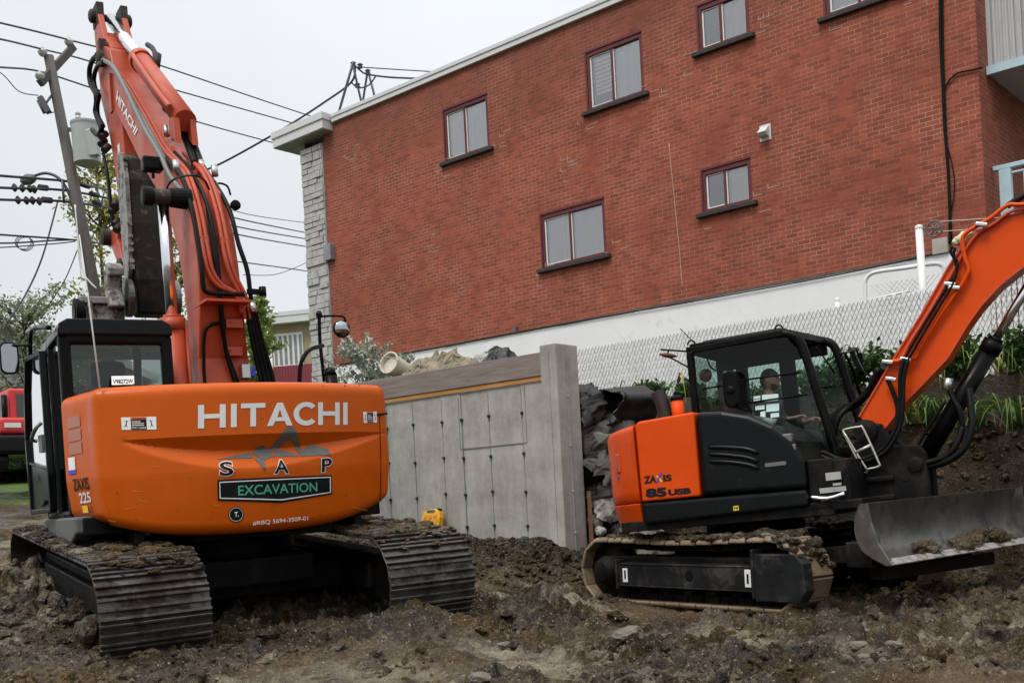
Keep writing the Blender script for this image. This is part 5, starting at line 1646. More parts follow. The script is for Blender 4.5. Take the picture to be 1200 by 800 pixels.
poly2('lift_point_sticker', [(650,287),(685,284),(687,314),(652,317)], 'yellow_ink', skirt, 1.1115)
poly2('sticker_print', [(656,290),(668,300),(666,303),(655,302)], 'black_ink', skirt, 1.1125)
poly2('sticker_print', [(668,300),(680,290),(683,298),(672,310)], 'black_ink', skirt, 1.1125)
# tail lamp
q = MB(); rad = sqrt(1.08**2+.745**2)
w = atan2(-1.02, .84)
tx, ty = rad*cos(w), -.755+(rad*sin(w)+.755)*1.22
TMx = Matrix.Translation((tx, ty, 1.5)) @ Matrix.Rotation(w, 4, 'Z')
q.box(-.02, .012, -.055, .055, -.095, .095, 0, TMx); tl = e2(q, 'tail_lamp', 'vivid_dark', ctw, bevel=.01)
q = MB(); q.box(.006, .02, -.022, .022, -.05, .05, 0, TMx); e2(q, 'lamp_lens', 'reflector', tl)
q = MB(); q.box(-.0, .0145, -.02, .0, -.16, -.135, 0, TMx); e2(q, 'blue_mark', 'blue_ink', ctw)
# exhaust and filler on the tail deck
ea = E2.pl(780, 490, 0, .55); eb = E2.pl(774, 462, 0, .55)
q = MB(); q.tube(spline([ea-Vector((0,0,.15)), ea, ea+(eb-ea)*.55, eb+Vector((0,-.03,.03))], 4), .072, 18, caps=False)
q.tube(spline([ea, ea+(eb-ea)*.55, eb+Vector((0,-.031,.031))], 4), .062, 18)
e2(q, 'exhaust_pipe', mat('burnt_exhaust_steel', (.03,.026,.024), .6, .5, var=.3))
fa = E2.pl(795, 487, 0, .55)
q = MB(); q.cyl(fa-Vector((0,0,.1)), fa+Vector((0,0,.16)), .062, n=20); fl = e2(q, 'air_filter', 'vivid')
q = MB(); q.disc_stack(fa+Vector((0,0,.155)), (0,0,1), [(0,.066),(.03,.066),(.05,.05),(.06,.025),(.085,.025)], 20); e2(q, 'filter_cap', 'black', fl)
# cab frame
XA, XB = -1.05, -.05
sideo = [(-.55,1.86),(-.55,2.62),(-.50,2.68),(.50,2.70),(.62,2.66),(.70,2.55),(.92,1.45)]
cabn = MB()
for x, fo in ((XA+.035, .13), (XB-.035, 0)):
    cabn.bar((x,-.52,1.0),(x,-.52,2.64),.07,.08,(1,0,0))
    cabn.bar((x,-.53,2.655),(x,.52+fo,2.675),.07,.07)
    cabn.tube(spline([(x,.48+fo,2.672),(x,.60+fo,2.63),(x,.67+fo,2.52),(x,.74+fo,2.2),(x,.82+fo,1.8),(x,.90+fo,1.40),(x,.92+fo,1.0)],4), .048, 8)
cabn.bar((XA,-.52,2.655),(XB,-.52,2.655),.07,.08); cabn.bar((XA,.68,2.655),(XB,.55,2.655),.06,.08)
cabn.bar((XA,-.52,1.85),(XB,-.52,1.85),.07,.08); cabn.bar((XA,1.03,1.42),(XB,.90,1.42),.06,.07)
cabn.box(XA, XB, -.55, .9, .95, 1.03); cabn.box(XA, XB, .86, .90, 1.03, 1.4); cabn.box(XA, XA+.04, -.5, .85, 1.03, 1.5)
cabn.box(XA, XB, -.53, -.49, 1.03, 1.84); cabn.box(XB-.05, XB-.02, -.5, .55, 1.03, 1.8)
cabn.box(XA+.01,XA+.05,.16,.34,1.03,2.64); cabn.box(XA+.01,XA+.05,-.34,-.20,1.03,2.64); cabn.box(XA+.01,XA+.05,-.5,.7,2.50,2.64)
cab2 = e2(cabn, 'cab', 'black', bevel=.012)
q = MB(); q.box(XA+.02, XB-.02, -.52, .52, 2.69, 2.725); q.box(XA+.12, XB-.12, -.4, .45, 2.725, 2.75); e2(q, 'cab_roof', 'charcoal', cab2, bevel=.02)
for (x, y) in ((XB-.04,-.5),(XB-.04,.45),(XA+.04,.5),(XA+.04,-.48)):
    q = MB(); q.tube([(x, y+.04*cos(w), 2.72+.045*sin(w)) for w in np.linspace(0, pi, 9)], .010, 6); e2(q, 'lifting_eye', 'black', cab2)
q = MB(); q.add([(XB-.02,-.48,1.80),(XB-.02,.30,1.76),(XB-.02,.84,1.42),(XB-.02,.78,1.85),(XB-.02,.62,2.5),(XB-.02,.52,2.63),(XB-.02,-.48,2.62)], [tuple(range(7))])
e2(q, 'side_window', 'cabglass_clear', cab2, recalc=False)
q = MB(); q.add([(XA+.02,-.48,1.85),(XA+.02,.16,1.8),(XA+.02,.16,2.62),(XA+.02,-.48,2.62)], [(0,1,2,3)]); q.add([(XA+.02,.34,1.5),(XA+.02,.94,1.45),(XA+.02,.74,2.55),(XA+.02,.34,2.62)], [(0,1,2,3)])
e2(q, 'door_window', 'cabglass', cab2, recalc=False)
q = MB(); q.add([(XA+.08,-.52,1.9),(XB-.08,-.52,1.9),(XB-.08,-.52,2.6),(XA+.08,-.52,2.6)], [(0,1,2,3)])
e2(q, 'rear_window', 'cabglass', cab2, recalc=False)
q = MB()
for v0, v1 in (((866,446),(937,436)), ((862,474),(945,462)), ((822,456),(845,452))): q.tube([s2(*v0, XB+.006), s2(*v1, XB+.006)], .010, 6)
e2(q, 'window_bar', 'black', cab2)
for i, pts in enumerate([(883,464,891,467),(883,468,891,471),(893,462,912,470),(885,475,896,480),(898,473,913,482),(891,482,897,489),(903,484,913,489)]):
    u0, v0, u1, v1 = pts
    decal('cab_sticker', *SQ, sq2((u0,v1+.5),(u1,v1-.8),(u1,v0-.8),(u0,v0+.5), XB-.014), mat('mint_white_sticker', (.62,.80,.76), .5) if i == 0 else bpy.data.materials['mint_white_sticker'], cab2)
# mirrors
q = MB(); c_ = s2(857, 456, XB+.10)
q.prism(rrect(c_.y-.085, c_.y+.085, c_.z-.20, c_.z+.20, .08, 7), lambda p_, t: (t, p_[0]+.035*0, p_[1]), c_.x-.05, c_.x+.03)
m2_ = e2(q, 'side_mirror', 'black', cab2, bevel=.03, seg=3)
q = MB(); q.disc_stack(c_+Vector((.03,.0,-.01)), (1,0,0), [(0,.05),(.012,.04),(.02,.02)], 16); q.tube(spline([s2(866,470,XB+.12), s2(868,478,XB+.1), s2(878,481,XB+.05)]), .014, 8); e2(q, 'mirror_arm', 'black', m2_)
q = MB(); q.tube([s2(810,412,-.5), s2(774,409.5,-.5)], .010, 6); e2(q, 'mirror_bracket', 'black', cab2)
q = MB(); q.tube(spline([s2(811,448,-.5), s2(810,434,-.5), s2(797,425,-.5), s2(783,417,-.5), s2(784,410,-.5)]), .010, 6)
ra = e2(q, 'mirror_arm', 'black', cab2)
q = MB(); c_ = s2(782, 416, -.5); q.disc_stack(c_+Vector((0,0,-.03)), (0,.25,1), [(0,.03),(.02,.10),(.035,.10),(.05,.04)], 20); e2(q, 'convex_mirror', mat('brown_mirror_shell', (.09,.035,.02), .4), ra)
fm = lambda u, v: E2.pl(u, v, 1, 1.05)
q = MB(); q.tube(spline([fm(1010,468), fm(998,430), fm(990,414)], 3), .016, 8); fa_ = e2(q, 'mirror_arm', 'black', cab2)
q = MB(); q.tube([fm(983,415), fm(992,413), fm(1003,409), fm(1006,416)], .012, 8); e2(q, 'mirror_bracket', 'black', fa_)
q = MB(); q.prism(rrect(-.06,.06,-.15,.15,.05), lambda p_, t: fm(1003,423)+Vector((p_[0]*.6, t+p_[1]*.0, p_[1]))+Vector((-.0, -.0, 0))+Vector((-.12*p_[1]*2, 0, 0))*0+Vector((0, .35*-p_[1], 0)), -.02, .03)
q.box(*(lambda c: (c.x-.03, c.x+.03, c.y-.03, c.y+.03, c.z-.06, c.z+.04))(fm(1008,419)))
e2(q, 'side_mirror', 'black', fa_)
q = MB(); q.tube([s2(814,402,-.5), s2(797,385,-.5)], .005, 5); e2(q, 'radio_antenna', 'black', cab2)
q = MB(); c_ = s2(829, 440, -.45); q.disc_stack(c_, (1,-.2,0), [(0,.05),(.03,.075),(.06,.07),(.08,.03)], 18); e2(q, 'rear_lamp', mat('dark_red_lamp', (.08,.012,.01), .25), cab2)
q = MB(); q.tube(spline([s2(828,418,-.45), s2(833,430,-.45), s2(842,434,-.45), s2(847,424,-.45)]), .010, 6); e2(q, 'coiled_cable', 'rubber', cab2)
q = MB(); q.tube([E2.pl(957,407,1,.74), E2.pl(978,437,1,.78)], .008, 6); e2(q, 'wiper', 'black', cab2)
# seat, levers
q = MB(); q.box(-.80,-.30,-.22,.25,1.28,1.44); q.box(-.80,-.30,-.36,-.22,1.4,2.0); q.box(-.74,-.28,-.34,-.14,1.96,2.32)
q.box(-.92,-.80,-.1,.35,1.05,1.62); q.box(-.30,-.18,-.1,.35,1.05,1.62)
e2(q, 'operator_seat', 'seat', cab2, bevel=.04)
q = MB()
for x in (-.24, -.86): q.tube([(x,.33,1.6),(x,.40,1.78)], [.014,.022], 8)
q.tube([(-.5,.75,1.05),(-.5,.70,1.65)], .014, 8); q.tube([(-.62,.75,1.05),(-.62,.70,1.65)], .014, 8)
e2(q, 'control_lever', 'black', cab2)
# plates in front of the hood
q = MB(); q.box(.25, 1.03, .89, 1.12, .88, 1.32); q.box(.2, 1.05, .88, 1.35, .84, .93); fp = e2(q, 'front_housing', 'black_dirty', bevel=.015)
for (bl, br, tr, tl) in (((968,563),(986,561),(985,552),(967,554)), ((976,569),(986,568),(986,565),(976,566)), ((961,578),(992,574.5),(991,569),(960,572)), ((963,591),(993,588),(992,585),(962,587))):
    decal('data_plate', *SQ, sq2(bl, br, tr, tl, 1.034), mat('aluminium_plate', (.42,.42,.40), .45, .4) if 'aluminium_plate' not in bpy.data.materials else bpy.data.materials['aluminium_plate'], fp)
q = MB(); q.tube(spline([s2(948,582,1.05), s2(970,584,1.06), s2(990,578,1.06)], 3), .022, 8); e2(q, 'grab_tube', 'chrome', fp)
# swing post
sp = [(.95,.86),(.95,1.22),(1.15,1.36),(1.28,1.62),(1.42,1.62),(1.52,1.40),(1.74,1.38),(1.80,1.30),(1.80,.86),(1.55,.80)]
q = MB(); q.prism(sp, lambda p_, t: (t, p_[0], p_[1]), .12, .26); q.prism(sp, lambda p_, t: (t, p_[0], p_[1]), -.26, -.12); q.box(-.12,.12,1.0,1.7,.86,1.2)
q.box(-.30,.30,.9,1.5,1.06,1.12); q.box(-.30,.30,.9,1.5,.88,.94); q.cyl((0,1.05,.82),(0,1.05,1.3),.11)
swp = e2(q, 'swing_post', 'black_dirty', bevel=.02)
q = MB(); c_ = E2.pl(1061, 557, 0, .262); q.disc_stack(c_+Vector((.0,0,0)), (1,0,0), [(0,.05),(.004,.05)], 18); e2(q, 'post_hole', 'black_ink', swp)
q = MB(); q.disc_stack((.2,1.28,1.56), (1,0,0), [(0,.11),(.10,.11),(.12,.05)], 20); e2(q, 'pivot_pin', 'black_dirty', swp)
q = MB(); q.disc_stack((.2,1.70,1.2), (1,0,0), [(0,.07),(.09,.07),(.1,.04)], 16); e2(q, 'pivot_pin', 'black_dirty', swp)
# boom
upb = [(1007,488),(1040,432),(1080,368),(1112,312),(1127,290),(1146,272),(1172,256),(1200,248),(1240,246)]
lob = [(1030,510),(1060,472),(1110,420),(1134,380),(1150,358),(1172,334),(1200,312),(1240,296)]
bx = .17
bpr = [tuple(E2.pl(*p_, 0, bx).yz) for p_ in upb]+[tuple(E2.pl(*p_, 0, bx).yz) for p_ in lob[::-1]]
# beyond the picture: the boom carries on to its tip
bpr = bpr[:9]+[(4.2,3.3),(4.9,2.95),(4.95,2.8),(4.2,2.95)]+bpr[9:]
q = MB(); q.prism(bpr, lambda p_, t: (t, p_[0], p_[1]), -bx, bx)
boom2 = e2(q, 'boom', 'vivid', bevel=.006)
q = MB()
pl_ = [E2.pl(*p_, 0, bx) for p_ in lob]; pu_ = [E2.pl(*p_, 0, bx) for p_ in upb]
for P_ in (pl_, pu_):
    for i in range(len(P_)-1):
        q.bar(Vector((bx+.006, P_[i].y, P_[i].z)), Vector((bx+.006, P_[i+1].y, P_[i+1].z)), .016, .022, (1,0,0))
e2(q, 'boom_flange', 'vivid_dark', boom2)
def h2(name, pix, r, mt, parent, x=.22):
    P_ = [E2.pl(p_[0], p_[1], 0, p_[2] if len(p_) > 2 else x) for p_ in pix]
    q = MB(); q.tube(spline(P_, 5), r, 8); return e2(q, name, mt, parent)
h2('hydraulic_pipe', [(1228,238),(1195,240),(1180,241),(1160,256),(1132,273),(1128,285),(1131,303),(1135,316),(1131,326),(1124,338),(1100,372),(1076,410),(1070,420),(1040,424)], .020, 'vivid', boom2)
h2('hydraulic_pipe', [(1228,245),(1190,246),(1165,262),(1140,280),(1110,330),(1085,372),(1066,402),(1058,418),(1048,424),(1038,424)], .016, 'vivid_dark', boom2, .20)
h2('hydraulic_hose', [(1116,289),(1114,295),(1119,305),(1121,318),(1114,330),(1100,352),(1080,385),(1060,420)], .013, 'rubber', boom2, .24)
h2('hydraulic_hose', [(1119,290),(1118,300),(1122,310),(1117,332),(1104,354),(1086,384),(1064,422)], .013, 'rubber', boom2, .26)
h2('hydraulic_hose', [(1060,420),(1055,440),(1055,470),(1050,500),(1035,525),(1010,538),(985,538),(965,530),(960,532)], .022, 'rubber', boom2, .30)
h2('hydraulic_hose', [(1064,422),(1059,445),(1058,475),(1053,505),(1036,530),(1008,542),(980,540),(962,534)], .020, 'rubber', boom2, .34)
h2('hydraulic_hose', [(1040,444),(1047,460),(1052,478),(1050,500)], .022, 'rubber', boom2, .24)
h2('hydraulic_hose', [(1036,430,-.1),(1026,448,-.2),(1005,472,-.25),(985,482,-.3),(975,497,-.3),(972,515,-.3),(980,528,-.2)], .040, 'rubber', boom2)
h2('hydraulic_hose', [(1030,432,-.1),(1015,462,-.2),(996,476,-.25),(982,490,-.2),(978,510,-.2)], .032, 'rubber', boom2)
for (u, v) in ((1113,333),(1061,421),(1040,424),(1118,337),(1150,263),(1044,444)):
    q = MB(); c_ = E2.pl(u, v, 0, .25); q.bar(c_+Vector((0,-.05,.015)), c_+Vector((0,.05,-.015)), .035); e2(q, 'pipe_clamp', 'fitting', boom2, bevel=.008)
q = MB(); 
for s in range(6): q.lump(E2.pl(1123+s*2.2, 283-s*1.6, 0, .1+.02*(s % 3)), .045, s, sub=2, amp=.3)
e2(q, 'tied_rag', mat('yellowish_rag', (.50,.50,.30), .9, var=.3), boom2)
h2('hydraulic_hose', [(1180,242,.0),(1192,234,.0),(1215,222,.0),(1240,215,0)], .030, 'rubber', boom2)
# boom cylinder, in black sleeve, and its hoses
p0 = Vector((0, 1.70, 1.18)); p1 = E2.pl(1222, 300, 0, 0); p1 = Vector((0, 2.95, 2.95))
cyl2 = ram('boom_cylinder', p0, p1, .60, .085, .042, 'black', ex2, None)
h2('hydraulic_hose', [(1112,452,.12),(1116,465,.14),(1124,480,.16),(1128,500,.16),(1124,518,.16)], .026, 'rubber', cyl2)
h2('hydraulic_hose', [(1135,455,.14),(1138,480,.2),(1139,500,.24),(1130,525,.26),(1110,540,.24),(1085,546,.2),(1060,540,.2),(1045,530,.2)], .034, 'rubber', cyl2)
h2('hydraulic_hose', [(1128,500,.2),(1120,522,.24),(1105,536,.24),(1080,542,.22),(1058,534,.2)], .030, 'rubber', cyl2)
h2('cylinder_pipe', [(1108,470,.12),(1090,498,.12),(1074,525,.12),(1070,540,.12)], .014, 'black', cyl2)
q = MB(); c_ = E2.pl(1110, 451, 0, .13); q.cyl(c_-Vector((0,.01,.05)), c_+Vector((0,.02,.06)), .042, n=12); e2(q, 'hose_fitting', 'fitting', cyl2)
# bent wire lamp guard in front of the pivot
q = MB(); wl = lambda u, v, x=.42: E2.pl(u, v, 0, x)
q.tube(spline([wl(988,505), wl(990,503), wl(1007,500), wl(1012,503), wl(1029,540), wl(1030,546), wl(1018,549), wl(1014,547), wl(988,505)], 4), .011, 6)
q.tube(spline([wl(988,505,.34), wl(1012,553,.34), wl(1016,549,.42)], 2), .011, 6); q.tube([wl(1003,530), wl(1021,521)], .016, 6)
e2(q, 'wire_guard', mat('bare_wire', (.45,.44,.38), .45, .6), swp)
# dozer blade on the undercarriage
bl_pts = []
q = MB()
def bl_sec(k):   # concave section, k 0 bottom .. 1 top
    y = 1.98+.16*(1-sin(pi*min(k*1.0, 1)*.62))*(1 if k < .55 else .45)
    return y
secs = [(0,2.20,.44),(.08,2.12,.475)]+[(0,y,z) for _, y, z in spline([(0,2.06,.505),(0,1.985,.56),(0,1.94,.64),(0,1.92,.74),(0,1.935,.85),(0,1.98,.955)],4)]
x0, x1 = .97, -1.50
vs = []; fs = []
for side, off in ((0, 0), (1, -.035)):
    for _, y, z in secs:
        vs += [(x0, y+off, z+.0), (x1, y+off, z+.045)]
n_ = len(secs)
for i in range(n_-1):
    fs.append((2*i, 2*i+1, 2*i+3, 2*i+2)); b = 2*n_; fs.append((b+2*i, b+2*i+2, b+2*i+3, b+2*i+1))
    fs.append((2*i, 2*i+2, b+2*i+2, b+2*i)); fs.append((2*i+1, b+2*i+1, b+2*i+3, 2*i+3))
fs.append((0, 2*n_, 2*n_+1, 1)); fs.append((2*n_-2, 2*n_-1, 4*n_-1, 4*n_-2))
q.add(vs, fs, 0, True)
X['blade'] = mat('scuffed_blade_steel', (.12,.117,.11), .36, .55, var=.4, vscale=2.2, dirt=((.05,.04,.032), 4, .52, .12, .85), bump=.15, bscale=30, stretch=(1,3,1))
bld2 = e2(q, 'dozer_blade', 'blade', M=MT2)
es = bld2.modifiers.new('split', 'EDGE_SPLIT'); es.split_angle = radians(40)
for x, dz in ((x0, 0), (x1-.02, .045)):
    q = MB(); q.prism([(y, z+dz) for _, y, z in secs]+[(2.03,.955+dz),(2.06,.8+dz),(2.12,.62+dz),(2.24,.45+dz)], lambda p_, t: (t, p_[0], p_[1]), x, x+.025)
    e2(q, 'blade_end_plate', 'steel', bld2, M=MT2)
q = MB(); q.prism([(2.12,.478),(2.21,.438),(2.215,.447),(2.125,.488)], lambda p_, t: (t, p_[0], p_[1]+.018*(.97-t)), x1, x0); e2(q, 'cutting_edge', 'edge', bld2, M=MT2)
q = MB(); q.box(-.78, .78, 1.65, 1.91, .40, .62)
for x in (-.45, .45): q.bar((x, .6, .42), (x, 1.75, .52), .12, .16)
q.box(-1.2,.6,1.75,1.9,.28,.40)
e2(q, 'blade_arm', 'black_dirty', bld2, M=MT2, bevel=.01)
ram('blade_cylinder', (0, .7, .6), (0, 1.8, .72), .55, .06, .035, 'black', bld2, MT2)
q = MB()
rnd = random.Random(33)
for i in range(34):
    x = -.72+rnd.gauss(0,.22); q.lump((x, 2.04+rnd.uniform(-.05,.08), .50+.02*(.97-x)+rnd.uniform(0,.10)*math.exp(-((x+.72)/.22)**2)), rnd.uniform(.04,.09), 2000+i, 1.2, .9, .8, sub=2, amp=.35)
for i in range(16):
    x = .18+rnd.gauss(0,.11); q.lump((x, 2.06+rnd.uniform(-.04,.06), .50+rnd.uniform(0,.06)), rnd.uniform(.03,.075), 2100+i, 1.2, .9, .8, sub=2, amp=.35)
for i in range(14):
    x = rnd.uniform(-1.3,.9); q.lump((x, 2.10+rnd.uniform(-.04,.06), .485+.018*(.97-x)), rnd.uniform(.012,.03), 2200+i, 1.2, .9, .6, sub=1, amp=.3)
tag(e2(q, 'blade_mud', X['mud'], bld2, M=MT2), kind='stuff')
# ------------------------------------------------------------------ operator in the small cab
X['skin'] = mat('skin', (.36,.20,.14), .55, var=.12, vscale=20)
X['jacket'] = mat('dark_jacket', (.022,.024,.028), .85, var=.3, vscale=12, bump=.2, bscale=60)
X['cap'] = mat('black_cap', (.012,.012,.013), .8, var=.2)
X['beard'] = mat('brown_beard', (.035,.022,.015), .85, var=.3, vscale=60)
X['trousers'] = mat('dark_trousers', (.03,.032,.04), .9, var=.2)
def skinned(verts, edges, radii, sub=2):
    me = bpy.data.meshes.new('figure'); me.from_pydata(verts, edges, [])
    o = bpy.data.objects.new('figure', me); COL.objects.link(o)
    sk = o.modifiers.new('skin', 'SKIN')
    lay = me.skin_vertices[0].data if me.skin_vertices else None
    if lay is None:
        bm = bmesh.new(); bm.from_mesh(me); bm.verts.layers.skin.verify(); bm.to_mesh(me); bm.free()
        lay = me.skin_vertices[0].data
    for i, r in enumerate(radii):
        lay[i].radius = (r, r) if not isinstance(r, tuple) else r
        lay[i].use_root = (i == 0)
    ss = o.modifiers.new('smooth', 'SUBSURF'); ss.levels = sub; ss.render_levels = sub
    dg = bpy.context.evaluated_depsgraph_get(); dg.update()
    ev = o.evaluated_get(dg)
    m2 = bpy.data.meshes.new_from_object(ev)
    V = [tuple(v.co) for v in m2.vertices]; F_ = [tuple(p_.vertices) for p_ in m2.polygons]
    bpy.data.objects.remove(o); bpy.data.meshes.remove(me); bpy.data.meshes.remove(m2)
    return V, F_
ploc = R2.to_3x3() @ Vector((-.50, .14, 1.53)) + Vector(L2)
SV = [(0,0,.08),(0,-.03,.30),(0,-.01,.46),(0,.015,.57),(0,.03,.66)]
SE = [(0,1),(1,2),(2,3),(3,4)]; SR = [(.15,.12),(.15,.115),(.16,.11),.055,.06]
JV, JE, JR = list(SV[:4]), [(0,1),(1,2),(2,3)], [(.165,.13),(.165,.13),(.175,.125),.075]
TV, TE, TR = [(0,0,.08)], [], [(.16,.13)]
def addv(V, E, R, p_, par, r):
    V.append(p_); R.append(r); E.append((par, len(V)-1)); return len(V)-1
for s in (1, -1):
    sh = addv(SV, SE, SR, (s*.185,-.01,.50), 2, .065); el = addv(SV, SE, SR, (s*.27,.10,.27), sh, .045)
    wr = addv(SV, SE, SR, (s*.29,.32,.27), el, .030); pm = addv(SV, SE, SR, (s*.29,.39,.285), wr, (.036,.020))
    for k in range(4):
        a = addv(SV, SE, SR, (s*(.265+.017*k), .44+.004*(k in (1,2)), .29), pm, .0095)
        b = addv(SV, SE, SR, (s*(.263+.018*k), .468, .275), a, .009)
        addv(SV, SE, SR, (s*(.263+.018*k), .462-.003*(k == 3), .245), b, .008)
    a = addv(SV, SE, SR, (s*.252,.375,.275), wr, .011); addv(SV, SE, SR, (s*.240,.415,.262), a, .009)
    sh = addv(JV, JE, JR, (s*.19,-.01,.50), 2, .085); el = addv(JV, JE, JR, (s*.275,.10,.27), sh, .062); addv(JV, JE, JR, (s*.29,.30,.27), el, .046)
    hp = addv(SV, SE, SR, (s*.10,.05,.07), 0, .09); kn = addv(SV, SE, SR, (s*.15,.46,.10), hp, .06); an = addv(SV, SE, SR, (s*.15,.50,-.32), kn, .045); addv(SV, SE, SR, (s*.16,.66,-.37), an, .035)
    hp = addv(TV, TE, TR, (s*.10,.05,.07), 0, .105); kn = addv(TV, TE, TR, (s*.15,.47,.10), hp, .075); addv(TV, TE, TR, (s*.15,.50,-.30), kn, .06)
V_, F_ = skinned(SV, SE, SR)
def headpt(th, ph):
    """th around (0 = face, +y), ph from -pi/2 chin side to pi/2 crown"""
    d_ = Vector((sin(th)*cos(ph), cos(th)*cos(ph), sin(ph)))
    r = Vector((.077, .098, .118))
    p_ = Vector((d_.x*r.x, d_.y*r.y, d_.z*r.z))
    f = max(0, cos(th))**2
    g = lambda c, w: math.exp(-((ph-c)/w)**2)
    p_.y += f*(.026*g(-.16, .16)*math.exp(-(th/.22)**2) + .010*g(.22,.12) - .010*g(.06,.09)*(1-math.exp(-(th/.2)**2))*math.exp(-(th/.75)**2) + .014*g(-.95,.25)*math.exp(-(th/.6)**2) + .006*g(-.55,.07)*math.exp(-(th/.35)**2))
    if ph < -.3: p_.x *= 1-.25*(-ph-.3); 
    e_ = math.exp(-((abs(th)-1.62)/.14)**2)*g(-.02,.22)
    p_.x += math.copysign(.018*e_, p_.x)
    return p_ + Vector((0,.045,.735))
hm = MB(); hm.add(V_, F_, 0, True)
hm.grid(lambda a, b: headpt(2*pi*a-pi, -pi/2+pi*b), 64, 44, closeu=True)
person = hm.build('person', X['skin'], recalc=True)
person.matrix_world = Matrix.Translation(ploc) @ R2
tag(person, 'bearded man in a black cap seated at the levers inside the small excavator cab', 'person')
V_, F_ = skinned(JV, JE, JR); m_ = MB(); m_.add(V_, F_, 0, True); m_.build('jacket', X['jacket'], person)
V_, F_ = skinned(TV, TE, TR); m_ = MB(); m_.add(V_, F_, 0, True); m_.build('trousers', X['trousers'], person)
def grow(p_, k): c_ = Vector((0,.045,.735)); return c_+(p_-c_)*k
m_ = MB(); m_.grid(lambda a, b: grow(headpt(2*pi*a-pi, .30+(pi/2-.30)*b), 1.07), 48, 14, closeu=True)
m_.grid(lambda a, b: Vector((.075*sin((a-.5)*2.2), .13+.085*b*cos((a-.5)*1.6), .775-.02*b)), 14, 5)
m_.grid(lambda a, b: grow(headpt(pi/2+.35+(pi-.7)*a, -.9+1.25*b), 1.05), 24, 12)
m_.build('cap', X['cap'], person)
m_ = MB(); m_.grid(lambda a, b: grow(headpt(-1.25+2.5*a, -1.25+.85*b*(1-.35*math.exp(-((a-.5)/.25)**2))), 1.045), 30, 14); m_.build('beard', X['beard'], person)
m_ = MB()
for s in (-1, 1):
    c_ = headpt(s*.36, .06); m_.disc_stack(c_-Vector((0,.004,0)), (0,1,0), [(0,.010),(.004,.009),(.007,.004)], 10)
m_.build('eye', X['black_ink'], person)

# ------------------------------------------------------------------ things on and around the wall
# yellow tool case leaning on the wall
X['case'] = mat('yellow_case_plastic', (.72,.36,.01), .4, var=.06, vscale=6)
X['case_in'] = mat('yellow_case_recess', (.62,.25,.012), .5, var=.1)
lx, z = fpix(505, 622, WD-.16)
to = FW(lx, WD-.17, z+.02)
case = thing('tool_case', 'bright yellow moulded plastic tool case standing open against the concrete wall', 'tool case', to, FROT @ RX(-14))
q = MB()
cp_ = [(-.165,0),(.165,0),(.17,.16),(.14,.245),(.08,.275),(-.09,.275),(-.15,.24),(-.175,.13)]
q.prism(cp_, lambda p_, t: (p_[0], t, p_[1]), -.03, .07)
q.build('case_shell', X['case'], case, bevel=.018, seg=3)
q = MB()
for (a, b, c, e_) in ((-.14,.02,.03,.13),(.05,.14,.03,.15),(-.12,-.06,.14,.19),(-.03,.03,.14,.19),(.06,.12,.16,.2)):
    q.box(a, b, -.040, -.029, c, e_)
q.build('moulded_recess', X['case_in'], case, bevel=.006)
q = MB(); q.tube(spline([(-.07,-.034,.235),(-.05,-.034,.252),(.05,-.034,.252),(.07,-.034,.235)],3), .008, 6)
q.box(-.06,.06,-.036,-.028,.222,.248); q.build('handle', X['plastic_grey'], case)
q = MB()
for x in (-.12,.09): q.box(x,x+.035,-.01,.05,.255,.285)
q.box(.02,.05,-.05,-.02,-.01,.05); q.build('latch', X['black'], case, bevel=.006)

# white pail, tarpaulin and rubble behind the plank
def on_top(u, v, d_): return hit(u, v, NRM*d_, NRM)
pp = on_top(463, 437, 10.85)
pail = thing('pail', 'cream plastic pail lying on its side above the plank', 'pail', pp, RZ(-35) @ RX(72))
X['pail'] = mat('cream_plastic', (.55,.52,.43), .5, var=.15, dirt=((.2,.17,.13), 6, .55, .2, .7))
q = MB(); q.disc_stack((0,.1,-.2), (0,0,1), [(0,.13),(.005,.135),(.34,.155),(.345,.17),(.37,.17),(.372,.15),(.30,.145)], 28); q.build('pail_body', X['pail'], pail)
q = MB(); q.disc_stack((0,.1,-.205), (0,0,1), [(0,.118),(.004,.118)], 28); q.build('pail_base', X['plastic_grey'], pail)
q = MB(); q.tube([(.17*cos(w), .1+.17*sin(w)*.2, .13+.17*sin(w)) for w in np.linspace(0,pi,14)], .005, 5); q.build('handle', X['wire'], pail)
def crumple(name, c0, ux, uz, w, h, amp, mt, seed, label, cat, tilt=0.5, group=None):
    """crumpled sheet heaped over the ground"""
    rg = np.random.default_rng(seed); off = rg.random(2)*50
    n, k = 58, 40
    q = MB()
    def fn(a, b):
        xx = (a-.5)*w; y = (b-.5)*h
        env = (1-abs(2*a-1)**2.5)*(sin(pi*b)**.6)
        f1 = 1-float(billow(np.array(a*w*3.2+b*h*2+off[0]), np.array(b*h*4.5+off[1]), 2)); f2 = float(billow(np.array(a*w*9+off[1]), np.array(b*h*12+off[0]), 2))
        zz = env*uz*(.45+.9*f1)+amp*(f2-.4)
        return (xx+.08*f1, y+.12*f2, zz)
    q.grid(fn, n, k, smooth=False)
    me_o = q.build(name, X[mt], recalc=True)
    so = me_o.modifiers.new('thick', 'SOLIDIFY'); so.thickness = .012
    me_o.matrix_world = Matrix.Translation(c0) @ ux
    return tag(me_o, label, cat, group)
def dz(u, v, d_=10.9): return hit(u, v, NRM*d_, NRM)
X['chunk'] = mat('broken_concrete', (.17,.165,.15), .9, var=.35, vscale=6, dirt=((.05,.04,.03), 4, .48, .15, .9), bump=.5, bscale=30)
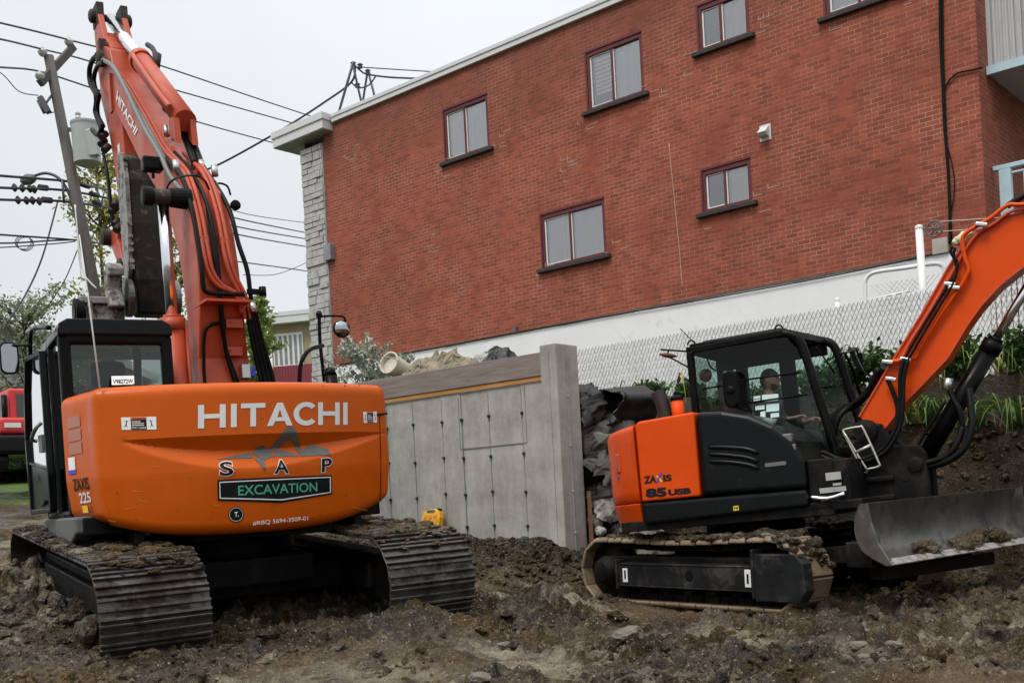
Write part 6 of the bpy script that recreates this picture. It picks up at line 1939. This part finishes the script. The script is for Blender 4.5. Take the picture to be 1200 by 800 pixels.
for i, (u, v, d_, s_) in enumerate(((712,512,10.95,.26),(690,540,10.85,.22),(704,575,10.8,.24),(722,500,11.1,.3),(697,455+30,11.1,.2))):
    r_ = random.Random(300+i); q = MB(); q.lump((0,0,0), s_, 700+i, 1.0, .8, .55, sub=1, amp=.28)
    o = q.build('concrete_chunk', X['chunk'], bevel=.01, seg=1); o.matrix_world = Matrix.Translation(dz(u, v, d_)) @ Matrix.Rotation(r_.uniform(0,6), 4, 'Z') @ Matrix.Rotation(r_.uniform(-.8,.8), 4, 'X')
    tag(o, ['angular broken concrete chunk just below the drain pipe', 'broken concrete chunk beside the middle of the pillar', 'broken concrete chunk low behind the orange tail', 'broad concrete chunk under the pipe mouth', 'small concrete chunk high beside the pillar'][i], 'rubble', 'broken chunks beside the pillar')
def reg_rubble(rg, n):
    lx = rg.uniform(-8.05, -6.9, n); dd = rg.uniform(10.5, 11.5, n)
    return np.stack([AXS.x*lx+NRM.x*dd, AXS.y*lx+NRM.y*dd], 1)
tag(clods('rubble_heap', 420, reg_rubble, .02, .12, 9, X['chunk'], 2.4), 'heap of small broken stones and soil between the pillar and the orange tail', 'rubble')
X['tarp'] = mat('khaki_tarpaulin', (.22,.185,.125), .75, var=.35, vscale=5, dirt=((.07,.055,.04), 4, .52, .15, .7), bump=.3)
X['grey_cloth'] = mat('grey_membrane', (.055,.051,.043), .7, var=.4, vscale=5, dirt=((.05,.045,.04), 5, .5, .15, .7), bump=.3)
X['black_sheet'] = mat('black_plastic_sheet', (.012,.012,.012), .45, var=.4, dirt=((.06,.055,.05), 4, .6, .2, .6))
X['white_scrap'] = mat('pale_plaster_scrap', (.34,.335,.31), .8, var=.35, dirt=((.15,.13,.1), 6, .5, .15, .8), bump=.3)
tp = on_top(512, 437, 10.95)
crumple('tarpaulin', tp-Vector((0,0,.05)), FROT, .30, 1.55, .6, .07, 'tarp', 1, 'crumpled khaki tarpaulin heaped behind the plank between pail and dark rubble', 'tarpaulin')
tp = on_top(575, 421, 10.9)
crumple('plastic_sheet', tp-Vector((0,0,.06)), FROT, .2, .5, .4, .08, 'black_sheet', 2, 'torn black plastic scrap lying behind the plank right of the tarpaulin', 'plastic sheet')
q = MB(); q.lump((0,0,0), .10, 3, 1.1, .9, .9, sub=3, amp=.3); o = q.build('rubble_lump', X['white_scrap']); o.location = on_top(566, 421, 10.8); tag(o, 'pale lump of rubble beside the torn black scrap on the wall', 'rubble')

# rubble between the pillar and the small excavator
# black corrugated drain pipe, open end towards us
pc0 = dz(718, 476, 11.0)
pax = (NRM*.97+AXS*.02+Vector((0,0,.06))).normalized()
pipe = thing('drain_pipe', 'broad black corrugated drain pipe with a torn open end beside the concrete pillar', 'pipe', pc0)
q = MB()
a_ = pax.orthogonal().normalized(); b_ = pax.cross(a_)
rg = random.Random(5)
def pv(i, j):
    w = 2*pi*i; t_ = -.15+.85*j
    r = .225+.012*sin(j*75)+.03*sin(3*w+1)*(1-j)+.02*sin(5*w)
    tt = t_+(.05*sin(4*w+.5)+.03*sin(9*w) if j < .03 else 0)
    return pax*tt+a_*cos(w)*r*1.05+b_*sin(w)*r*.95
q.grid(pv, 48, 60, closeu=True)
po_ = q.build('pipe_wall', X['black_sheet'], pipe, recalc=False)
so = po_.modifiers.new('thick', 'SOLIDIFY'); so.thickness = .015
q = MB()
crumple('plastic_sheet', dz(686, 470, 10.75), FROT @ RY(70), .16, .55, .4, .09, 'black_sheet', 8, 'black plastic sheet hanging beside the top of the concrete pillar', 'plastic sheet')
crumple('membrane', dz(690, 500, 10.85), FROT @ RY(62) @ RX(20), .2, .75, .5, .10, 'grey_cloth', 9, 'muddy grey membrane draped under the black drain pipe', 'membrane')
crumple('membrane', dz(702, 548, 10.75), FROT @ RY(40), .22, .5, .45, .10, 'grey_cloth', 10, 'crumpled dark grey membrane low behind the orange tail', 'membrane')
crumple('plastic_sheet', dz(700, 520, 11.05), FROT @ RY(75), .18, 1.0, .7, .09, 'black_sheet', 12, 'dark torn sheeting behind the orange tail of the small excavator', 'plastic sheet')
crumple('scrap', dz(700, 590, 10.75), FROT @ RY(55), .16, .45, .35, .08, 'white_scrap', 11, 'pale crumpled scrap at the foot of the rubble heap', 'scrap')
for i, (u, v, r, d_) in enumerate([(697,612,.08,10.7),(703,622,.06,10.65),(692,602,.06,10.8)]):
    q = MB(); q.lump((0,0,0), r, 60+i, sub=3); o = q.build('rubble_lump', X['white_scrap' if i < 2 else 'stone']); o.location = dz(u, v, d_)
    tag(o, ['pale broken lump low beside the rusty post', 'smaller pale lump at ground level near the small excavator tail', 'dirty lump just right of the rusty post'][i], 'rubble')
q = MB(); b0 = dz(693, 628, 10.55); t0 = dz(690, 575, 10.55)
q.bar(Vector((0,0,-.1)), t0-b0, .05, .03, (0,1,0)); 
post = q.build('steel_post', mat('rusty_post', (.16,.075,.045), .8, var=.4, vscale=12, dirt=((.35,.3,.26), 6, .6, .1, .7))); post.location = b0
tag(post, 'rusty flat steel post standing upright at the pillar foot', 'post')
q = MB()
mo_ = dz(687, 580, 10.6)
for i in range(12):
    q.tube([dz(684+i*1.4, 532, 10.62)-mo_, dz(686+i*1.2, 580, 10.58)-mo_], .004, 4)
    q.tube([dz(683, 533+i*4.2, 10.62)-mo_, dz(701, 531+i*4.2, 10.62)-mo_], .004, 4)
o = q.build('mesh_sheet', X['black']); o.location = mo_; tag(o, 'small piece of black wire mesh hanging above the rusty post', 'wire mesh')

# ------------------------------------------------------------------ leaves
def leaf_mat(name, a, b, rough=.55):
    m, t, p = new_mat(name); d = ND(t)
    g = d.n('ShaderNodeTexCoord').outputs['Object']
    info = d.n('ShaderNodeNewGeometry').outputs['Random Per Island']
    c = d.mix(info, a, b)
    c = d.mix(d.rng(d.noise(g, 1.2, 3), .4, .65, 0, .6), c, tuple(x*.6 for x in a))
    t.links.new(c, p.inputs['Base Color']); p.inputs['Roughness'].default_value = rough
    p.inputs['Specular IOR Level'].default_value = .25
    tl = d.n('ShaderNodeBsdfTranslucent'); t.links.new(c, tl.inputs[0])
    mx_ = d.n('ShaderNodeMixShader', {0: .25, 1: p.outputs[0], 2: tl.outputs[0]})
    t.links.new(mx_.outputs[0], t.nodes['Material Output'].inputs[0])
    return m
X['leaf_green'] = leaf_mat('garden_leaf', (.03,.075,.018), (.075,.14,.03))
X['leaf_grass'] = leaf_mat('lily_leaf', (.07,.14,.03), (.16,.24,.06))
X['leaf_yellow'] = leaf_mat('yellow_leaf', (.40,.30,.03), (.35,.33,.06))
X['leaf_ygreen'] = leaf_mat('autumn_leaf', (.20,.24,.06), (.46,.42,.12))
X['leaf_poplar'] = leaf_mat('poplar_leaf', (.12,.22,.05), (.36,.40,.10))
X['leaf_silver'] = leaf_mat('silver_leaf', (.24,.28,.20), (.52,.55,.48))
X['leaf_pale'] = leaf_mat('pale_leaf', (.20,.25,.12), (.46,.48,.36))
X['bark'] = mat('grey_bark', (.09,.075,.06), .9, var=.4, vscale=8, bump=.4)
def leaf(q, c_, dir_, l, w, bend=.3, mi=0):
    dir_ = Vector(dir_).normalized(); s_ = dir_.cross(Vector((random.uniform(-1,1),random.uniform(-1,1),random.uniform(-1,1)))).normalized()
    n_ = s_.cross(dir_)
    c_ = Vector(c_)
    mid = c_+dir_*l*.5+n_*l*bend*.25; tip = c_+dir_*l-n_*l*bend*.2
    q.add([c_, mid-s_*w*.5, tip, mid+s_*w*.5], [(0,1,2),(0,2,3)], mi, False)
def rdir(zb=0):
    while True:
        v = Vector((random.uniform(-1,1), random.uniform(-1,1), random.uniform(-1,1)))
        if .1 < v.length < 1: v.z += zb; return v.normalized()
def tree(name, base, h, spread, mt, label, nb=26, nl=90, ls=.10, crown0=.25, droop=0, cat='tree', group=None, trunk=.12, aspect=1.0, seed=1):
    random.seed(seed)
    t_ = thing(name, label, cat, base, group=group)
    w = MB(); q = MB()
    w.tube(spline([(0,0,-.2),(.05*h*.1,0,h*.3),(-.03*h*.2,.02*h,h*.65),(0,0,h*.95)], 4), [trunk*(1-.9*i/12) for i in range(13)], 7)
    tips = []
    for i in range(nb):
        f = crown0+(1-crown0)*random.random()**.9
        z = h*f
        ang = random.random()*2*pi
        r = spread*(1-((f-crown0)/(1-crown0)-.35)**2*1.4)*random.uniform(.35,1)
        r = max(r, spread*.15)
        e_ = Vector((cos(ang)*r, sin(ang)*r*aspect, z+r*random.uniform(.15,.7)-droop*r))
        b0 = Vector((0,0,z-r*.25))
        mid = (b0+e_)/2+Vector((0,0,r*.12))
        w.tube([b0, mid, e_], [trunk*.25,trunk*.14,.008], 5)
        tips.append((b0, mid, e_))
    for b0, mid, e_ in tips:
        for _ in range(nl):
            s = random.random()**.6
            p_ = (b0.lerp(mid, s*2) if s < .5 else mid.lerp(e_, s*2-1))
            sc = .06*h*.5+.14*spread*random.random()
            p_ = p_+rdir()*sc*random.random()
            leaf(q, p_, rdir(-.3), ls*random.uniform(.6,1.3), ls*random.uniform(.4,.7))
    w.build('trunk', X['bark'], t_); q.build('crown', X[mt], t_, recalc=False)
    return t_
# garden plants on the bank
def shrub(base, h, r, mt, label, n=420, ls=.09, seed=1, group='leafy plants on the bank', name='shrub'):
    random.seed(seed)
    t_ = thing(name, label, 'shrub', base, group=group)
    w = MB(); q = MB()
    for i in range(14):
        e_ = Vector((random.uniform(-r,r), random.uniform(-r,r)*.8, h*random.uniform(.5,1)))
        P_ = spline([(random.uniform(-.05,.05),0,-.05), e_*.5+Vector((0,0,h*.12)), e_], 4)
        w.tube(P_, [.008]*len(P_), 4)
        for k in range(n//14):
            p_ = P_[random.randint(2, len(P_)-1)]+rdir()*.14*random.random()
            d_ = rdir(.1); leaf(q, p_, d_, ls*random.uniform(.6,1.4), ls*random.uniform(.5,.8))
    w.build('stem', X['bark'], t_); q.build('foliage', X[mt], t_, recalc=False)
    return t_
def tuft(base, h, n, label, seed, yellow=.1, group='long leaved lily clumps on the bank edge'):
    random.seed(seed)
    t_ = thing('lily_clump', label, 'plant', base, group=group)
    q = MB()
    for i in range(n):
        a = random.random()*2*pi; l = h*random.uniform(.7,1.45); out = random.uniform(.55,1.35)
        b0 = Vector((random.uniform(-.12,.12), random.uniform(-.1,.1), 0))
        P_ = []
        for k in range(7):
            s = k/6
            P_.append(b0+Vector((cos(a)*out*l*s, sin(a)*out*l*s, l*(1.1*s-(.55+.6*out)*s*s*s))))
        sd = Vector((-sin(a), cos(a), 0))
        wd = random.uniform(.010,.019)
        vs = []; 
        for k, p_ in enumerate(P_):
            w_ = wd*(1-(k/6)**2*.95); vs += [p_-sd*w_, p_+Vector((0,0,-w_*.4)), p_+sd*w_]
        fs = []
        for k in range(6):
            fs += [(3*k,3*k+1,3*k+4,3*k+3),(3*k+1,3*k+2,3*k+5,3*k+4)]
        q.add(vs, fs, 1 if random.random() < yellow else 0, True)
    q.build('leaves', [X['leaf_grass'], X['leaf_yellow']], t_, recalc=False)
    return t_
def bankpt(lx, d_): 
    p_ = FW(lx, d_, 0); p_.z = float(ground_z(p_.x, p_.y)); return p_
lab_s = ['bushy green plant behind the small excavator cab window', 'low leafy plant right of the cab front pillar', 'bright green leafy plant below the fence post',
         'dark green bush behind the operator in the cab', 'leafy plant at the foot of the orange boom', 'small weed beside the exhaust of the small excavator', 'low weed left of the rear cab pillar', 'leafy bush under the boom beside the lilies','broad leafy bush at the far right edge of the bank','tangled green weed between the black cylinder and fence','low trailing weed on the bank edge beside the front cab mirror','outermost leafy weed by the right picture border']
for i, (lx, d_, h, r) in enumerate([(-6.75,12.85,.16,.3),(-6.05,12.8,.36,.35),(-5.55,12.75,.42,.4),(-7.3,12.95,.14,.3),(-5.1,12.7,.42,.35),(-8.6,12.9,.10,.2),(-7.95,12.9,.14,.2),(-4.7,12.65,.40,.35),(-3.5,12.7,.45,.4),(-4.25,12.75,.5,.35),(-5.8,12.55,.3,.3),(-3.0,12.6,.5,.4)]):
    shrub(bankpt(lx, d_), h, r, 'leaf_green', lab_s[i], 520, .085, 40+i)
lab_t = ['lily clump arching over the bank edge just right of the orange boom', 'lily clump hanging between boom and black cylinder', 'pale green lily clump behind the black cylinder', 'lily clump right of the black cylinder', 'lily clump at the far right edge of the picture',
         'lily clump set back towards the fence right of the boom', 'taller lily clump against the fence at far right', 'thin grass tuft at the fence above the drain pipe', 'thin grass tuft at the fence left of the exhaust']
for i, (lx, d_, h, n) in enumerate([(-4.9,12.42,.50,34),(-4.6,12.36,.55,38),(-4.3,12.42,.5,30),(-4.0,12.36,.55,36),(-3.6,12.36,.55,38),(-4.4,12.9,.6,46),(-3.8,12.95,.65,50),(-9.3,13.2,.55,8),(-8.5,13.2,.5,8)]):
    tuft(bankpt(lx, d_), h, n, lab_t[i], 70+i, .12)
X['kerb'] = mat('dirty_paving_block', (.16,.13,.10), .85, var=.3, bump=.4)
for i, lx in enumerate((-4.85, -3.75)):
    q = MB(); q.box(-.2,.2,-.05,.05,-.12,.13); o = q.build('edging_slab', X['kerb'], bevel=.015); p_ = bankpt(lx, 12.42); o.matrix_world = Matrix.Translation(p_+Vector((0,0,-.06))) @ FROT @ RX(6)
    tag(o, ['mossy edging slab under the lilies beside the boom', 'earthy edging slab under the lilies at the right edge'][i], 'slab')

# ------------------------------------------------------------------ street behind: pole, wires, houses, trees, red machine
X['pole'] = mat('weathered_pole_wood', (.095,.085,.078), .9, var=.35, vscale=3, stretch=(6,6,.5), bump=.5, bscale=12)
X['cable'] = mat('dark_cable', (.03,.028,.04), .6, var=.1)
X['tank'] = mat('grey_transformer_paint', (.36,.39,.38), .4, var=.08, dirt=((.2,.2,.19), 3, .6, .2, .5))
X['porcelain'] = mat('pale_porcelain', (.42,.43,.42), .3, var=.1)
PY = 25.0
pb_ = at(145, 540, PY); pt_ = at(57, 66, PY)
pb_.z = 2.2
ln = (pt_-at(113, 345, PY)); pb_ = pt_-ln*((pt_.z-2.2)/ln.z)
pole = thing('utility_pole', 'leaning weathered wooden utility pole with crossarm and grey transformer', 'utility pole', pb_)
def pl_(u, v, Y=PY): return at(u, v, Y)-pb_
q = MB(); q.tube([Vector((0,0,-.3)), pt_-pb_], [.165,.11], 14); q.build('pole_shaft', X['pole'], pole)
q = MB(); q.bar(pl_(47, 98, PY-.3), pl_(86, 55, PY+.6), .13, .16); q.build('crossarm', X['pole'], pole, bevel=.01)
for (u, v, dy) in ((81,49,.5),(50,61,-.1),(47,89,-.3)):
    q = MB(); q.disc_stack(pl_(u, v+5, PY+dy), (0,0,1), [(0,.05),(.04,.09),(.09,.11),(.13,.10),(.17,.05),(.2,.04)], 16); q.build('insulator', X['porcelain'], pole)
q = MB(); c_ = pl_(98, 192); up_ = (pl_(94,145)-c_)
up_.y = 0
q.disc_stack(pl_(103, 193, PY-.1), up_, [(0,.24),(.03,.30),(up_.length-.05,.30),(up_.length,.315),(up_.length+.04,.315),(up_.length+.06,.25)], 28)
tk = q.build('transformer', X['tank'], pole)
q = MB(); q.bar(pl_(111,183,PY-.3), pl_(106,152,PY-.3), .22, .16); q.build('radiator', X['tank'], tk, bevel=.02)
q = MB(); q.disc_stack(pl_(92,141), up_, [(0,.05),(.05,.07),(.1,.05),(.15,.07),(.2,.03)], 12); q.build('bushing', X['porcelain'], tk)
q = MB(); q.bar(pl_(80,152), pl_(84,152), .08); q.bar(pl_(88,182), pl_(90,182), .08); q.build('bracket', X['galv'], tk)
q = MB(); q.bar(pl_(47,114,PY-.4), pl_(57,132,PY-.4), .12); q.tube([pl_(44,118,PY-.4), pl_(52,133,PY-.4)], .03, 6); q.tube([pl_(53,122,PY-.4), pl_(62,110)], .03, 6)
q.tube(spline([pl_(57,133,PY-.4), pl_(62,132), pl_(66,130)]), .012, 5); q.build('fuse_cutout', X['galv'], pole)
q = MB(); q.tube(spline([pl_(90,262), pl_(82,230), pl_(70,210), pl_(55,203), pl_(41,206), pl_(37,210)], 5), .035, 8); la = q.build('lamp_arm', X['galv'], pole)
q = MB(); q.disc_stack(pl_(24,213), pl_(42,208)-pl_(24,213), [(0,.03),(.05,.10),(.2,.13),(.32,.09),(.36,.05)], 14); q.build('street_lamp_head', X['plastic_grey'], la)
q = MB(); q.tube([pl_(73,210,PY-.2), pl_(75,238,PY-.2)], .03, 6); q.build('rack', X['galv'], pole)
q = MB(); q.tube(spline([pl_(88,240,PY-.25), pl_(92,285,PY-.25), pl_(98,320,PY-.25), pl_(113,338,PY-.25)], 5), .018, 5); q.tube(spline([pl_(90,282,PY-.25), pl_(96,330,PY-.25)], 3), .012, 5); q.build('ground_wire', X['white_ink'], pole)
def wire(pts, r, label, k=6, grp='overhead wires'):
    P_ = [at(*p_) for p_ in pts]
    q = MB(); q.tube(spline([p_-P_[0] for p_ in P_], k), r, 5, smooth=True)
    o = q.build('power_line', X['cable']); o.location = P_[0]
    return tag(o, label, 'wire', grp)
wire([(-60,14,21),(0,27,23),(81,47,25.5),(182,75,30),(345,130,40),(520,186,52)], .022, 'topmost overhead wire sloping over the crossarm end')
wire([(-60,36,20),(0,46,22),(50,58,25),(105,72,28),(190,101,32),(345,145,40),(520,195,52)], .022, 'overhead wire passing the pole top')
wire([(-60,74,20),(0,79,22),(47,84,25),(107,103,28),(225,141,34),(330,170,41),(520,220,52)], .022, 'overhead wire at the lower end of the crossarm')
wire([(-40,68,23),(0,85,24),(22,107,24.5),(45,112,24.6)], .012, 'thin slack wire running to the fuse below the crossarm')
wire([(-60,201,22),(0,206,23),(75,212,25),(100,217,25.4),(130,223,28)], .03, 'upper thick secondary wire at the street lamp')
wire([(-60,215,22),(0,220,23),(75,223,25),(130,233,28)], .03, 'middle secondary wire with splices at the pole')
wire([(-60,229,22),(0,234,23),(75,236,25),(130,244,28)], .03, 'lower secondary wire with splices at the pole')
q = MB()
for (u0,v0,u1,v1) in ((46,219.5,55,220.5),(50,234,60,235)):
    q.tube([at(u0,v0,24.3), at(u1,v1,24.5)], .07, 8)
for (u0,v0,u1,v1) in ((93,215,104,219),(106,227,115,229),(110,237,118,239),(95,216,101,218)): q.tube([at(u0,v0,25.5), at(u1,v1,25.8)], .06, 8)
for (u, v) in ((17,220),(26,220.5),(35,221),(40,222),(21,234.5),(31,235),(38,235),(46,236)): q.disc_stack(at(u,v,24)-Vector((.05,0,0)), (1,0,0), [(0,.05),(.05,.10),(.1,.05)], 8)
o = q.build('line_splices', X['cable']); tag(o, 'dark splices and spreaders on the secondary wires by the street lamp', 'splice')
wire([(-60,270,22),(0,275,23),(85,281,25),(130,287,28),(200,297,32),(290,308,38),(370,319,46)], .022, 'telephone cable leaving the pole below the lamp')
wire([(-60,280,22),(0,285,23),(60,282,24.5),(85,281,25)], .02, 'sagging telephone cable left of the pole')
wire([(-60,291,22),(0,290,23),(60,286,24.5),(88,283,25)], .014, 'thin pale lower telephone wire left of the pole')
q = MB()
for k in range(3): q.tube([at(27+k*1.5+9.5*cos(w), 284+k+8*sin(w), 23.6) for w in np.linspace(0, 2*pi, 20)], .009, 5)
o = q.build('cable_coil', X['cable']); tag(o, 'small coil of spare telephone cable hanging on the wires left of the pole', 'cable')
wire([(68,235,25),(50,300,24),(30,345,23),(8,378,22)], .02, 'steep service wire dropping left from the pole')
wire([(92,290,25),(75,330,26),(55,360,28)], .013, 'thin guy wire dropping left of the pole base')
wire([(262,243,33),(300,253,38),(365,262,46)], .014, 'faint top wire right of the raised boom')
wire([(262,252,33),(300,261,38),(365,274,46)], .024, 'upper of the three parallel wires right of the boom')
wire([(262,262,33),(300,270,38),(365,281,46)], .024, 'middle of the three parallel wires right of the boom')
wire([(262,271,33),(300,279,38),(365,290,46)], .024, 'lowest of the three parallel wires right of the boom')
wire([(285,322,33),(320,322,36),(345,314,38),(366,304,40)], .012, 'thin slack wire curving up to the stone pier')
sm1 = hit(414,75,NRM*(D0+.6),NRM)
def wire_pts(P_, r, label):
    q = MB(); q.tube(spline([p_-P_[0] for p_ in P_], 6), r, 5)
    o = q.build('service_cable', X['cable']); o.location = P_[0]; return tag(o, label, 'cable', 'service cables at the roof mast')
hp_ = lambda u, v: hit(u, v, NRM*(D0+.6), NRM)
wire_pts([at(230,203,27), at(262,190,26.5), at(330,152,hp_(330,152).y-.6), hp_(380,120), hp_(412,96), hp_(416,76)], .026, 'thick black service cable rising to the roof mast')
wire_pts([hp_(414,75), hp_(425,85), hp_(434,88), hp_(460,91), hp_(502,92), hp_(540,88)], .022, 'service cable running right from the mast along the roof')
wire_pts([hp_(424,79), hp_(470,82), hp_(520,85)], .013, 'thin upper wire running right from the mast')
wire_pts([hp_(411,96), hp_(420,103), hp_(432,100), hp_(440,90)], .018, 'drooping loop of cable on the roof mast')

# beige house behind
X['beige'] = mat('beige_brick_wall', (.34,.27,.17), .85, var=.12, vscale=2)
X['wine'] = mat('wine_red_cladding', (.22,.03,.05), .6, var=.1, vscale=3)
X['siding'] = mat('pale_siding', (.42,.44,.44), .6, var=.06)
X['shingle'] = mat('brown_shingle', (.13,.06,.05), .9, var=.3, vscale=8)
HY = 46.0
hb = at(338, 470, HY); hb.z = 2.3
hr = RZ(-14)
house = thing('house', 'beige house with a white fascia and wine red panel behind the excavator hoses', 'house', hb, hr)
HF = Frame(hb, hr)
def hp(u, v): return HF.pl(u, v, 1, 0)
a, b = hp(304, 385), hp(345, 380)
q = MB(); x0_, x1_ = hp(318,400).x, hp(420,400).x; zt_ = hp(330,381).z
q.box(x0_, x1_, 0, 8, -.2, zt_); q.build('house_wall', X['beige'], house)
q = MB(); q.box(x0_-.7, x1_, -.5, 8.4, zt_+.003, zt_+.42); q.box(x0_-.72, x1_, -.53, 8.4, zt_+.30, zt_+.47); q.build('roof_fascia', X['fascia'], house)
w0, w1 = hp(320,392), hp(357,428)
q = MB(); q.box(w0.x, w1.x, -.06, -.004, w1.z, w0.z); wi = q.build('window', X['white_pvc'], house)
q = MB(); n_ = 6
for k in range(n_): 
    s_ = (w1.x-w0.x)/n_; q.box(w0.x+.06+k*s_, w0.x+(k+1)*s_-.05, -.075, -.063, w1.z+.1, w0.z-.1)
q.build('pane', mat('far_window_glass', (.22,.24,.25), .2, var=.2), wi)
c0, c1 = hp(321,430), hp(357,470)
q = MB(); q.box(c0.x, c1.x+.6, -.08, -.004, c1.z, c0.z)
for k in range(14): q.box(c0.x+.02+k*.13, c0.x+.04+k*.13, -.095, -.082, c1.z, c0.z)
q.build('clad_panel', X['wine'], house)
# pale house at the far left
hb = at(10, 520, 34); hb.z = 2.3
hr2 = RZ(20)
house2 = thing('house', 'pale grey sided house with a brown shingle porch roof behind the red machine', 'house', hb, hr2)
HF2 = Frame(hb, hr2)
def hq(u, v, y=0): return HF2.pl(u, v, 1, y)
q = MB(); e_ = hq(-40, 455); r1 = hq(46, 418)
q.box(-6, 4.5, 0, 8, -.2, hq(0,446).z); zr = hq(0,446).z
q.prism([(-6,zr),(4.5,zr),(-.75,zr+2.0)], lambda p_, t: (p_[0], t, p_[1]), 0, 8)
for k in range(26): q.box(-6, 4.5, -.015, -.003, .1+k*.2, .12+k*.2)
q.build('house_wall', X['siding'], house2)
q = MB()
for s in (-1, 1): q.bar((-.75, -.35, zr+2.12), (-.75+s*5.6, -.35, zr-.02), .12, .25)
q.prism([(-6.4,zr-.1),(-.75,zr+2.05),(4.9,zr-.1),(4.9,zr+.02),(-.75,zr+2.2),(-6.4,zr+.02)], lambda p_, t: (p_[0], t, p_[1]), -.3, 8.2)
q.build('gable_roof', X['fascia'], house2)
pz = hq(10, 463, -1.5).z
q = MB(); q.prism([(-1.9,pz-.35),(-1.9,pz-.3),(-.02,pz+.45),(-.02,pz+.35)], lambda p_, t: (t, p_[0], p_[1]), -6, 3.6); q.build('porch_roof', X['shingle'], house2)
q = MB(); q.box(-6.05, 3.65, -1.98, -1.9, pz-.62, pz-.33)
for x in (-4, -.9, 2.2): q.box(x-.08, x+.08, -1.9, -1.75, -.2, pz-.62)
q.build('porch_trim', X['white_pvc'], house2)
q = MB(); q.box(-2.2, -1.1, -.03, -.003, .2, 2.1); q.box(.2, 1.5, -.03, -.003, .8, 2.0); q.build('window', X['black_ink'], house2)
# red compact digger seen from behind
X['red'] = mat('red_machine_paint', (.55,.03,.03), .35, var=.08, coat=.15)
rb = at(42, 548, 22); rb.z = 2.1
rr_ = RZ(38)
red = thing('compact_excavator', 'red and dark grey compact excavator parked on the street at the far left', 'excavator', rb, rr_)
RF = Frame(rb, rr_)
ug = at(42, 548, 22)
s_z = (at(30,455,22).z-at(30,548,22).z)
z0_ = ug.z-rb.z
q = MB(); q.box(-.5,.45,-.2,.9,z0_+.75,z0_+s_z-.02); cb_ = q.build('cab', X['red'], red, bevel=.06, seg=3)
q = MB(); q.box(-.36,.30,-.215,-.203,z0_+.95,z0_+s_z-.14); q.box(-.515,-.503,-.1,.75,z0_+.95,z0_+s_z-.14); q.box(.453,.465,-.1,.75,z0_+.95,z0_+s_z-.14); q.build('window', mat('dark_far_glass', (.05,.06,.06), .15), cb_)
q = MB(); q.tube([(-.58,-.18,z0_+.75),(-.58,-.18,z0_+1.45)], .05, 8); q.build('exhaust_pipe', X['black'], red)
q = MB(); q.box(-.85,.85,-.85,.3,z0_+.62,z0_+.95); q.build('engine_hood', X['red'], red, bevel=.08, seg=3)
q = MB(); q.box(-.92,.92,-1.0,.4,z0_+.22,z0_+.60); q.build('counterweight', X['charcoal'], red, bevel=.08, seg=3)
q = MB()
for k in range(4): q.box(-.3,.3,-.87,-.855,z0_+.66+k*.06,z0_+.69+k*.06)
q.build('grille', X['black'], red)
q = MB(); q.box(-.75,-.45,-.865,-.85,z0_+.75,z0_+.84); q.build('tail_lamp', X['white_ink'], red)
for s in (-1, 1):
    q = MB()
    pf = [(-.95,.12),(-.85,-.08),(.85,-.08),(.95,.12),(.85,.26),(-.85,.26)]
    q.prism(pf, lambda p_, t: (t, p_[0], z0_+p_[1]), s*.9-.2, s*.9+.2); q.build('track', X['black_dirty'], red, bevel=.06, seg=3)
# trees
def gb(u, v, Y, z=2.2): p_ = at(u, v, Y); p_.z = z; return p_
tree('tree', gb(120, 330, 31), 9.6, 1.5, 'leaf_ygreen', 'sparse yellow green tree right of the leaning utility pole', 34, 70, .17, .35, seed=3, group='street trees')
tree('tree', gb(28, 380, 33), 5.6, 2.8, 'leaf_pale', 'pale leaved tree behind the cab at the far left', 60, 110, .12, .35, seed=4, group='street trees')
tree('poplar', gb(300, 380, 40), 6.6, 1.2, 'leaf_poplar', 'slim green poplar behind the boom hoses', 60, 110, .2, .08, seed=5, group='street trees')
tree('tree', gb(205, 350, 42), 12.0, 1.6, 'leaf_ygreen', 'thin yellowing tree seen between bucket and boom', 40, 80, .2, .2, seed=7, group='street trees')
sb = on_top(430, 440, 11.6); sb.z = 2.5
tree('silver_bush', sb, 1.15, .95, 'leaf_silver', 'silvery grey leaved bush at the corner of the stone pier', 44, 60, .085, .15, cat='shrub', trunk=.03, seed=6)
for i in range(5):
    shrub(gb(6+i*13, 480, 26+.6*i, 2.2), 1.1, .7, 'leaf_green', ['green hedge plant at the far left edge','second hedge plant from the left beside the red machine','middle hedge plant behind the red machine','hedge plant behind the red cab','hedge plant just left of the black cab rail'][i], 500, .12, 80+i, 'street hedge plants')
# street sheets
q = MB(); q.quad((-60,24.6,2.42),(-3,24.6,2.42),(-3,31,2.42),(-60,31,2.42)); o = q.build('street', mat('asphalt', (.06,.06,.062), .85, var=.2, vscale=3), recalc=False); tag(o, kind='structure')
